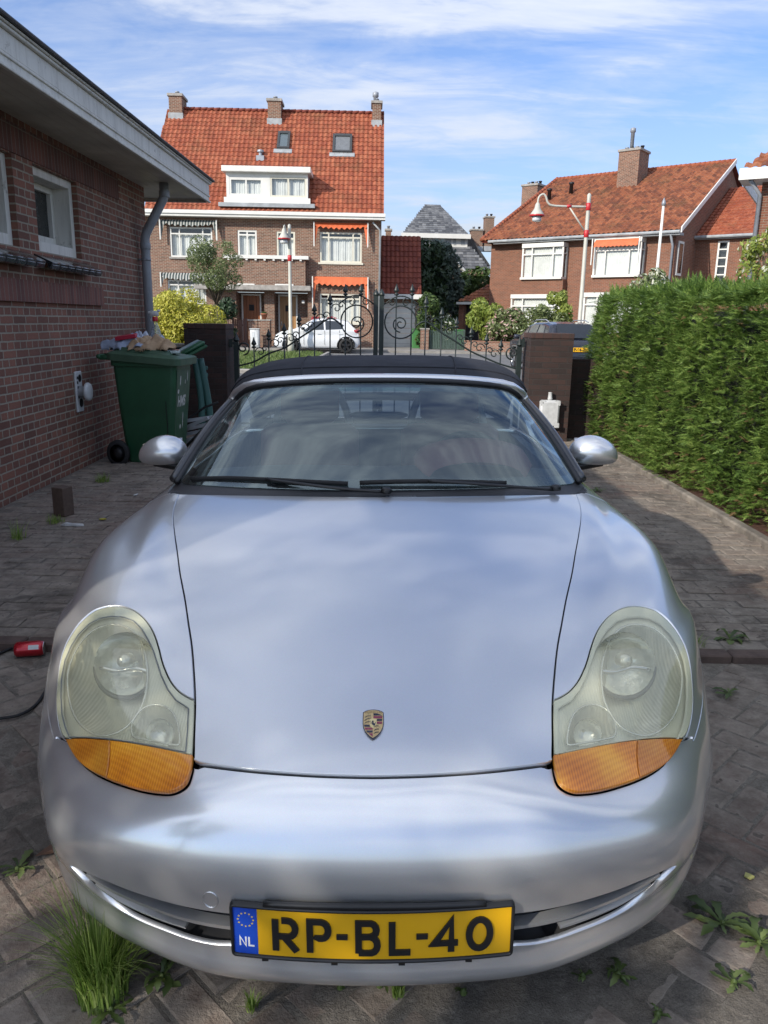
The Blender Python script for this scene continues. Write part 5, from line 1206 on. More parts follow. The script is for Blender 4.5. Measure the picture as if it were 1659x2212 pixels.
# ================================================================== houses across the street
class Fac:
    """a vertical plane through point O running along direction e (towards the right), local x along e, y into the house, z up"""
    def __init__(s, name, label, cat, x0, y0, ang):
        s.root = thing(name, label, cat, (x0, y0, 0), ang); s.O = Vector((x0, y0, 0)); s.e = Vector((math.cos(ang), math.sin(ang), 0)); s.n = Vector((-math.sin(ang), math.cos(ang), 0))
    def xz(s, u, v, dep=0.0):
        d = ray(u, v); o = s.O+s.n*dep; t = (o-C0).dot(s.n)/d.dot(s.n); p = C0+d*t-s.O
        return p.dot(s.e), p.z
def roofpoly(F, name, pts, mat, parent=None):
    """flat sheet under the tiles; pts are local 3D"""
    return mk(name, pts, [tuple(range(len(pts)))], mat, parent or F.root)
def tiles(F, poly, org, ed, sd, mat, name='roof', tw=.235, tl=.33, parent=None, hgt=.045, keep=None):
    """pantile sheet: org eave-left corner, ed unit along eave, sd unit up the slope; poly in (along, up) clips it"""
    org = Vector(org); ed = Vector(ed).normalized(); sd = Vector(sd).normalized(); nn = ed.cross(sd).normalized()
    if nn.z < 0: nn = -nn
    pa = np.array(poly); a0, b0 = pa.min(0); a1, b1 = pa.max(0)
    na = int((a1-a0)/tw*4)+1; nb = int((b1-b0)/tl)+1; V = []; Fc = []
    prof = [0.0, .75, 1.0, .35]
    grid = {}
    for j in range(nb+1):
        for half in (0, 1):
            for i in range(na+1):
                a = a0+i*tw/4; b = b0+j*tl - (0 if half else 0.0); h = hgt*prof[i % 4]+(0.035 if half else 0.0)
                V.append(org+ed*a+sd*(b+(0.006 if half else 0))+nn*h)
    w = na+1
    cen = np.array([(a0+(i+.5)*tw/4, b0+(j+.5)*tl) for j in range(nb) for i in range(na)]); ok = inpoly(cen, pa); k = 0
    for j in range(nb):
        for i in range(na):
            if ok[k]:
                q = (2*j+1)*w+i; r = (2*j+2)*w+i; Fc.append((q, q+1, r+1, r)); q0 = 2*j*w+i; Fc.append((q0, q0+1, q+1, q))
            k += 1
    me_uv = None
    o = mk(name, V, Fc, mat, parent or F.root, False, uv=False)
    uv = o.data.uv_layers.new(name='uv'); co = []
    for lp in o.data.loops:
        p = Vector(V[lp.vertex_index])-org; co += [p.dot(ed)-a0, p.dot(sd)-b0]
    uv.data.foreach_set('uv', co); return o
def win(F, u0, v0, u1, v1, cols=(1,), trans=None, fr=.07, mat=None, curtain=True, parent=None, glass=None, d=.1, sill=True, name='window', rect=None, lights=None):
    """white window with mullions; cols = relative widths, trans = transom height fraction from the top"""
    m_ = mat or M_white; par = parent or F.root
    if rect: x0, x1, z0, z1 = rect
    else:
        (xa, za), (xb, zb), (xc, zc), (xd, zd) = F.xz(u0, v0), F.xz(u1, v0), F.xz(u0, v1), F.xz(u1, v1); x0, x1, z0, z1 = (xa+xc)/2, (xb+xd)/2, (zc+zd)/2, (za+zb)/2
    w = bpy.data.objects.new(name, None); COL.objects.link(w); w.parent = par
    g = G(); y0, y1 = .02, .09
    g.box(x0, x0+fr, y0, y1, z0, z1); g.box(x1-fr, x1, y0, y1, z0, z1); g.box(x0+fr, x1-fr, y0, y1, z1-fr, z1); g.box(x0+fr, x1-fr, y0, y1, z0, z0+fr)
    tot = sum(cols); x = x0+fr; iw = x1-x0-2*fr
    for c in cols[:-1]:
        x += iw*c/tot; g.box(x-fr*.42, x+fr*.42, y0+.004, y1, z0+fr, z1-fr)
    if trans: zt = z1-(z1-z0)*trans; g.box(x0+fr, x1-fr, y0-.004, y1-.004, zt-fr*.45, zt+fr*.45)
    g.mk('frame', m_, w)
    g = G(); g.quad((x0+fr, .07, z0+fr), (x1-fr, .07, z0+fr), (x1-fr, .07, z1-fr), (x0+fr, .07, z1-fr)); g.mk('pane', glass or M_glassw, w)
    if curtain:
        n = max(12, int((x1-x0)*26)); V = []; zt_ = z1-(z1-z0)*(trans or 0)*0.9
        for i in range(n+1):
            xx = x0+(x1-x0)*i/n; yy = .20+.03*math.sin(i*2.1)+.015*math.sin(i*.7+x0); V += [(xx, yy, z0), (xx, yy, zt_)]
        mk('curtain', V, [(2*i, 2*i+2, 2*i+3, 2*i+1) for i in range(n)], M_curtain, w, True)
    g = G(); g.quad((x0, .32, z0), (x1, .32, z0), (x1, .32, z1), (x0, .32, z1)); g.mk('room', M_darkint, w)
    if sill: g = G(); g.box(x0-.08, x1+.08, -.07, .06, z0-.09, z0-.003); g.mk('sill', M_concrete if mat is None else m_, w)
    return (x0-.003, x1+.003, z0, z1)
def wallface(F, x0, x1, z0, z1, ops, mat, dep=.33, name='wall', parent=None, yy=0.0):
    g = G(); ops = [(max(o[0], x0+.001), min(o[1], x1-.001), max(o[2], z0), min(o[3], z1)) for o in ops]
    for a, b, c, d in wallrects(x0, x1, z0, z1, ops): g.quad((a, yy, c), (b, yy, c), (b, yy, d), (a, yy, d))
    for a, b, c, d in ops:
        D = yy+dep; g.quad((a, yy, c), (a, yy, d), (a, D, d), (a, D, c)); g.quad((b, yy, c), (b, D, c), (b, D, d), (b, yy, d)); g.quad((a, yy, d), (b, yy, d), (b, D, d), (a, D, d)); g.quad((a, yy, c), (a, D, c), (b, D, c), (b, yy, c))
    return g.mk(name, mat, parent or F.root)
def chimney(F, x0, x1, y0, y1, z0, z1, mat, pots=1, parent=None, cap=M_concrete, flue=None):
    c = bpy.data.objects.new('chimney', None); COL.objects.link(c); c.parent = parent or F.root
    g = G(); g.box(x0, x1, y0, y1, z0, z1-.14); g.mk('stack', mat, c)
    g = G(); g.box(x0-.07, x1+.07, y0-.07, y1+.07, z1-.139, z1); bevel(g.mk('cap', cap, c), .02)
    g = G(); g.box(x0-.05, x1+.05, y0-.05, y0+.4, z0-.02, z0+.38); g.mk('flashing', M_lead, c)
    for k in range(pots):
        xx = x0+(x1-x0)*(k+.5)/pots; g = G(); g.lathe([(.09, 0), (.09, .16), (.12, .17), (.12, .22), (.09, .23)], 10, Matrix.Translation((xx, (y0+y1)/2, z1))); g.mk('chimney_pot', M_black if k % 2 else M_metalgrey, c, True)
    if flue:
        g = G(); g.lathe([(.11, 0), (.11, flue), (.16, flue+.02), (.16, flue+.22), (.03, flue+.28)], 12, Matrix.Translation((x0+(x1-x0)*.35, (y0+y1)/2, z1))); g.mk('flue_pipe', M_metalgrey, c, True)

def awning(F, u0, u1, v0, vb, va, mat, w_=.55):
    """folded awning: cassette fabric under the head plus two hanging side arms"""
    x0, z1 = F.xz(u0, v0); x1, _ = F.xz(u1, v0); zb = F.xz((u0+u1)/2, vb)[1]; za = F.xz((u0+u1)/2, va)[1]
    a = bpy.data.objects.new('awning', None); COL.objects.link(a); a.parent = F.root
    g = G(); n = 40; V = []
    for i in range(n+1):
        x = x0+(x1-x0)*i/n; s = .05*math.sin(math.pi*i/n*1)*2; V += [(x, -.03, z1), (x, -.22, z1-(z1-zb)*.45-s*.3), (x, -.30, zb+.05*math.sin(i*1.6)-s)]
    mk('awning_cloth', V, [(3*i+k, 3*i+3+k, 3*i+4+k, 3*i+1+k) for i in range(n) for k in (0, 1)], mat, a, True)
    g = G()
    for x in (x0, x1): g.box(x-.025, x+.025, -.32, -.27, za, z1)
    g.mk('awning_arm', M_white, a)
    for x, s in ((x0, 1), (x1, -1)):
        V = [(x+s*.03, -.25, z1-.05), (x+s*.22, -.22, z1-.08), (x+s*.13, -.24, (z1+za)/2), (x+s*.03, -.27, za)]; mk('awning_side', V, [(0, 1, 2, 3)], mat, a)
M_orange = simple('orange_canvas', (0.62, 0.14, 0.05), 0.7, var=0.12, nscale=3)
def stripes():
    m, nt, o = newmat('striped_canvas'); w = N(nt, 'ShaderNodeTexWave', i_Scale=2.2, bands_direction='X'); L(nt, obj_co(nt), w.inputs[0])
    pbsdf(nt, o, Base_Color=RAMP(nt, w.outputs[1], [(0.45, (0.025, 0.045, 0.045)), (0.55, (0.40, 0.40, 0.37))]), Roughness=0.8); return m
M_stripe = stripes()

# ---- A: tall house with the steep orange roof
HA = Fac('brick_house', 'tall brick house with a steep orange pantile roof, white dormer and three chimneys', 'house', -11.95, 40.0, rad(1.2))
F = HA; XR = F.xz(822, 620)[0]; XL = F.xz(300, 600)[0]; ZG = F.xz(580, 470)[1]
zA = lambda x, y: (274.3+.39683*x, 164.6+.39683*y)
def zw(F, x0, y0, x1, y1, **k): a = zA(x0, y0); b = zA(x1, y1); return win(F, a[0], a[1], b[0], b[1], **k)
M_cream = simple('cream_paint', (0.66, 0.63, 0.52), 0.5, var=0.08)
ops = [zw(F, 235, 822, 465, 985, cols=(1, 2.9, 1), trans=.22), zw(F, 603, 838, 707, 985, cols=(1, 1), fr=.085, trans=.17), zw(F, 815, 845, 915, 993, cols=(1,), trans=.26, mat=M_cream, fr=.085), zw(F, 1050, 850, 1278, 1015, cols=(1, 3.4, 1), trans=.17, mat=M_cream, fr=.08),
       zw(F, 1050, 1185, 1272, 1342, cols=(1, 3.4, 1), trans=.17, mat=M_cream, fr=.08), zw(F, 225, 1110, 430, 1240, cols=(1, 2, 1), trans=.2)]
# recessed porch
pa, pb = zA(560, 1172), zA(985, 1400); px0, pz1 = F.xz(*pa); px1 = F.xz(pb[0], pb[1])[0]
ops.append((px0, px1, 0.0, pz1))
wallface(F, XL, XR, -.05, ZG+.05, ops, M_brickH, dep=.33)
g = G(); g.quad((XR, 0, -.05), (XR, 10, -.05), (XR, 10, ZG), (XR, 0, ZG)); zrd = F.xz(600, 243, 4.6)[1]; g.add([(XR, 0, ZG), (XR, 10, ZG), (XR, 4.7, zrd-.1)], [(0, 1, 2)]); g.mk('side_wall', M_brickH, F.root)
# porch back, doors, posts
g = G(); g.box(px0, px1, 1.0, 1.1, 0, pz1); g.box(px0-.02, px0+.3, .0, 1.0, 0, pz1) ; g.mk('porch_wall', M_brickH, F.root)
for (a, b, mdoor) in (((615, 1190), (712, 1362), M_doorA), ((820, 1195), (912, 1385), M_doorB)):
    x0, z1 = F.xz(*zA(*a)); x1, z0 = F.xz(*zA(*b)); z0 = 0.15
    d = bpy.data.objects.new('door', None); COL.objects.link(d); d.parent = F.root
    g = G(); g.box(x0-.08, x0, .9, 1.0, z0, z1+.08); g.box(x1, x1+.08, .9, 1.0, z0, z1+.08); g.box(x0, x1, .9, 1.0, z1, z1+.08); g.mk('frame', M_white, d)
    g = G(); nb = 5
    for k in range(nb): g.box(x0+(x1-x0)*k/nb+.004, x0+(x1-x0)*(k+1)/nb-.004, .93, .98, z0, z1-.004, b=.006)
    g.mk('door_leaf', mdoor, d); g = G(); xm = (x0+x1)/2; g.box(xm-.13, xm+.13, .915, .935, z1-.75, z1-.45); g.mk('door_window', M_darkint, d)
    g = G(); g.box(x0+.06, x0+.10, .88, .93, 1.1, 1.3); g.mk('handle', M_chrome, d)
x0, _ = F.xz(*zA(745, 1200)); x1, _ = F.xz(*zA(800, 1200)); g = G(); g.box(x0, x1, .15, .98, 0, pz1-.003); g.mk('porch_pillar', M_brickH, F.root)
x0, zt = F.xz(*zA(600, 1148)); x1, zb = F.xz(*zA(1005, 1172)); g = G(); g.box(x0-2.0, x1, -.75, .0, zb, zb+.24); bevel(g.mk('porch_canopy', M_concrete, F.root), .02)
# projecting upper bay over the porch with white capping
x0, _ = F.xz(*zA(540, 1000)); x1, zt = F.xz(*zA(975, 1003)); g = G(); g.box(x0, x1, -.5, -.003, zb+.24, zt); g.mk('bay', M_brickH, F.root)
g = G(); g.box(x0-.05, x1+.16, -.62, -.004, zt+.003, zt+.17); g.mk('bay_capping', M_white, F.root)
g = G(); 
for k in range(9): xx = x0+(x1-x0)*(k+.5)/9; g.box(xx-.05, xx+.05, -.60, -.5, zt-.08, zt)
g.mk('bay_corbels', M_white, F.root)
for (a, b) in (((605, 1130), (703, 1148)), ((812, 1133), (912, 1154))):
    x0, z1 = F.xz(*zA(*a)); x1, z0 = F.xz(*zA(*b)); g = G(); g.box(x0, x1, -.545, -.505, z0, z1); g.mk('vent_window', M_white, F.root); g = G(); g.box(x0+.08, x1-.08, -.55, -.546, z0+.06, z1-.06); g.mk('vent_pane', M_darkint, F.root)
x0, z1 = F.xz(*zA(1000, 850)); 
# house number sign
x0, z1 = F.xz(*zA(952, 1222)); x1, z0 = F.xz(*zA(966, 1236)); g = G(); g.box(x0, x1, -.03, .0, z0, z1); g.mk('number_sign', M_white, F.root)
awning(F, *[zA(1020, 0)[0], zA(1312, 0)[0], zA(0, 796)[1], zA(0, 822)[1], zA(0, 932)[1]], M_orange)
awning(F, *[zA(1012, 0)[0], zA(1312, 0)[0], zA(0, 1090)[1], zA(0, 1130)[1], zA(0, 1270)[1]], M_orange)
awning(F, *[zA(185, 0)[0], zA(492, 0)[0], zA(0, 780)[1], zA(0, 806)[1], zA(0, 895)[1]], M_stripe)
awning(F, *[zA(190, 0)[0], zA(490, 0)[0], zA(0, 1068)[1], zA(0, 1100)[1], zA(0, 1150)[1]], M_stripe)
# gutter and roof
xe1, ze = F.xz(832, 477); g = G(); g.box(XL-1, xe1, -.55, .02, ze-.02, ze+.20); g.box(XL-1, xe1, -.62, -.55, ze+.10, ze+.26); g.mk('gutter', M_white, F.root)
D_ = 4.6; zr_h = F.xz(600, 242, D_)[1]; slope = Vector((0, D_+.5, zr_h-(ze+.24))); sl_len = slope.length
xre = F.xz(828, 473)[0]; xrl = F.xz(366, 236, D_)[0]; xll = F.xz(318, 458)[0]; xrr = F.xz(831, 250, D_)[0]
tiles(F, [(0, 0), (xre-xll, 0), (xre-xll, sl_len), (xrl-xll-.1, sl_len)], (xll, -.5, ze+.24), (1, 0, 0), slope, M_tileO, 'roof')
roofpoly(F, 'roof_deck', [(xll, -.5, ze+.20), (xre, -.5, ze+.20), (xre, D_, zr_h-.04), (xrl, D_, zr_h-.04), (xll+.6, 5, ze)], M_tileR)
g = G(); g.add([(xll, -.5, ze+.2), (xrl, D_, zr_h-.04), (xll, 9.8, ze+.2)], [(0, 1, 2)]); g.add([(xre, 9.8, ze+.2), (xrl, D_, zr_h-.04), (xre, D_, zr_h-.04)], [(0, 1, 2)]); g.add([(xll, 9.8, ze+.2), (xrl, D_, zr_h-.04), (xre, 9.8, ze+.2)], [(0, 1, 2)]); g.mk('roof_back', M_tileR, F.root)
g = G(); n = 34
for k in range(n):
    a = xrl+(xre-xrl)*k/n; g.tube([(a, D_, zr_h+.05), (a+(xre-xrl)/n*1.06, D_, zr_h+.075)], .11, 8, flat=.8)
g.mk('ridge_tiles', M_tileR, F.root, True)
def ondeck(u, v):                                  # pixel onto the roof plane of house A
    d = ray(u, v); nrm = F.e.cross(F.n*slope.y+Vector((0, 0, slope.z))).normalized(); o = F.O+F.n*(-.5)+Vector((0, 0, ze+.24)); t = (o-C0).dot(nrm)/d.dot(nrm); p = C0+d*t-F.O; return Vector((p.dot(F.e), p.dot(F.n), p.z))
for (a, b, c, ztop, fl) in ((366, 394, 256, 201, None), (579, 607, 268, 212, None), (804, 823, 272, 217, .3)):
    x0 = ondeck(a, c); x1 = ondeck(b, c); y0 = x0.y; zt = F.xz(a, ztop, y0)[1]; chimney(F, x0.x, x1.x, y0, y0+1.15, x0.z-.1, zt, M_brickH, 1, flue=fl)
# skylights, roof vent
for (a, b, c, d, m_) in ((598, 628, 289, 324, M_glassd), (718, 761, 295, 332, simple('roller_blind', (.16, .17, .18), .5))):
    p0 = ondeck(a, d); p1 = ondeck(b, c); sk = bpy.data.objects.new('skylight', None); COL.objects.link(sk); sk.parent = F.root
    ang = math.atan2(slope.z, slope.y); L_ = (Vector((0, p1.y-p0.y, p1.z-p0.z))).length; w = p1.x-p0.x; Ms = Matrix.Translation(p0) @ Matrix.Rotation(ang, 4, 'X')
    g = G(); t = .11; g.box(0, t, 0, L_, 0, .16, Ms); g.box(w-t, w, 0, L_, 0, .16, Ms); g.box(t, w-t, 0, t, 0, .16, Ms); g.box(t, w-t, L_-t*1.6, L_, 0, .17, Ms); g.mk('frame', simple('skylight_frame', (.05, .053, .055), .5), sk)
    g = G(); g.box(t, w-t, t, L_-t*1.6, .05, .11, Ms); g.mk('pane', simple('skylight_glass', (.10, .13, .14), .15, coat=1.0) if m_ is M_glassd else m_, sk); g = G(); g.box(-.15, w+.15, -.28, 0, -.0, .075, Ms); g.mk('flashing', M_lead, sk)
p = ondeck(563, 340); g = G(); g.lathe([(.09, -.05), (.09, .22), (.18, .25), (.16, .34), (.03, .38)], 12, Matrix.Translation(p)); g.box(-.2+p.x, .2+p.x, p.y-.25, p.y+.1, p.z-.2, p.z+.05); g.mk('roof_vent', M_metalgrey, F.root)
# dormer
dm = bpy.data.objects.new('dormer', None); COL.objects.link(dm); dm.parent = F.root
pb_ = ondeck(575, 440); dy = pb_.y-.1; X0, Zt = F.xz(488, 372, dy); X1, Zb = F.xz(665, 436, dy); X1 = F.xz(665, 400, dy)[0]
ddep = 2.0
def dwin(a, b, c, d, **k):
    x0, z1 = F.xz(*zA(a, b), dy); x1, z0 = F.xz(*zA(c, d), dy); return x0, x1, z0, z1
dr = bpy.data.objects.new('dormer_front', None)
M_dw = M_white
r1 = dwin(556, 543, 740, 652); r2 = dwin(778, 546, 978, 662)
g = G()
for a, b, c, d in wallrects(X0, X1, Zb-.1, Zt, [r1, r2]): g.box(a, b, dy-.02, dy+.06, c, d)
g.mk('dormer_wall', M_dw, dm)
g = G(); g.box(X0, X0+.05, dy+.06, dy+ddep, Zb-.1, Zt); g.box(X1-.05, X1, dy+.06, dy+ddep, Zb-.1, Zt); g.mk('dormer_cheek', M_lead, dm)
g = G(); xa, zz1 = F.xz(478, 363, dy-.3); xb, _ = F.xz(671, 367, dy-.3); g.box(xa, xb, dy-.32, dy+ddep+.3, Zt, Zt+.26); bevel(g.mk('dormer_roof', M_white, dm), .02)
g = G(); g.box(X0-.12, X1+.12, dy-.10, dy+.02, Zb-.16, Zb+.14); g.mk('dormer_sill', M_white, dm)
g = G(); g.box(X0-.35, X1+.35, dy-.35, dy+.0, Zb-.32, Zb-.14); g.mk('dormer_flashing', M_lead, dm)
for r_, m_ in ((r1, M_white), (r2, M_cream)):
    nb_ = len(COL.objects); wv = win(F, 0, 0, 0, 0, cols=(1, 1), trans=.14 if r_ is r1 else None, rect=r_, fr=.09, mat=m_, sill=False, parent=dm); 
for w in [c for c in dm.children if c.name.startswith('window')]: w.location = (0, dy-.03, 0)
for w in list(dm.children):
    if w.name.startswith('window'):                # keep the chain house > dormer > window frame and pane at two levels below the dormer
        for ch in list(w.children):
            ch.parent = dm; ch.location = (0, dy-.03, 0); ch.name = 'window_'+ch.name.split('.')[0]
        bpy.data.objects.remove(w)
# downpipe
x0, z1 = F.xz(*zA(1338, 800)); x1, _ = F.xz(*zA(1378, 830)); g = G(); g.tube([(x0, -.3, z1), (x1, -.12, z1-.35), (x1, -.12, 0)], .05, 8); g.mk('drainpipe', M_lead, F.root, True)

# ---- garage block to the right of it
HB = Fac('garage_annex', 'low garage annex with a red tiled front roof and a white garage door', 'garage', HA.O.x+(XR+.05)*HA.e.x, 42.2, rad(1.2)); F = HB
x0, _ = F.xz(822, 690); x1, _ = F.xz(908, 690); zc = F.xz(860, 640)[1]; zt = F.xz(865, 512, 1.6)[1]
gd = (F.xz(827, 652)[0], F.xz(898, 652)[0], 0, F.xz(860, 654)[1])
wallface(F, x0, x1, -.05, zc-.1, [gd], M_brickH); g = G(); g.box(x0-.1, x1+.35, -.4, .1, zc-.14, zc+.10); g.mk('fascia', M_white, F.root)
g = G(); n = 9
for k in range(n): g.box(gd[0], gd[1], .12, .16, gd[3]*k/n+.006, gd[3]*(k+1)/n-.006, b=.006)
g.mk('garage_door', M_white, F.root)
sl2 = Vector((0, 1.9, zt-zc-.1)); tiles(F, [(0, 0), (x1-x0, 0), (x1-x0, sl2.length), (0, sl2.length)], (x0, -.3, zc+.1), (1, 0, 0), sl2, M_tileR, 'roof')
g = G(); g.box(x0, x1, 1.6, 6, zc, zt); g.box(x1-.02, x1, -.1, 6, -.05, zc-.14); g.add([(x1, -.3, zc+.1), (x1, 1.6, zc+.1), (x1, 1.6, zt)], [(0, 1, 2)]); g.mk('side_wall', M_brickH, F.root)

# ---- slate house far behind
HC = Fac('slate_house', 'distant house with a grey slate roof and a brown boarded gable', 'house', 1.5, 62.0, rad(4)); F = HC
zC = lambda x, y: (822.9+x*.50396, 219.4+.50396*y)
def q(x, y, d): a = F.xz(*zC(x, y), d); return Vector((a[0], d, a[1]))
low = [q(70, 571, 3), q(386, 571, 3), q(452, 600, 5)]
A_, B_, C_, D2 = q(85, 572, 1.5), q(385, 578, 1.5), q(252, 443, 5), q(188, 443, 5)
sd = Vector((0, 3.5, C_.z-A_.z)); tiles(F, [(0, 0), (B_.x-A_.x, 0), (C_.x-A_.x, sd.length), (D2.x-A_.x, sd.length)], A_, (1, 0, 0), sd, M_slate, 'roof', tw=.30, tl=.28, hgt=.008)
g = G(); g.add([B_, q(470, 705, 1.0), Vector((q(470, 705, 1.0).x, 9, q(470, 705, 1).z)), Vector((C_.x, 9, C_.z)), C_], [(0, 1, 2, 3, 4)]); g.mk('roof_side', M_slate, F.root)
E0, E1 = q(60, 710, .2), q(472, 710, .2); E2 = q(385, 610, 1.6); E3 = q(85, 610, 1.6); sd = Vector((0, 1.4, E2.z-E1.z)); tiles(F, [(0, 0), (E1.x-E0.x, 0), (E2.x-E0.x, sd.length), (E3.x-E0.x, sd.length)], E0, (1, 0, 0), sd, M_slate, 'roof', tw=.30, tl=.28, hgt=.008)
r0 = q(90, 620, 1.5); r1_ = q(372, 578, 1.5); g = G(); g.box(r0.x, r1_.x, 1.5, 1.6, r0.z-.3, r1_.z); g.mk('dormer_wall', M_white, F.root)
g = G(); f0, f1 = q(88, 582, 1.2), q(384, 570, 1.2); g.box(f0.x, f1.x, 1.0, 1.5, f0.z, f1.z); g.mk('fascia', M_white, F.root)
for a, b in ((180, 203), (216, 244), (272, 300), (310, 322), (342, 360)):
    p0, p1 = q(a, 614, 1.5), q(b, 588, 1.5); g = G(); g.box(p0.x, p1.x, 1.46, 1.49, p0.z, p1.z); g.mk('window_pane', simple('pale_pane', (.34, .36, .36), .3), F.root)
g = G(); a0, a1, a2 = q(196, 684, 0), q(356, 730, 0), q(258, 612, 0); b0, b1 = Vector((a0.x, 0, 0)), Vector((a1.x, 0, 0))
g.add([b0, b1, a1, a2, a0], [(0, 1, 2, 3, 4)]); g.mk('gable', M_board, F.root)
g = G(); 
for s_, e_ in ((a0, a2), (a2, a1)):
    dv = (e_-s_).normalized(); s_ = s_-dv*.25; e2 = e_+dv*(.25 if e_ is a1 else 0); g.tube([s_+Vector((0, -.1, .05)), e2+Vector((0, -.1, .05))], .13, 4)
g.mk('barge_board', M_white, F.root)
for (a, b, c, d) in ((450, 487, 490, 640), (390, 438, 545, 640)):
    p0, p1 = q(a, c, 6), q(b, c, 6); chimney(F, p0.x, p1.x, 6, 7, q(a, d, 6).z, p0.z, M_brickH, 2)
g = G(); g.box(E0.x+.2, E1.x-.2, .3, 8, 0, E0.z); g.mk('wall', M_brickH, F.root)
p0, p1 = HC.xz(833, 505), HC.xz(845, 505); ch_ = Fac('brick_chimney', 'small brick chimney with a black cowl peeping over the garage annex', 'chimney', 0, 58, 0)
a_, b_ = ch_.xz(833, 505), ch_.xz(845, 505); zt_ = ch_.xz(839, 494)[1]; zb_ = ch_.xz(839, 540)[1]; chimney(ch_, a_[0], b_[0], 0, .6, 0, zt_, M_brickH, 1)

# ---- right: pair of houses under one long orange roof
ang = math.atan2(40.5-47.0, 14.8-6.5); HD = Fac('brick_house', 'orange brick house with bay windows under a long weathered tile roof', 'house', 6.5, 47.0, ang); F = HD
zD = zC
def dxz(x, y, d=0.0): return F.xz(*zD(x, y), d)
X0_, X1_ = dxz(470, 700)[0], dxz(1262, 620)[0]; ZGd = dxz(900, 578)[1]
def bay(x0, y0, x1, y1, pr=.55, cols=(1, 2.4, 1), trans=.2, low=None, sidew=True, shutters=False):
    """projecting bay: pixel box of its front face"""
    b = bpy.data.objects.new('bay_window', None); COL.objects.link(b); b.parent = F.root
    xa, zt = F.xz(*zD(x0, y0), -pr); xb, _ = F.xz(*zD(x1, y0), -pr); zb = F.xz(*zD((x0+x1)/2, y1), -pr)[1]; zt = F.xz(*zD((x0+x1)/2, y0), -pr)[1]
    g = G(); t = .09; g.box(xa, xb, -pr-.06, .0, zt-.22, zt); g.box(xa, xa+t, -pr, -pr+t, zb, zt-.22); g.box(xb-t, xb, -pr, -pr+t, zb, zt-.22); g.box(xa, xb, -pr-.12, 0, zb-.12, zb)
    g.box(xb-t, xb, -t, 0, zb, zt-.22)
    tot = sum(cols); x = xa+t
    for c in cols[:-1]: x += (xb-xa-2*t)*c/tot; g.box(x-.035, x+.035, -pr, -pr+.07, zb, zt-.22)
    zz_ = zt-.22-(zt-zb)*trans; g.box(xa+t, xb-t, -pr+.005, -pr+.06, zz_-.035, zz_+.035); g.box(xb-.07, xb-.01, -pr+t, -t, zz_-.03, zz_+.03); g.mk('frame', M_white, b)
    g = G(); g.quad((xa+t, -pr+.05, zb), (xb-t, -pr+.05, zb), (xb-t, -pr+.05, zt-.22), (xa+t, -pr+.05, zt-.22)); g.quad((xb-.04, -pr+.05, zb), (xb-.04, -.02, zb), (xb-.04, -.02, zt-.22), (xb-.04, -pr+.05, zt-.22)); g.mk('pane', M_glassw, b)
    n = 60; V = []
    for i in range(n+1): xx = xa+t+(xb-xa-2*t)*i/n; yy = -pr+.17+.025*math.sin(i*1.9); V += [(xx, yy, zb), (xx, yy, zt-.25)]
    mk('curtain', V, [(2*i, 2*i+2, 2*i+3, 2*i+1) for i in range(n)], M_curtain, b, True)
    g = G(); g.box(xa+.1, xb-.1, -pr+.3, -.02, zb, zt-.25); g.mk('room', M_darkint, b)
    return xa, xb, zb, zt, pr
B1 = bay(608, 606, 786, 752); B2 = bay(918, 585, 1122, 742); B3 = bay(558, 826, 770, 990); B4 = bay(870, 818, 1120, 985)
wallface(F, X0_, X1_, -.05, ZGd, [], M_brickR)
for Bu, Bl in ((B1, B3), (B2, B4)):
    g = G(); g.box(Bu[0]-.05, Bu[1]+.05, -.5, -.002, Bl[3]+.02, Bu[2]-.125); g.mk('spandrel', M_brickR, F.root)
g = G(); g.quad((X1_, 0, -.05), (X1_, 9, -.05), (X1_, 9, ZGd), (X1_, 0, ZGd)); 
DR = 8.0; zrD = dxz(1300, 281, DR)[1]; g.add([(X1_, 0, ZGd), (X1_, 16, ZGd), (X1_, DR, zrD-.2)], [(0, 1, 2)]); g.mk('gable_wall', M_brickR, F.root)
g = G(); g.quad((X0_, 0, -.05), (X0_, 0, ZGd), (X0_, 9, ZGd), (X0_, 9, -.05)); g.mk('side_wall', M_brickR, F.root)
xe0, _ = dxz(430, 632, -.6); xe1 = dxz(1284, 552, -.6)[0]; zeD = dxz(880, 572, -.6)[1]; xq0 = dxz(755, 340, DR)[0]; xq1 = dxz(1520, 257, DR)[0]
sd = Vector((0, DR+.6, zrD-zeD)); print('house D', X0_, X1_, ZGd, zrD, xe0, xe1, xq0, xq1)
tiles(F, [(0, 0), (xe1-xe0, 0), (xq1-xe0, sd.length), (xq0-xe0, sd.length)], (xe0, -.6, zeD), (1, 0, 0), sd, M_tileB, 'roof', tw=.27, tl=.36, hgt=.07)
g = G(); g.add([(xe0, -.6, zeD-.1), (xe1, -.6, zeD-.1), (xq1, DR, zrD-.1), (xq0, DR, zrD-.1), (xe1, 16.5, zeD), (xe0, 16.5, zeD)], [(0, 1, 2, 3), (3, 2, 4, 5), (0, 3, 5)]); g.mk('roof_deck', M_tileR, F.root)
g = G(); n = 40
for k in range(n): a = xq0+(xq1-xq0)*k/n; g.tube([(a, DR, zrD+.03), (a+(xq1-xq0)/n*1.05, DR, zrD+.06)], .13, 8)
n = 30
for k in range(n):
    p0 = Vector((xe0, -.6, zeD)).lerp(Vector((xq0, DR, zrD)), k/n); p1 = Vector((xe0, -.6, zeD)).lerp(Vector((xq0, DR, zrD)), (k+1.1)/n); g.tube([p0+Vector((0, 0, .03)), p1+Vector((0, 0, .08))], .13, 8)
g.mk('ridge_tiles', M_tileO, F.root, True)
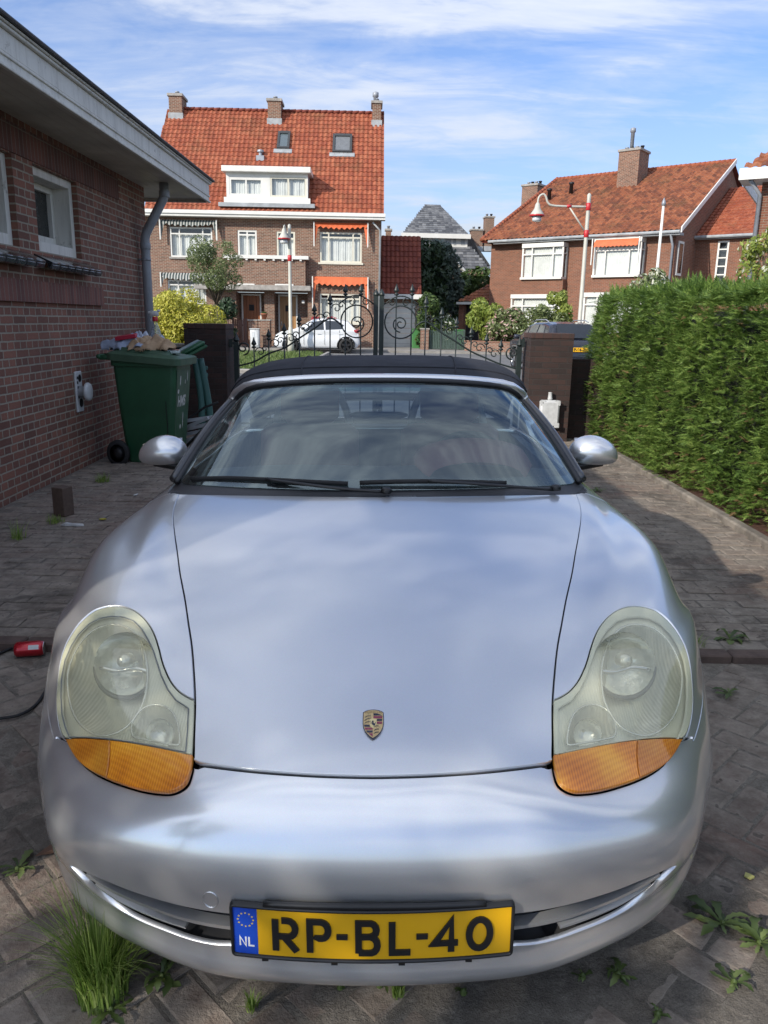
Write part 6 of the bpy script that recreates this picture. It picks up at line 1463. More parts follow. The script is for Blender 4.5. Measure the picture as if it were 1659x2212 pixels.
g = G(); a = Vector((xe1+.02, -.62, zeD-.12)); b = Vector((xq1+.02, DR, zrD-.10)); g.add([a, b, b+Vector((0, 0, .26)), a+Vector((0, 0, .26)), a+Vector((.06, 0, 0)), b+Vector((.06, 0, 0)), b+Vector((.06, 0, .26)), a+Vector((.06, 0, .26))], [(0, 3, 2, 1), (4, 5, 6, 7), (3, 7, 6, 2), (0, 1, 5, 4), (0, 4, 7, 3)]); g.mk('barge_board', M_white, F.root)
g = G(); g.box(xe0+.8, xe1, -.62, -.02, zeD-.22, zeD-.10); g.tube([(xe0+.5, -.68, zeD-.08), (xe1, -.68, zeD-.08)], .08, 8); g.mk('gutter', M_lead, F.root)
def onD(x, y):
    u, v = zD(x, y); d = ray(u, v); nrm = F.e.cross(F.n*sd.y+Vector((0, 0, sd.z))).normalized(); o = F.O+F.n*(-.6)+Vector((0, 0, zeD)); t = (o-C0).dot(nrm)/d.dot(nrm); p = C0+d*t-F.O; return Vector((p.dot(F.e), p.dot(F.n), p.z))
p0, p1 = onD(1008, 372), onD(1090, 370); chimney(F, p0.x, p1.x, p0.y, p0.y+1.5, p0.z-.5, F.xz(*zD(1015, 207), p0.y)[1], M_brickH, 4, flue=1.0)
p0 = onD(605, 470); a = F.xz(*zD(606, 352), 9)[0]; b = F.xz(*zD(672, 352), 9)[0]; chimney(F, a, b, 9, 10.3, 4, F.xz(*zD(640, 352), 9)[1], M_brickH, 4)
for x, y in ((720, 425), (814, 398)):
    p = onD(x, y); g = G(); g.lathe([(.13, -.1), (.11, .55), (.16, .57), (.16, .68), (.04, .72)], 12, Matrix.Translation(p)); g.mk('roof_vent', M_black, F.root, True)
# orange awning folded over the right bay
xa, xb, zb, zt, pr = B2; aw = bpy.data.objects.new('awning', None); COL.objects.link(aw); aw.parent = F.root
V = []; n = 40
for i in range(n+1): x = xa+.1+(xb-xa-.2)*i/n; V += [(x, -pr-.08, zt-.05), (x, -pr-.30, zt-.22), (x, -pr-.32, zt-.42-.03*math.sin(i*1.7))]
mk('awning_cloth', V, [(3*i+k, 3*i+3+k, 3*i+4+k, 3*i+1+k) for i in range(n) for k in (0, 1)], M_orange, aw, True)
g = G(); 
for x in (xa, xb-.05): g.box(x, x+.05, -pr-.36, -pr-.3, zb+.5, zt)
g.mk('awning_arm', M_white, aw)
# gable side window and drainpipes
g = G(); yg0, yg1 = .35, 1.15
(zw0, zw1) = (dxz(1285, 742)[1], dxz(1290, 592)[1]); g.box(X1_+.003, X1_+.06, yg0, yg1, zw0, zw1); g.mk('side_window', M_white, F.root); g = G(); g.box(X1_+.06, X1_+.07, yg0+.12, yg1-.12, zw0+.12, zw1-.12); g.mk('side_pane', M_glassd, F.root)
g = G(); g.tube([(X1_-.1, -.6, zeD-.15), (X1_-.1, -.12, zeD-.7), (X1_-.1, -.12, 0)], .06, 8); g.mk('drainpipe', M_metalgrey, F.root, True)
# lean-to roof on the left with the dark open garage
LT = bpy.data.objects.new('lean_to', None); COL.objects.link(LT); LT.parent = F.root
a = dxz(335, 860)[0]; b_ = X0_; z0 = dxz(440, 858)[1]; z1 = dxz(470, 735)[1]
sdl = Vector((0, 2.6, z1-z0)); tiles(F, [(0, 0), (b_-a, 0), (b_-a, sdl.length), (b_-a-.3, sdl.length)], (a, -.2, z0), (1, 0, 0), sdl, M_tileB, 'lean_to_roof', parent=LT)
g = G(); g.box(a+.3, b_-.003, .3, 5, 0, z0-.15); g.mk('lean_to_dark_box', M_darkint, LT); g = G(); g.box(a, b_-.003, -.3, -.1, z0-.16, z0-.02); g.mk('lean_to_fascia', M_white, LT); g = G(); g.box(a+.0, a+.35, 0, .35, 0, z0-.16); g.mk('lean_to_post', M_brickR, LT)  # solid box coloured dark as the shade of the open garage, plus fascia and post
# rear wing with the lower orange roof to the right
HE = Fac('brick_wing', 'brick side wing with a bright orange roof and one tall barred window', 'house', *(lambda p: (p.x, p.y))(F.O+F.e*(X1_+.02)+F.n*3.2), ang); F = HE
X1e = F.xz(*zD(1640, 600))[0]; zeE = F.xz(*zD(1480, 572), -.3)[1]; zrE = F.xz(*zD(1560, 365), 5)[1]
wo = win(F, *zD(1436, 597), *zD(1484, 778), cols=(1, ), trans=None, fr=.09, curtain=False, sill=True)
wallface(F, -.02, X1e, -.05, zeE-.05, [wo], M_brickR)
g = G(); (x0, x1, z0, z1) = wo
for k in range(1, 5): z = z0+(z1-z0)*k/5; g.box(x0+.08, x1-.08, .0, .05, z-.03, z+.03)
g.mk('window_bar', M_white, F.root)
sd = Vector((0, 5.3, zrE-zeE)); tiles(F, [(0, 0), (X1e+.3, 0), (X1e+.3, sd.length), (0, sd.length)], (-.02, -.3, zeE), (1, 0, 0), sd, M_tileO, 'roof', tw=.25, tl=.36)
g = G(); g.tube([(0, -.38, zeE-.05), (X1e+.3, -.38, zeE-.05)], .08, 8); g.box(0, X1e+.3, -.3, 0, zeE-.16, zeE-.06); g.mk('gutter', M_lead, F.root)
# the corner house at the far right edge
HF = Fac('corner_house', 'brick corner house with a white eave at the right edge of the view', 'house', 0, 30, rad(-30)); F = HF
xa = F.xz(1634, 500)[0]; xb = xa+5; zt = F.xz(1634, 395)[1]; xw, zf = F.xz(1600, 392, -.6)
wallface(F, xa, xb, -.05, zt, [], M_brickR); g = G(); g.quad((xa, 0, -.05), (xa, 0, zt), (xa, 8, zt), (xa, 8, -.05)); g.mk('side_wall', M_brickR, F.root)
g = G(); g.box(xw, xb, -.6, .5, zt, zt+.12); g.box(xw-.05, xb, -.7, -.6, zt+.0, zt+.3); g.box(xw-.05, xw, -.6, 8, zt, zt+.3); g.mk('eave', M_white, F.root)
sd = Vector((0, 4, 2.4)); tiles(F, [(0, 0), (xb-xw, 0), (xb-xw, 4.5), (2, 4.5)], (xw, -.65, zt+.3), (1, 0, 0), sd, M_tileB, 'roof')
g = G(); x_, z_ = F.xz(1632, 400); g.tube([(xw+.25, -.55, zt), (xa-.02, -.1, zt-.35), (xa-.02, -.1, 0)], .06, 8); g.mk('drainpipe', M_metalgrey, F.root, True)
# ================================================================== vegetation
def leafcloud(n, sampler, size, name, mat, parent=None, flat=0.35, up=0.0):
    """n separate leaves; sampler(k) -> (k,3) positions and (k,3) outward normals"""
    p, nn = sampler(n); d = nn+rng.normal(0, .55, (n, 3)); d[:, 2] += up; d /= np.linalg.norm(d, axis=1)[:, None]
    r = rng.normal(0, 1, (n, 3)); t = np.cross(d, r); t /= np.linalg.norm(t, axis=1)[:, None]; w = np.cross(d, t)
    s = size*rng.uniform(.6, 1.3, n)[:, None]
    a = p+t*s; b = p+w*s*.42+d*s*.12; c = p-t*s*.9; e = p-w*s*.42+d*s*.12
    V = np.stack([a, b, c, e], 1).reshape(-1, 3); return mk(name, V, np.arange(4*n).reshape(-1, 4), mat, parent, uv=False)
def blobs(cs, rmin=.55):
    cs = [(np.array(c), np.array(r if hasattr(r, '__len__') else (r, r, r))) for c, r in cs]; w = np.array([r.prod()**(2/3) for c, r in cs]); w = w/w.sum()
    def f(n):
        k = rng.choice(len(cs), n, p=w); C_ = np.array([c for c, r in cs])[k]; R_ = np.array([r for c, r in cs])[k]; d = rng.normal(0, 1, (n, 3)); d /= np.linalg.norm(d, axis=1)[:, None]
        return C_+R_*d*(rng.uniform(rmin, 1.05, n)**.5)[:, None], d
    return f
def clumps(c, r, n, rr, squash=1.0, seed=1):
    g_ = np.random.default_rng(seed); out_ = []
    for i in range(n):
        d = g_.normal(0, 1, 3); d /= np.linalg.norm(d); q_ = g_.uniform(.45, 1.0)**.5
        out_.append((np.array(c)+np.array(r)*d*q_, rr*g_.uniform(.6, 1.25)*np.array([1, 1, squash])))
    return out_
L_yel = leafmat('yellow_leaves', (0.28, 0.30, 0.03), (0.52, 0.50, 0.06), (0.72, 0.66, 0.16), .25)
L_grn = leafmat('green_leaves', (0.035, 0.065, 0.02), (0.07, 0.12, 0.03), (0.12, 0.18, 0.05), .3)
L_olv = leafmat('grey_green_leaves', (0.09, 0.125, 0.045), (0.16, 0.205, 0.075), (0.27, 0.31, 0.13), .3)
L_drk = leafmat('dark_leaves', (0.015, 0.035, 0.015), (0.03, 0.06, 0.025), (0.05, 0.09, 0.035), .2)
L_lim = leafmat('lime_leaves', (0.14, 0.20, 0.03), (0.27, 0.34, 0.06), (0.42, 0.46, 0.12), .35)
L_pnk = leafmat('pink_blossom', (0.45, 0.25, 0.24), (0.62, 0.40, 0.38), (0.72, 0.55, 0.45), .3)
L_wht = leafmat('cream_blossom', (0.50, 0.52, 0.38), (0.70, 0.70, 0.55), (0.80, 0.80, 0.70), .3)
L_blu = leafmat('blue_green_leaves', (0.05, 0.08, 0.06), (0.10, 0.14, 0.11), (0.17, 0.21, 0.17), .25)
def plant(name, label, cat, base, mat, n, size, cl, group=None, extra=None, trunk=None):
    t = thing(name, label, cat, base, 0, group)
    leafcloud(n, blobs(cl), size, 'foliage', mat, t)
    if extra: leafcloud(extra[1], blobs(cl, .9), extra[2], 'blossom', extra[0], t, up=.4)
    g = G()
    if trunk:
        h, r = trunk; top = [np.array(c) for c, _ in cl]
        g.tube([(0, 0, 0), (.02*h, 0, h*.5), (0, .02, h)], [r, r*.8, r*.65], 8)
        for c in top[::max(1, len(top)//9)]: m_ = np.array((0, 0, h)); q_ = (m_+c)/2+np.array((0, 0, .1*h)); g.tube([tuple(m_), tuple(q_), tuple(c)], [r*.5, r*.32, r*.1], 6)
        g.mk('trunk', M_bark, t, True)
    else:
        for c, _ in cl[::max(1, len(cl)//7)]: g.tube([(c[0]*.2, c[1]*.2, 0), (c[0]*.6, c[1]*.6, c[2]*.5), tuple(c)], [.03, .02, .006], 5)
        g.mk('stems', M_bark, t, True)
    return t
def at(u, v, Y): p = PY(u, v, Y); return p.x, p.z
# yellow bush beyond the garden wall
Yb = 17.0; xl, _ = at(337, 650, Yb); xr, _ = at(465, 650, Yb); zt = at(395, 622, Yb)[1]; w = (xr-xl)/2
cl = clumps((.05, 0, zt*.55), (w*1.12, .7, zt*.40), 70, .27, seed=3)
plant('yellow_bush', 'bright yellow leaved bush glowing in the sun behind the green bin', 'bush', ((xl+xr)/2-.12, Yb, 0), L_yel, 30000, .038, cl)
Yt = 24.0; xc = at(462, 600, Yt)[0]; z0, z1 = at(462, 650, Yt)[1], at(462, 520, Yt)[1]
cl = clumps((0, 0, (z0+z1)/2+.25), (.80, .8, (z1-z0)*.48), 30, .28, seed=5)
plant('small_tree', 'small airy tree with thin twigs in front of the tall brick house', 'tree', (xc+.05, Yt, 0), L_olv, 7500, .038, cl, trunk=(z0*.95, .06))
Ys = 37.5
x_ = at(485, 690, Ys)[0]; plant('dark_shrub', 'dark shrub beside the red brown fence under the small tree', 'shrub', (x_, Ys, 0), L_drk, 1600, .12, clumps((0, 0, 1.2), (.5, .4, 1.0), 12, .35, seed=8))
# shrubs between the houses
x0 = at(950, 650, 50)[0]; plant('conifer_shrub', 'tall dark blue green shrub mass beside the garage annex', 'shrub', (x0, 50, 0), L_blu, 5200, .20, clumps((0, 0, 3.2), (1.1, .9, 3.0), 34, .7, seed=9))
x0 = at(915, 620, 48)[0]; plant('dark_tree', 'dark green tree rising right beside the garage annex roof', 'tree', (x0, 48.5, 0), L_drk, 3600, .20, clumps((.3, 0, 3.9), (.75, .7, 2.6), 26, .65, seed=10), trunk=(2.5, .12))
x0 = at(1020, 610, 56)[0]; plant('green_shrub', 'green shrub line below the distant slate house', 'shrub', (x0, 56, 0), L_grn, 4200, .22, clumps((0, 0, 3.0), (2.8, .9, 1.6), 34, .8, seed=11))
x0 = at(925, 690, 40.5)[0]; plant('ivy_shrub', 'bright green climbing shrub beside the white garage door', 'shrub', (x0, 40.2, 0), L_grn, 3000, .11, clumps((0, 0, 1.35), (.45, .4, 1.2), 24, .33, seed=12))
x0 = at(957, 698, 40.8)[0]; plant('hydrangea', 'white flowering hydrangea behind the green slat fence', 'bush', (x0, 40.9, 0), L_grn, 1200, .10, clumps((0, 0, 1.0), (.45, .3, .8), 14, .3, seed=13), extra=(L_wht, 420, .09))
x0 = at(1052, 705, 38.5)[0]; plant('lime_bush', 'lime green bush behind the low garden wall', 'bush', (x0-.1, 39, 0), L_lim, 3600, .11, clumps((0, 0, 1.45), (.75, .5, .9), 26, .36, seed=14))
x0 = at(1092, 712, 38)[0]; plant('pink_bush', 'pink blossoming bush spilling over the low garden wall', 'bush', (x0, 38, 0), L_olv, 3600, .11, clumps((0, 0, 1.1), (.95, .5, .8), 26, .38, seed=15), extra=(L_pnk, 700, .10))
x0 = at(1165, 690, 37)[0]; plant('garden_bush', 'loose olive bush with pale flowers before the left bay window', 'bush', (x0, 37, 0), L_olv, 2600, .10, clumps((0, 0, 1.35), (1.1, .5, .75), 26, .34, seed=16), extra=(L_wht, 60, .08))
x0 = at(1208, 680, 37.5)[0]; plant('garden_bush', 'upright yellow green bush right beside the dark parked car roof', 'bush', (x0, 37.5, 0), L_lim, 2200, .10, clumps((0, 0, 1.9), (.65, .4, 1.0), 24, .30, seed=17))
x0 = at(1418, 600, 22)[0]; z0 = at(1418, 604, 22)[1]; plant('flowering_shrub', 'cream flowering shrub at the foot of the white flagpole', 'shrub', (x0, 22, 0), L_olv, 2200, .07, clumps((0, 0, z0-.55), (.62, .5, .7), 24, .25, seed=18), extra=(L_wht, 700, .07))
x0 = at(1640, 560, 13)[0]; z0 = at(1640, 540, 13)[1]; plant('climbing_shrub', 'pale green flowering shrub rising above the hedge at the right', 'shrub', (x0+.15, 13, 0), L_lim, 2600, .045, clumps((0, 0, z0-.15), (.36, .4, .62), 26, .15, seed=19), extra=(L_wht, 260, .04), trunk=(z0-.6, .03))
# red geraniums on the porch wall behind the white car
for u, c_ in ((683, 0), (717, 1)):
    x0, z0 = at(u, 690, 38.6); t = thing('geranium', ('red geranium cluster above the windscreen of the white hatchback' if c_ == 0 else 'red geranium cluster above the rear seats of the white hatchback'), 'flower', (x0, 38.6, 0)); g = G(); g.box(-.28, .28, -.12, .12, 0, z0-.22); g.mk('plinth', M_brickH, t)
    leafcloud(220, blobs([((0, 0, z0-.1), (.28, .15, .15))]), .06, 'foliage', L_grn, t); leafcloud(170, blobs([((0, -.03, z0), (.25, .14, .13))]), .05, 'blossom', leafmat('red_blossom', (.4, .02, .05), (.6, .03, .08), (.7, .1, .15)), t)

# ---- the conifer hedge
def hedge():
    t = thing('conifer_hedge', 'tall trimmed conifer hedge with feathery green sprays on the right', 'hedge', (2.95, 6, 0))
    X0 = 2.60; Y0_, Y1_ = 0.6, 10.1
    # blades: each spray is a short fan of narrow leaflets
    def sprays(n, pos, nor, size, mat, name):
        d = nor*1.0+rng.normal(0, .33, (n, 3)); d[:, 1] += -.35+rng.normal(0, .25, n); d[:, 2] += rng.uniform(-.25, .45, n); d /= np.linalg.norm(d, axis=1)[:, None]
        s = size*rng.uniform(.5, 1.2, n)
        up = np.tile([0, 0, 1.0], (n, 1))+rng.normal(0, .45, (n, 3)); w = np.cross(d, up); w /= np.linalg.norm(w, axis=1)[:, None]
        V = []; k = 7
        for i in range(k):
            f = i/(k-1)
            for sd_ in (-1, 1):
                b = pos+d*(s*(f*.75))[:, None]; L_ = s*(.42*(1-f*.72)); dir_ = d*.72+w*sd_*.72; dz = rng.normal(0, .12, (n, 1))*np.array([0, 0, 1.0])
                tp = b+dir_*L_[:, None]+dz*L_[:, None]; wd = d*(s*.055)[:, None]; V.append(np.stack([b-wd, b+wd, tp], 1))
        b = pos+d*(s*.7)[:, None]; V.append(np.stack([b-w*(s*.05)[:, None], b+w*(s*.05)[:, None], pos+d*(s*1.08)[:, None]], 1))
        V = np.stack(V, 1); m = V.shape[1]*3; V = V.reshape(-1, 3)-np.array([2.95, 6, 0])
        # connect every leaflet of a spray through shared tint: one island per spray needs shared verts, so tint by position instead
        return mk(name, V, np.arange(len(V)).reshape(-1, 3), mat, t, uv=False)
    def bulge(y, z): return .035*np.sin(y*2.3+z*1.7)+.03*np.sin(y*5.1-z*3.3)+.025*np.sin(y*11+z*7)
    def top(y): return 1.765-.10*np.exp(-((y-6.5)/.9)**2)+.02*np.sin(y*1.9)+.025*np.sin(y*5.3)
    m, nt_, o = newmat('conifer_green'); co = N(nt_, 'ShaderNodeNewGeometry').outputs['Position']
    a = noise(nt_, 16, 5, .7, co); b = noise(nt_, 2.1, 4, .6, co)
    gi = N(nt_, 'ShaderNodeNewGeometry').outputs['Random Per Island']
    f = MATH(nt_, 'ADD', MATH(nt_, 'ADD', MATH(nt_, 'MULTIPLY', a, .5), MATH(nt_, 'MULTIPLY', b, .3)), MATH(nt_, 'MULTIPLY', gi, .2))
    c = RAMP(nt_, f, [(.32, (.026, .050, .013)), (.45, (.10, .185, .037)), (.57, (.235, .35, .075)), (.70, (.40, .49, .14))])
    p = N(nt_, 'ShaderNodeBsdfPrincipled', i_Roughness=.55); L(nt_, c, p.inputs['Base Color']); tl = N(nt_, 'ShaderNodeBsdfTranslucent'); L(nt_, c, tl.inputs[0]); x = N(nt_, 'ShaderNodeMixShader'); x.inputs[0].default_value = .36; L(nt_, p.outputs[0], x.inputs[1]); L(nt_, tl.outputs[0], x.inputs[2]); L(nt_, x.outputs[0], o.inputs[0])
    n = 40000; y = rng.uniform(Y0_, Y1_, n); z = .05+rng.uniform(0, 1, n)**.92*1.79; zt_ = top(y); z = np.minimum(z, zt_)
    lower = np.clip((.45-z)/.45, 0, 1); px = X0+bulge(y, z)+lower*np.where(y > 5.2, .04, .13)+rng.uniform(-.02, .10, n)+np.clip((z-1.62)/.2, 0, 1)**2*.14
    pk = np.sin(y*3.7+2*np.sin(z*4.1))*np.sin(z*6.3+1.7*np.sin(y*2.9))+.5*np.sin(y*9.1+z*5)*np.sin(z*13-y*4); px += np.clip(pk-.55, 0, 1)*.16; keep = rng.uniform(0, 1, n) > np.clip(pk-.8, 0, .6); px, y, z = px[keep], y[keep], z[keep]; n = len(y)
    sprays(n, np.stack([px, y, z], 1), np.tile([-1.0, 0, .12], (n, 1)), .088, m, 'side_foliage')
    n = 9000; y = rng.uniform(Y0_, Y1_, n); xx = rng.uniform(2.74, 4.3, n); sprays(n, np.stack([xx, y, top(y)+.02*np.sin(xx*9)+rng.uniform(-.05, .04, n)], 1), np.tile([-.35, 0, .9], (n, 1)), .12, m, 'top_foliage')
    n = 900; y = rng.uniform(Y0_, Y1_, n); z = rng.uniform(.1, 1.6, n); sprays(n, np.stack([X0+.02+bulge(y, z)+rng.uniform(-.03, .06, n), y, z], 1), np.tile([-1.0, 0, .05], (n, 1)), .075, simple('dry_brown_sprays', (.20, .12, .055), .9, var=.3), 'dry_foliage')
    n = 3200; z = rng.uniform(.1, 1.8, n); xx = rng.uniform(2.65, 4.2, n); sprays(n, np.stack([xx, Y1_+rng.uniform(-.05, .1, n), z], 1), np.tile([0.0, 1, .15], (n, 1)), .12, m, 'end_foliage')
    n = 160; y = rng.uniform(Y0_, Y1_, n); sprays(n, np.stack([rng.uniform(2.72, 3.0, n), y, top(y)], 1), np.tile([-.4, -.2, 1.0], (n, 1)), .17, m, 'shoots')
    g = G(); g.box(2.92-2.95, 4.2-2.95, Y0_-6, Y1_-6, .16, 1.58, b=.12); g.mk('dark_core', simple('hedge_inside', (.012, .018, .008), .95, var=.5, nscale=20, bmp=1.0, bscale=50, dist=.03), t)  # solid core box, its near-black colour stands in for shade inside the hedge
    g = G()
    for k in range(14): y = Y0_+.4+k*.7-6; g.tube([(.3, y, 0), (.32, y+.05, .6), (.25, y-.05, 1.4)], [.04, .03, .015], 6)
    g.mk('trunk', M_bark, t, True)
hedge()

# ================================================================== lamp posts, flagpole
M_cpole = simple('cream_pole_paint', (.50, .49, .42), .45, var=.08); M_redp = simple('red_paint', (.50, .025, .03), .4, var=.1)
def lampset(Y, head_u, head_v, label, u, vt, arm, armdir, group):
    x, zt = at(u, vt, Y); t = thing('street_lamp', label, 'street lamp', (x, Y, 0), 0, group)
    g = G(); g.lathe([(.14, 0), (.14, .3), (.085, 1.1), (.075, 1.12), (.065, zt-.2), (.07, zt), (.03, zt+.05), (.001, zt+.06)], 14); g.mk('pole', M_cpole, t, True)
    A = Vector(arm); hz = zt-.75 if armdir else zt-.55
    g = G()
    if armdir: pts = [Vector((0, 0, zt-.38)), A*.75+Vector((0, 0, zt-.38)), A*.93+Vector((0, 0, zt-.30)), A*.99+Vector((0, 0, zt-.10)), A*1.06+Vector((0, 0, zt-.02)), A*1.15+Vector((0, 0, zt-.12)), A*1.17+Vector((0, 0, zt-.35))]; g.tube([tuple(q) for q in smoothc([tuple(p) for p in pts], 4)], .035, 8); g.tube([A*.45+Vector((0, 0, zt-.38)), Vector((0, 0, zt-1.25))], .028, 8); hp = A*1.17+Vector((0, 0, zt-.35))
    else: pts = [Vector((0, 0, zt-1.1)), A*.6+Vector((0, 0, zt-.3)), A*.9+Vector((0, 0, zt-.02)), A+Vector((0, 0, zt-.2))]; g.tube([tuple(q) for q in smoothc([tuple(p) for p in pts], 4)], .03, 8); hp = A+Vector((0, 0, zt-.2))
    g.mk('arm', M_cpole, t, True)
    hd = bpy.data.objects.new('lamp_head', None); COL.objects.link(hd); hd.parent = t; hd.location = hp
    g = G(); g.lathe([(.04, .06), (.08, 0), (.10, -.12), (.22, -.30), (.24, -.36), (.20, -.37)], 20, cap=False); g.mk('shade', M_cpole, hd, True)
    g = G(); g.lathe([(.255, -.33), (.262, -.36), (.255, -.385), (.20, -.385)], 20, cap=False); g.mk('red_ring', M_redp, hd, True)
    g = G(); g.lathe([(.16, -.385), (.155, -.52), (.13, -.54), (.001, -.545)], 18); g.mk('glass_bowl', simple('opal_glass', (.6, .62, .62), .2), hd, True)
    g = G(); 
    for z_ in ([zt-.38, zt-1.25] if armdir else [zt-1.3]): g.lathe([(.078, -.12), (.088, -.11), (.088, .11), (.078, .12)], 14, Matrix.Translation((0, 0, z_)), cap=False)
    if armdir: g.tube([A*.40+Vector((0, 0, zt-.38)), A*.50+Vector((0, 0, zt-.38))], .055, 8)
    g.mk('red_band', M_redp, t, True); return t
lampset(28, 0, 0, 'cream street lamp on a long braced arm with red bands, right', 1273, 421, (-1.50, -.1, 0), True, 'cream street lamps with red bands')
lampset(34, 0, 0, 'cream street lamp with a short arm before the tall house', 625, 487, (-.20, -.25, 0), False, 'cream street lamps with red bands')
x, zt = at(1434, 437, 23); t = thing('flagpole', 'plain white flagpole rising behind the hedge', 'flagpole', (x, 23, 0)); g = G(); g.lathe([(.055, 0), (.05, 1), (.035, zt-.1)], 12); g.mk('pole', M_white, t, True)
g = G(); g.lathe([(.02, zt-.1), (.055, zt-.08), (.06, zt-.02), (.04, zt+.04), (.015, zt+.10), (.001, zt+.13)], 12); g.mk('finial', M_metalgrey, t, True)

# ================================================================== parked cars
M_wcar = simple('white_car_paint', (.72, .74, .76), .3, var=.03, coat=1.0, bmp=0); M_bcar = simple('dark_blue_car_paint', (.018, .022, .035), .3, metal=.4, var=.05, coat=1.0, bmp=0)
M_tail = simple('red_lamp_plastic', (.35, .01, .015), .25, coat=1.0, bmp=0)
M_cglass = simple('car_glass', (.018, .022, .026), .08, coat=1.0, bmp=0)
def carbody(root, prof_top, prof_bot, half, tumble, mat, L_, name='body', arches=()):
    """side profile (top/bottom z over length) lofted across the width"""
    xs = np.linspace(0, L_, 60); V = []; ks = [(0, 0), (0, 0)]
    top_ = np.interp(xs, *zip(*prof_top)); bot = np.interp(xs, *zip(*prof_bot)); m = 15
    for x, zt_, zb_ in zip(xs, top_, bot):
        e = min(x, L_-x); hw = half*(1-.16*max(0, 1-e/.55)**2.2); row = []
        bz = min(.92, zt_)
        for k in range(m):
            s = k/(m-1)
            if s < .5: q_ = s/.5; z = zb_+(bz-zb_)*q_; y = hw*(.93+.07*math.sin(math.pi*min(1, q_*1.1)))
            else:
                q_ = (s-.5)/.5; zt2 = zt_; z = bz+(zt2-bz)*math.sin(q_*math.pi/2)**.9 if zt2 > bz+.01 else zt2+.02*q_; y = hw*(1-tumble*math.sin(q_*math.pi/2)**2*(min(1, max(0, (zt2-bz)/.5))))*math.cos(max(0, q_-.72)/.28*math.pi/2)**.8 if q_ > .72 else hw*(1-tumble*(z-bz)/.5)
            row.append((y, z))
        V += [(x, -y, z) for y, z in row]+[(x, y, z) for y, z in row[::-1]]
    w = 2*m; F_ = [(i*w+k, i*w+(k+1) % w, (i+1)*w+(k+1) % w, (i+1)*w+k) for i in range(59) for k in range(w)]
    def inarch(f):
        c = np.mean([V[i] for i in f], axis=0); return any((c[0]-a)**2+(c[2]-r0)**2 < rr**2 and abs(c[1]) > half*.5 for a, r0, rr in arches)
    F_ = [f for f in F_ if not inarch(f)]+[tuple(range(w-1, -1, -1)), tuple(range(59*w, 60*w))]
    return mk(name, V, F_, mat, root, True, uv=False)
def hatch():
    x0, _ = at(597, 760, 35.6); x1, _ = at(777, 760, 35.6); Lc = x1-x0
    t = thing('hatchback', 'white hatchback with black rims parked across the street', 'car', (x0, 35.6, 0), rad(1)); s = Lc/3.94; P_ = lambda q_: [(a*s, b) for a, b in q_]
    carbody(t, P_([(0, .55), (.06, .72), (.35, .88), (.95, 1.02), (1.25, 1.15), (1.75, 1.44), (2.2, 1.50), (2.9, 1.48), (3.4, 1.38), (3.72, 1.05), (3.88, .95), (3.94, .6)]), P_([(0, .3), (.15, .2), (3.8, .22), (3.94, .38)]), .86, .22, M_wcar, Lc, arches=((.80*s, .32, .37), (3.32*s, .32, .37)))
    # glass: side windows as slightly proud panels, both sides
    for sy in (-1, 1):
        for poly in ([(1.42, .98), (1.86, 1.34), (2.26, 1.40), (2.30, 1.0)], [(2.38, 1.0), (2.35, 1.40), (2.80, 1.38), (3.22, 1.22), (3.10, 1.04)]):
            V = []; 
            for o_ in (0, .02):
                for a, z in poly: V.append((a*s, sy*(.865-.19*max(0, (z-.92)/.5)+.012-o_), z))
            n = len(poly); f = [tuple(range(n))]+[(i, (i+1) % n, n+(i+1) % n, n+i) for i in range(n)]; mk('side_window', V, f, M_cglass, t, uv=False)
        g = G(); g.box(3.62*s, 3.90*s, sy*.74-.07, sy*.74+.07, .88, 1.02, b=.03); autosmooth(g.mk('tail_light', M_tail, t), 50)
        g = G(); g.box(.06*s, .45*s, sy*.70-.07, sy*.70+.07, .62, .76, b=.03); autosmooth(g.mk('headlight', M_cglass, t), 50)
        g = G(); g.box(1.28*s, 1.42*s, sy*.98-.08, sy*.98+.08, .98, 1.10, b=.03); autosmooth(g.mk('side_mirror', M_black, t), 50)
        for a in (1.95, 2.95): g = G(); g.box(a*s, (a+.18)*s, sy*.885-.012, sy*.885+.012, .83, .855, b=.004); g.mk('door_handle', M_wcar, t)
        g = G(); 
        for a, z0, z1 in ((1.38, .35, .95), (2.33, .35, .98), (3.02, .55, 1.0)): g.tube([(a*s, sy*.872, z0), (a*s, sy*.882, (z0+z1)/2), (a*s, sy*.862, z1)], .006, 4)
        g.mk('door_seam', M_black, t)
        for a in (.80, 3.32):
            g = G(); g.tube([(a*s+.385*math.cos(q_), sy*.845, .32+.385*math.sin(q_)) for q_ in np.linspace(-.15, math.pi+.15, 18)], .028, 6); g.mk('arch_trim', M_black, t, True)
            wheel(a*s, sy*.76, t, R=.325, w=.2, mr=M_black, side=sy)
    g = G(); g.box(.35*s, Lc*.95, -.64, .64, .17, .72); g.mk('underbody', M_black, t)
hatch()
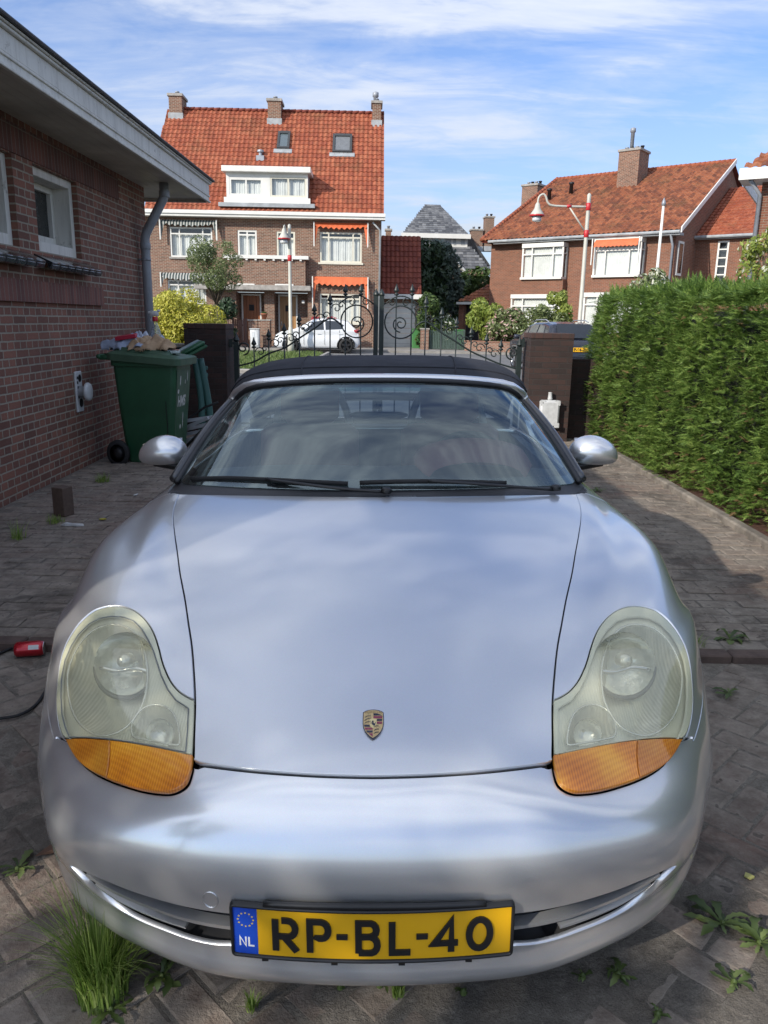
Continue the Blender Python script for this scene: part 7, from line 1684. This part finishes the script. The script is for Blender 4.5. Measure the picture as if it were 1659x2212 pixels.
def suv():
    # three quarter rear view: the rear faces the camera, the left flank shows past the pillar
    xr_, _ = at(1246, 770, 22.3); t = thing('parked_suv', 'dark blue estate car parked behind the right gate pillar', 'car', (xr_+.05, 22.3, -.03), rad(97)); 
    prof = [(0, .6), (.05, .95), (.25, 1.05), (.62, 1.46), (1.2, 1.53), (2.1, 1.52), (2.6, 1.42), (3.2, 1.02), (4.1, .88), (4.4, .6)]
    carbody(t, prof, [(0, .35), (.3, .22), (4.2, .22), (4.4, .4)], .88, .22, M_bcar, 4.4, arches=((.85, .34, .39), (3.55, .34, .39)))
    for sy in (-1, 1):
        for poly in ([(.75, 1.02), (1.0, 1.40), (1.45, 1.44), (1.45, 1.02)], [(1.55, 1.02), (1.55, 1.44), (2.05, 1.43), (2.3, 1.38), (2.3, 1.0)], [(2.38, 1.0), (2.38, 1.36), (2.95, 1.02)]):
            V = [(a, sy*(.885-.19*max(0, (z-.92)/.5)+.012-o_), z) for o_ in (0, .02) for a, z in poly]; n = len(poly); mk('side_window', V, [tuple(range(n))]+[(i, (i+1) % n, n+(i+1) % n, n+i) for i in range(n)], M_cglass, t, uv=False)
        g = G(); g.box(-.02, .22, sy*.76-.10, sy*.76+.10, .82, 1.02, b=.03); autosmooth(g.mk('tail_light', M_tail, t), 50)
        g = G(); g.tube([(1.0, sy*.60, 1.52), (1.3, sy*.60, 1.58), (2.2, sy*.60, 1.57), (2.4, sy*.60, 1.50)], .018, 6); g.mk('roof_rail', M_metalgrey, t, True)
        g = G(); g.box(2.75, 2.9, sy*1.0-.1, sy*1.0+.1, .98, 1.12, b=.03); autosmooth(g.mk('side_mirror', M_bcar, t), 50)
        for a in (.85, 3.55): wheel(a, sy*.77, t, R=.34, w=.22, side=sy)
    g = G(); V = [(.235, -.58, 1.06), (.235, .58, 1.06), (.60, .50, 1.45), (.60, -.50, 1.45)]; V = [(x-.02, y, z+.02) for x, y, z in V]+[(x, y, z) for x, y, z in V]; mk('rear_window', V, [(0, 1, 2, 3), (4, 7, 6, 5), (0, 4, 5, 1), (1, 5, 6, 2), (2, 6, 7, 3), (3, 7, 4, 0)], M_cglass, t, uv=False)
    npl = bpy.data.objects.new('number_plate', None); COL.objects.link(npl); npl.parent = t
    g = G(); g.box(-.035, -.01, -.27, .27, .70, .82, b=.004); g.mk('plate_face', MATS.get('y') or simple('yellow_plate', (.80, .43, .01), .4, var=.05), npl)
    cu = bpy.data.curves.new('txt', 'FONT'); cu.body = 'P-64-Z'; cu.size = .12; cu.align_x = 'CENTER'; cu.offset = .004
    o = bpy.data.objects.new('txt', cu); COL.objects.link(o); dg = bpy.context.evaluated_depsgraph_get(); me = bpy.data.meshes.new_from_object(o.evaluated_get(dg)); bpy.data.objects.remove(o)
    V = [(-.0375, -v.co.x, .718+v.co.y) for v in me.vertices]; o = mk('plate_lettering', V, [tuple(p.vertices)[::-1] for p in me.polygons], M_black, npl, uv=False)
suv()

# ================================================================== street side furniture
x0, z1 = at(559, 712, 37.2); x1, _ = at(540, 712, 37.2); t = thing('utility_cabinet', 'light grey street utility cabinet beside the brick pillars', 'cabinet', ((x0+x1)/2, 37.2, .08)); w = (x0-x1)/2; h = z1-.08
g = G(); g.box(-w, w, 0, .35, 0, h, b=.02); autosmooth(g.mk('housing', simple('cabinet_grey', (.55, .57, .57), .5), t), 50); g = G(); g.box(-w-.03, w+.03, -.03, .38, h, h+.05, b=.015); g.mk('lid', simple('cabinet_lid', (.45, .47, .47), .5), t); g = G(); g.box(-w+.06, -.01, -.012, 0.0, .12, h-.1, b=.003); g.box(.01, w-.06, -.012, 0.0, .12, h-.1, b=.003); g.mk('cabinet_doors', simple('cabinet_door', (.60, .62, .62), .5), t)
for u, v0, w_, lb in ((546, 690, .22, 'brick garden pillar beside the red brown fence'), (570, 690, .28, 'brick garden pillar with a clay flower pot on top')):
    x, z = at(u, v0, 38); t = thing('garden_pillar', lb, 'pillar', (x, 38, 0)); g = G(); g.box(-w_, w_, 0, .5, 0, z-.06); g.mk('shaft', M_brickH, t); g = G(); g.box(-w_-.03, w_+.03, -.03, .53, z-.059, z); g.mk('coping', M_concrete, t)
x, z = at(569, 690, 38); t = thing('flower_pot', 'clay flower pot on the brick garden pillar', 'flower pot', (x, 38.25, z+.002)); g = G(); g.lathe([(.10, 0), (.15, .22), (.17, .22), (.17, .28), (.14, .28), (.13, .2)], 14); g.mk('pot', simple('terracotta', (.35, .13, .07), .8), t, True); leafcloud(60, blobs([((0, 0, .3), (.12, .12, .05))]), .05, 'soil_plant', L_grn, t)
def slatfence(name, label, u0, u1, vt, Y, mat, n, h0=.1):
    a = at(u0, vt, Y); b = at(u1, vt, Y); t = thing(name, label, 'fence', ((a[0]+b[0])/2, Y, 0)); W_ = (b[0]-a[0]); z = a[1]
    g = G()
    for k in range(n): x = -W_/2+W_*(k+.5)/n; g.box(x-W_/n*.40, x+W_/n*.40, 0, .03, h0, z+.03*math.sin(k*1.3), b=.006)
    g.mk('boards', mat, t); g = G(); g.box(-W_/2, W_/2, .031, .07, h0+.2, h0+.28); g.box(-W_/2, W_/2, .031, .07, z-.3, z-.22); g.mk('rails', mat, t)
    g = G(); 
    for x in (-W_/2, W_/2): g.box(x-.05, x+.05, .02, .12, 0, z+.06)
    g.mk('post', mat, t)
slatfence('wooden_fence', 'red brown picket fence left of the utility cabinet', 503, 531, 690, 38.2, M_fencew, 8)
slatfence('wooden_fence', 'green slat fence right of the white garage door', 925, 1003, 714, 39.2, M_fenceg, 22)
x, z = at(918, 709, 39); t = thing('garden_pillar', 'pale brick pillar at the left end of the green slat fence', 'pillar', (x, 39, 0)); g = G(); g.box(-.2, .2, 0, .4, 0, z-.06); g.mk('shaft', M_brickH, t); g = G(); g.box(-.23, .23, -.03, .43, z-.059, z); g.mk('coping', M_concrete, t)
a = at(1004, 735, 38.4); b = at(1125, 735, 36.5); d = Vector((b[0]-a[0], -1.9, 0)); t = thing('garden_wall', 'low brick garden wall below the pink bush', 'wall', (a[0], 38.4, 0), math.atan2(d.y, d.x)); g = G(); g.box(0, d.length+1.5, 0, .22, 0, a[1]-.06); g.mk('wall', M_brickH, t); g = G(); g.box(-.02, d.length+1.52, -.03, .25, a[1]-.059, a[1]); g.mk('coping', M_brickR, t)
M_binlight = simple('bright_green_plastic', (.06, .20, .06), .45, var=.1)
def smallbin(u, vt, Y, label, hid=None):
    x, z = at(u, vt, Y); t = thing('garden_bin', label, 'bin', (x, Y, 0)); g = G(); h = z-.06; w = .24
    g.add([(-w*.85, 0, 0.05), (w*.85, 0, .05), (w*.85, .5, .05), (-w*.85, .5, .05), (-w, -.04, h), (w, -.04, h), (w, .56, h), (-w, .56, h)], [(0, 3, 2, 1), (4, 5, 6, 7), (0, 1, 5, 4), (1, 2, 6, 5), (2, 3, 7, 6), (3, 0, 4, 7)]); bevel(g.mk('body', M_binlight, t), .03)
    g = G(); g.box(-w-.03, w+.03, -.07, .60, h+.001, h+.06, b=.02); g.mk('lid', M_binlight, t)
smallbin(900, 710, 40.6, 'bright green bin between the garage door and the slat fence')
smallbin(993, 712, 40.2, 'green lidded bin behind the green slat fence')

# ================================================================== the green wheelie bin and what lies on it
M_bing = simple('dark_green_plastic', (.020, .085, .040), .42, var=.2, nscale=3, bmp=.25, bscale=40, dist=.002)
M_binf = simple('faded_green_plastic', (.06, .115, .07), .55, var=.2, nscale=4, bmp=.2, bscale=40, dist=.002)
def bin_():
    pL = PZ(262, 1005, 0); p = PZ(405, 1012, 0)
    BX0 = PY(262, 990, 7.65).x; BY = 7.55
    rz = rad(-4); t = thing('wheelie_bin', 'large dark green wheelie bin with rags on its lid beside the brick wall', 'bin', (BX0-.0, BY, 0), rz)
    W_, Dp, H = .74, .56, .98      # long side faces the camera
    # body tapers towards the bottom; local x = long side away from the hinge
    def ringb(z, x0, x1, y0, y1, r=.06, n=5):
        P_ = []
        for cx_, cy_, a0 in ((x1-r, y1-r, 0), (x0+r, y1-r, 90), (x0+r, y0+r, 180), (x1-r, y0+r, 270)):
            for k in range(n+1): a = rad(a0+90*k/n); P_.append((cx_+r*math.cos(a), cy_+r*math.sin(a), z))
        return P_
    R_ = [ringb(.03, .10, .60, .04, .50), ringb(.06, .085, .61, .03, .51), ringb(.55, .03, .665, .015, .535), ringb(.93, .0, .70, .0, .55), ringb(.932, -.02, .715, -.02, .57), ringb(.99, -.02, .72, -.02, .57)]
    V = sum(R_, []); m = len(R_[0]); F_ = [(j*m+i, j*m+(i+1) % m, (j+1)*m+(i+1) % m, (j+1)*m+i) for j in range(5) for i in range(m)]+[tuple(range(m-1, -1, -1)), tuple(range(5*m, 6*m))]
    autosmooth(mk('body', V, F_, M_bing, t, uv=False), 40)
    # paler front face panel with torn stickers
    g = G(); g.add([(.612, .07, .08), (.612, .47, .08), (.7035, .50, .90), (.7035, .05, .90)], [(0, 1, 2, 3)]); g.mk('front_face', M_binf, t)
    lid = bpy.data.objects.new('lid', None); COL.objects.link(lid); lid.parent = t
    LR = [ringb(.985, -.04, .76, -.05, .60, .07), ringb(1.045, -.045, .765, -.055, .605, .07), ringb(1.06, -.02, .745, -.03, .58, .07), ringb(1.075, .02, .62, .03, .52, .08), ringb(1.11, .04, .60, .05, .50, .08)]
    # the lid slopes down towards the front
    V = [(x, y, z-(.045 if x > .5 else .045*max(0, x)/.5)*0.9) for r_ in LR for x, y, z in r_]; F_ = [(j*m+i, j*m+(i+1) % m, (j+1)*m+(i+1) % m, (j+1)*m+i) for j in range(4) for i in range(m)]+[tuple(range(m-1, -1, -1)), tuple(range(4*m, 5*m))]
    autosmooth(mk('lid_shell', V, F_, M_binf, lid, uv=False), 40)
    g = G(); g.tube([(-.13, -.03, 1.015), (-.13, .58, 1.015)], .022, 10); 
    for y in (.0, .18, .36, .55): g.box(-.13, .0, y-.015, y+.015, .985, 1.03, b=.005)
    g.mk('handle', M_bing, lid, True)
    for y in (-.045, .555):
        wh = bpy.data.objects.new('wheel', None); COL.objects.link(wh); wh.parent = t; wh.location = (.03, y, .125); Mw = Matrix.Rotation(rad(90), 4, 'X')
        g = G(); g.lathe([(.085, -.028), (.118, -.028), (.125, -.018), (.125, .018), (.118, .028), (.085, .028)], 28, Mw, cap=False); g.mk('tyre', M_rubber, wh, True); g = G(); g.lathe([(.088, .015), (.06, .005), (.04, .02), (.02, .026), (.001, .026)], 24, Mw); g.lathe([(.001, -.026), (.02, -.026), (.04, -.02), (.06, -.005), (.088, -.015)], 24, Mw); g.mk('rim', M_black, wh, True)
    # torn white sticker remains and the municipal letters
    Ms = simple('sticker_white', (.55, .56, .52), .6, var=.15, nscale=60)
    def sx(z): return .612+(.7035-.612)*(z-.08)/.82+.002
    for cy_, cz_, w, h in ((.17, .80, .035, .10), (.33, .78, .02, .05), (.12, .70, .05, .05), (.40, .83, .02, .12), (.30, .42, .02, .17), (.22, .36, .05, .05)):
        n = 12; P_ = [(sx(cz_+h/2*math.sin(a)), cy_+w/2*math.cos(a)*random.uniform(.6, 1.2), cz_+h/2*math.sin(a)*random.uniform(.7, 1.1)) for a in np.linspace(0, 6.28, n, endpoint=False)]; P_ = [(sx(z), y, z) for _, y, z in P_]; mk('sticker', P_, [tuple(range(n))], Ms, t)
    cu = bpy.data.curves.new('txt', 'FONT'); cu.body = 'HMS'; cu.size = .17; cu.offset = .006; cu.shear = .15
    o = bpy.data.objects.new('txt', cu); COL.objects.link(o); dg = bpy.context.evaluated_depsgraph_get(); me = bpy.data.meshes.new_from_object(o.evaluated_get(dg)); bpy.data.objects.remove(o)
    V = [(sx(.56+v.co.y*.8)+.001, .10+v.co.x*.75, .56+v.co.y*.8) for v in me.vertices]; mk('bin_lettering', V, [tuple(p.vertices) for p in me.polygons], Ms, t, uv=False)
    g = G(); g.tube([(.575, -.0, .62), (.58, .004, .4), (.57, .012, .12)], .004, 5); g.mk('stain_line', M_black, t)
    t.scale = (.90, .9, 1.05); return Matrix.Translation((BX0, BY, 0)) @ Matrix.Rotation(rz, 4, 'Z') @ Matrix.Diagonal((.90, .9, 1.05, 1))
MB = bin_()
def cloth(name, label, c, sx_, sy_, h, mat, seed, folds=5):
    """crumpled cloth heap: a dense sheet gathered into folds"""
    r = np.random.default_rng(seed); n = 46; u, v = np.meshgrid(np.linspace(-1, 1, n), np.linspace(-1, 1, n)); z = np.zeros_like(u)
    for k in range(folds*3): a = r.uniform(0, 6.28); f = r.uniform(2.0, 7.5); ph = r.uniform(0, 6.28); z += np.abs(np.sin(f*(u*math.cos(a)+v*math.sin(a))+ph+1.3*np.sin(2.2*u*math.sin(a)+ph)))**.8*r.uniform(.25, 1)/f**.4
    z = (z-z.min())/(z.max()-z.min()); rad_ = np.sqrt(u*u*.9+v*v*.9); an = np.arctan2(v, u); edge = 1+.22*np.sin(an*3+seed)+.10*np.sin(an*7+2*seed); fall = np.clip(1.05-(rad_/edge)**2.2, 0, 1)
    X = u*sx_*(1+.16*np.sin(v*5+seed)); Y = v*sy_*(1+.16*np.sin(u*6+seed)); Z = h*(.12+z*.9)*fall**.7
    V = np.stack([X, Y, Z], -1).reshape(-1, 3); F_ = [(j*n+i, j*n+i+1, (j+1)*n+i+1, (j+1)*n+i) for j in range(n-1) for i in range(n-1) if fall[j, i] > 0.0]
    o = mk(name, V, F_, mat, None, True, uv=False); o.location = MB @ Vector(c); m_ = o.modifiers.new('solid', 'SOLIDIFY'); m_.thickness = .004; m_.offset = -1; tag(o, label, 'cloth'); return o
M_blue = simple('pale_blue_cotton', (.34, .40, .52), .9, var=.18, nscale=18, bmp=.4, bscale=300, dist=.001); M_tan = simple('tan_chamois', (.42, .29, .18), .9, var=.15, nscale=14, bmp=.4, bscale=200, dist=.001)
cloth('rag', 'crumpled pale blue rag on the green bin lid', (.13, .22, 1.062), .23, .17, .19, M_blue, 4, 6)
cloth('chamois', 'folded tan chamois leather on the green bin lid', (.38, .20, 1.062), .22, .17, .17, M_tan, 9, 3)
cloth('rag', 'second pale rag between the red packet and the spray bottle', (.27, .33, 1.064), .17, .13, .21, simple('white_blue_cotton', (.50, .54, .62), .9, var=.15, nscale=25), 13, 6)
t = thing('packet', 'flat red packet lying on the pale blue rag', 'packet', MB @ Vector((.13, .14, 1.175)), rad(6)); g = G(); g.box(-.10, .10, -.05, .05, 0, .035, b=.004); g.mk('box', simple('red_card', (.42, .02, .05), .4, var=.12), t); t.rotation_euler = (rad(8), rad(-9), rad(4))
# spray bottle
t = thing('spray_bottle', 'clear spray bottle with a red collar and white trigger', 'bottle', MB @ Vector((.36, .40, 1.065))); t.scale = (1.15, 1.15, 1.15); 
g = G(); g.lathe([(.046, 0), (.052, .01), (.053, .07), (.048, .13), (.034, .19), (.020, .225), (.016, .235), (.016, .25)], 24, Matrix.Diagonal((1, .65, 1, 1))); g.mk('bottle_body', lensmat('clear_plastic', (.82, .86, .88), (.6, .65, .7), .22, 0, .05), t, True)
g = G(); g.lathe([(.022, .245), (.023, .252), (.023, .28), (.020, .285)], 18); g.mk('collar', simple('red_plastic', (.5, .02, .03), .35), t, True)
g = G(); g.box(-.045, .03, -.012, .012, .287, .335, b=.006); g.box(-.058, -.044, -.008, .008, .31, .33, b=.003); g.tube([(-.02, 0, .29), (-.035, 0, .265), (-.032, 0, .245)], .006, 6); g.box(.02, .045, -.010, .010, .325, .345, b=.004); autosmooth(g.mk('trigger_head', M_pvc, t), 50)
g = G(); g.lathe([(.0545, .03), (.0535, .085), (.050, .115)], 24, Matrix.Diagonal((1, .65, 1, 1)), cap=False); g.mk('label', simple('blue_label', (.10, .14, .42), .4, var=.2, nscale=30), t, True); g = G(); g.box(-.035, .035, -.0375, -.0362, .055, .09, b=.0005); g.mk('label_band', simple('label_red', (.55, .03, .04), .4), t)
# tub on the lid front and dark bits behind
t = thing('cleaning_tub', 'flat translucent tub with orange contents at the front of the bin lid', 'tub', MB @ Vector((.60, .22, 1.045)), rad(10)); g = G(); g.box(-.07, .07, -.07, .07, 0, .035, b=.01); g.mk('tub', simple('milky_plastic', (.55, .62, .60), .35, var=.1), t); g = G(); g.box(-.0, .068, -.068, .068, .0352, .037); g.mk('contents', simple('orange_paste', (.55, .28, .20), .6, var=.2, nscale=40), t)
t = thing('tilted_bin_cover', 'dark green lid of the second bin tilted up behind the first', 'bin lid', MB @ Vector((.52, .95, 1.03)), rad(20)); g = G(); g.box(-.16, .20, -.25, .25, 0, .05, Matrix.Rotation(rad(-28), 4, 'Y'), b=.02); autosmooth(g.mk('lid_panel', M_bing, t), 50); g = G(); g.box(-.17, .2, -.27, .27, -.03, .0, Matrix.Rotation(rad(-28), 4, 'Y'), b=.01); g.mk('lid_rim', M_bing, t)
# folded teal plastic frame leaning behind the bin (curved pieces)
M_teal = simple('teal_plastic', (.05, .13, .115), .5, var=.15)
x_ = PY(420, 900, 8.3).x; t = thing('plastic_crate', 'folded teal plastic chair leaning between bin and gate pillar', 'chair', (x_+.02, 8.35, 0), rad(15))
g = G()
for dx, ph in ((0, 0), (.085, .5)): g.tube([(dx+.05*math.sin(z*3.2+ph), 0, z) for z in np.linspace(.02, 1.02, 18)], .02, 8, flat=1.8)
g.mk('leg', M_teal, t, True); g = G()
for k in range(9): g.box(.02, .13, .01, .03, .30+k*.075, .34+k*.075, b=.004)
g.mk('slatted_back', M_teal, t); t.name = 'folding_chair'
t2 = t
# heap of pale pipes and black tubing by the pillar
t = thing('pipe_heap', 'heap of grey metal profiles and black hose behind the left mirror', 'scrap', (PY(425, 940, 8.2).x, 8.15, 0)); g = G(); r_ = random.Random(4)
for k in range(9):
    a = r_.uniform(-.4, .7); p = Vector((r_.uniform(-.12, .22), r_.uniform(-.1, .2), .05+.045*k)); d = Vector((math.cos(a), r_.uniform(-.3, .3), r_.uniform(-.2, .55))).normalized()*r_.uniform(.14, .24); M_ = Matrix.Translation(p) @ d.to_track_quat('X', 'Z').to_matrix().to_4x4(); g.box(-d.length, d.length, -.02, .02, -.016, .016, M_)
g.mk('profiles', simple('aluminium', (.42, .43, .45), .4, metal=.5, var=.2), t); g = G(); g.tube([(-.15, 0, .30), (-.05, .05, .42), (.10, .05, .52), (.25, 0, .58)], .012, 8); g.tube([(-.1, -.1, .10), (.1, -.12, .30), (.2, 0, .36), (.3, -.1, .2)], .015, 8); g.mk('hose', M_rubber, t, True)
# junction box on the right pillar
p = PY(1185, 893, 9.43); t = thing('junction_box', 'white plastic junction box screwed to the right gate pillar', 'junction box', (p.x, 9.448, p.z)); W_ = .12; H_ = .165
g = G(); g.box(-W_, W_, -.09, 0, -H_, H_, b=.018); autosmooth(g.mk('box', M_pvc, t), 50); g = G(); g.box(-W_+.02, W_-.02, -.102, -.0905, -H_+.02, H_-.02, b=.006)
for sx_ in (-1, 1):
    for sz in (-1, 1): g.box(sx_*(W_-.03)-.03, sx_*(W_-.03)+.03, -.100, -.0902, sz*(H_-.03)-.03, sz*(H_-.03)+.03, b=.008)
g.mk('cover', M_pvc, t); g = G(); g.lathe([(.028, 0), (.030, .02), (.026, .035), (.024, .09), (.027, .095)], 14, Matrix.Translation((.0, -.045, H_-.001))); g.mk('cable_gland', M_pvc, t, True)
g = G(); g.lathe([(.006, 0), (.006, .003)], 8, Matrix.Translation((-W_+.03, -.100, H_-.03)) @ Matrix.Rotation(rad(90), 4, 'X')); g.mk('screw', M_black, t)

# ================================================================== things on the driveway
def gz(u, v, z=0.035): return PZ(u, v, z)
p = gz(136, 1112); t = thing('brick', 'brown brick standing upright on the driveway by the wall', 'brick', (p.x+.0, p.y+.02, .03), rad(-22)); g = G(); s_ = p.y*.0
g.box(-.052, .052, -.05, .05, 0, .21, b=.003); g.mk('block', simple('brown_brick', (.105, .072, .055), .9, var=.2, nscale=30, bmp=.7, bscale=90), t)
p = PZ(80, 1388, 0.034); print('can', p); p.y = min(p.y, 3.10); t = thing('drinks_can', 'red drinks can lying on the paving left of the car', 'can', (p.x, p.y, .036), rad(12)); Mc = Matrix.Rotation(rad(90), 4, 'Y')
g = G(); g.lathe([(.026, -.060), (.032, -.052), (.033, -.046), (.033, .046), (.031, .052), (.027, .058)], 28, Mc, cap=False); g.mk('can_body', simple('red_can', (.45, .012, .025), .3, metal=.5, var=.08, coat=.5), t, True)
g = G(); g.lathe([(.001, -.056), (.024, -.056), (.026, -.0605), (.027, -.058)], 24, Mc, cap=False); g.lathe([(.027, .058), (.0265, .061), (.024, .056), (.001, .056)], 24, Mc, cap=False); g.mk('can_end', M_chrome, t, True)
g = G(); g.tube([(x, -.0331*math.cos(.5), .0331*math.sin(.5)) for x in (-.002, .040)], .006, 4, flat=.1); V = [(x, -.0336*math.cos(a), .0336*math.sin(a)) for x in (-.0, .042) for a in (.25, .55, .85)]; mk('can_label', V, [(0, 1, 4, 3), (1, 2, 5, 4)], M_pvc, t)
cp1 = [PZ(u, v, .012) for u, v in ((-60, 1430), (-10, 1415), (20, 1402), (55, 1388), (95, 1378), (130, 1366), (170, 1362))]; g = G(); g.tube([tuple(q) for q in smoothc([tuple(c) for c in cp1], 6)], .006, 8); tag(g.mk('cable', M_rubber, None, True), 'black cable running under the red drinks can', 'cable')
cp1 = [PZ(u, v, .010) for u, v in ((-60, 1560), (0, 1552), (40, 1545), (75, 1525), (97, 1495), (112, 1470), (150, 1450))]; g = G(); g.tube([tuple(q) for q in smoothc([tuple(c) for c in cp1], 6)], .006, 8); tag(g.mk('cable', M_rubber, None, True), 'black cable curving on the ground beside the left headlight', 'cable')
def litter(name, label, cat, u, v, poly, mat, z, h=.008):
    p = gz(u, v, z); n = len(poly); V = [(x, y, random.uniform(.003, h)) for x, y in poly]+[(x, y, random.uniform(.0, .002)) for x, y in poly]
    o = mk(name, V, [tuple(range(n)), tuple(range(2*n-1, n-1, -1))]+[(i, n+i, n+(i+1) % n, (i+1) % n) for i in range(n)], mat); o.location = (p.x, p.y, z); return tag(o, label, cat)
litter('paper_scrap', 'crumpled white tissue scrap on the sandy ground', 'paper', 157, 1135, [(-.08, -.01), (-.05, .025), (-.01, .02), (.03, .03), (.07, .01), (.085, -.015), (.04, -.03), (0, -.02), (-.04, -.03)], M_pvc, .034, .02)
litter('fallen_leaf', 'yellow fallen leaf on the driveway near the brick', 'leaf', 221, 1122, [(-.025, 0), (-.01, .02), (.015, .018), (.03, 0), (.012, -.018), (-.012, -.016)], simple('yellow_leaf', (.42, .36, .04), .7), .034)
litter('fallen_leaf', 'small pale leaf on the paving right of the plate', 'leaf', 1617, 1895, [(-.012, 0), (-.004, .012), (.01, .008), (.014, -.004), (0, -.011)], simple('pale_leaf', (.38, .36, .12), .7), .004)
litter('paper_scrap', 'tiny white scrap on the ground below the left mirror', 'paper', 294, 1069, [(-.012, -.03), (-.004, .02), (.008, .03), (.012, -.02)], M_pvc, .034)
litter('dead_leaf', 'curled brown dead leaf by the left bumper corner', 'leaf', 122, 1835, [(-.045, -.03), (-.02, .008), (.02, .025), (.05, .02), (.03, -.005), (-.01, -.02)], simple('brown_leaf', (.13, .07, .045), .8), .004, .02)

# weeds
M_dand = leafmat('dandelion_leaf', (.055, .085, .025), (.10, .145, .04), (.17, .22, .07), .3)
M_tuft = leafmat('tuft_grass', (.12, .21, .03), (.24, .36, .07), (.42, .52, .16), .4)
def dandelion(label, u, v, r, n, z=.004, group=None, mat=None, lift=.35, seed=0):
    r *= .64
    p = PZ(u, v, z); t = thing('dandelion', label, 'weed', (p.x, p.y, z), 0, group); rr = random.Random(seed+int(u)); V = []; F_ = []
    for k in range(n):
        a = 2*math.pi*k/n+rr.uniform(-.3, .3); L_ = r*rr.uniform(.35, 1.25); w = L_*rr.uniform(.09, .17); li = lift*rr.uniform(.2, 2.4); a += rr.uniform(-.4, .4); bend = rr.uniform(-.9, .9); m = 9; b0 = len(V)
        for i in range(m+1):
            f = i/m; d = L_*f; zz_ = .004+d*li*math.cos(f*1.5)*.9; wd = w*(.25+math.sin(min(1, f*1.05)*math.pi*.62)**1.5)*(1.0 if i % 2 else .62)*(1-.92*(f > .97)); ca, sa = math.cos(a+bend*f), math.sin(a+bend*f)
            V += [(ca*d-sa*wd, sa*d+ca*wd, zz_+wd*.25), (ca*d, sa*d, zz_), (ca*d+sa*wd, sa*d-ca*wd, zz_+wd*.25)]
        for i in range(m): q_ = b0+i*3; F_ += [(q_, q_+1, q_+4, q_+3), (q_+1, q_+2, q_+5, q_+4)]
    mk('leaves', V, F_, mat or M_dand, t, True, uv=False); g = G(); g.lathe([(.008, 0), (.006, .01), (.001, .014)], 8); g.mk('crown', M_dand, t); return t
def tuft(label, u, v, r, h, n, z=.004, group=None):
    p = PZ(u, v, z); t = thing('grass_tuft', label, 'grass tuft', (p.x, p.y, z), 0, group); V = []; F_ = []
    for k in range(n):
        a = rng.uniform(0, 6.28); d0 = r*rng.uniform(0, .45); hh = h*rng.uniform(.45, 1.1); sp_ = rng.uniform(.05, .75)*hh; w = rng.uniform(.0013, .0028); b0 = len(V); a2 = a+rng.normal(0, .5)
        x0, y0 = d0*math.cos(a), d0*math.sin(a)
        for i in range(6):
            f = i/5; x = x0+math.cos(a2)*sp_*f*f; y = y0+math.sin(a2)*sp_*f*f; zz_ = hh*(f-.28*f*f*f*(sp_/hh)); ww = w*(1-f*.93); V += [(x-math.sin(a2)*ww, y+math.cos(a2)*ww, zz_), (x+math.sin(a2)*ww, y-math.cos(a2)*ww, zz_)]
        F_ += [(b0+2*i, b0+2*i+1, b0+2*i+3, b0+2*i+2) for i in range(5)]
    return mk('blades', V, F_, M_tuft, t, uv=False) and t
tuft('tall bright grass tuft at the lower left under the bumper', 222, 2150, .12, .25, 620)
dandelion('leafy dandelion beside the tall grass tuft', 350, 2112, .085, 15, lift=.6)
dandelion('leafy weed in front of the tall grass tuft', 240, 2185, .075, 15, lift=.5, seed=3)
dandelion('dandelion at the far left edge under the bumper corner', 38, 1880, .10, 9, lift=.3)
dandelion('small weed under the left end of the number plate', 735, 2134, .045, 7, lift=.3)
dandelion('small weed under the centre of the number plate', 820, 2130, .04, 6, lift=.3)
dandelion('seedling on the pavers below the number plate', 1001, 2146, .03, 9)
dandelion('rosette weed on the herringbone pavers, lower right', 1258, 2112, .035, 11, lift=.5)
dandelion('spiky pale weed between pavers at lower right', 1335, 2108, .06, 14, lift=.5, seed=5)
dandelion('wide dandelion with long stems at the right', 1560, 1998, .13, 16, lift=.35, seed=2)
dandelion('dark dandelion at the right edge of the paving', 1640, 2040, .10, 13, lift=.5, seed=7)
dandelion('shaded dandelion near the lower right corner', 1585, 2125, .07, 11, lift=.3)
dandelion('bright weed at the bottom edge on the right', 1420, 2195, .04, 12, lift=.6)
dandelion('weed sprouting at the step kerb on the right', 1578, 1385, .12, 12, z=.02, lift=.5)
dandelion('weed beside the fender on the right of the car', 1575, 1500, .09, 10, lift=.35)
dandelion('little weed on the driveway behind the right headlight', 1290, 1060, .12, 12, z=.034, lift=.3)
tuft('dry low grass patch near the upright brick', 120, 1128, .14, .06, 120, z=.034)
tuft('low grass patch before the wheelie bin', 222, 1040, .15, .08, 140, z=.034)
tuft('thin grass by the left edge of the driveway', 40, 1165, .12, .14, 60, z=.034)
tuft('short dry grass beneath the number plate area', 860, 2150, .03, .05, 50)
tuft('small moss tuft on pavers at bottom centre left', 545, 2180, .03, .04, 60)
tuft('grass sprouts along the step kerb on the right', 1500, 1400, .10, .08, 60, z=.01)

# ================================================================== trees behind the photographer that throw the dappled shade
def shade_tree(name, label, base, h, r, n, cl_n, seed):
    cl = clumps((0, 0, h), (r, r, r*.75), cl_n, r*.17, seed=seed); plant(name, label, 'tree', base, L_grn, n, .075, cl, trunk=(h*.75, .16))
shade_tree('broadleaf_tree', 'leafy tree behind the photographer on the left', (-4.5, -4.1, 0), 3.5, 1.7, 4200, 75, 31)
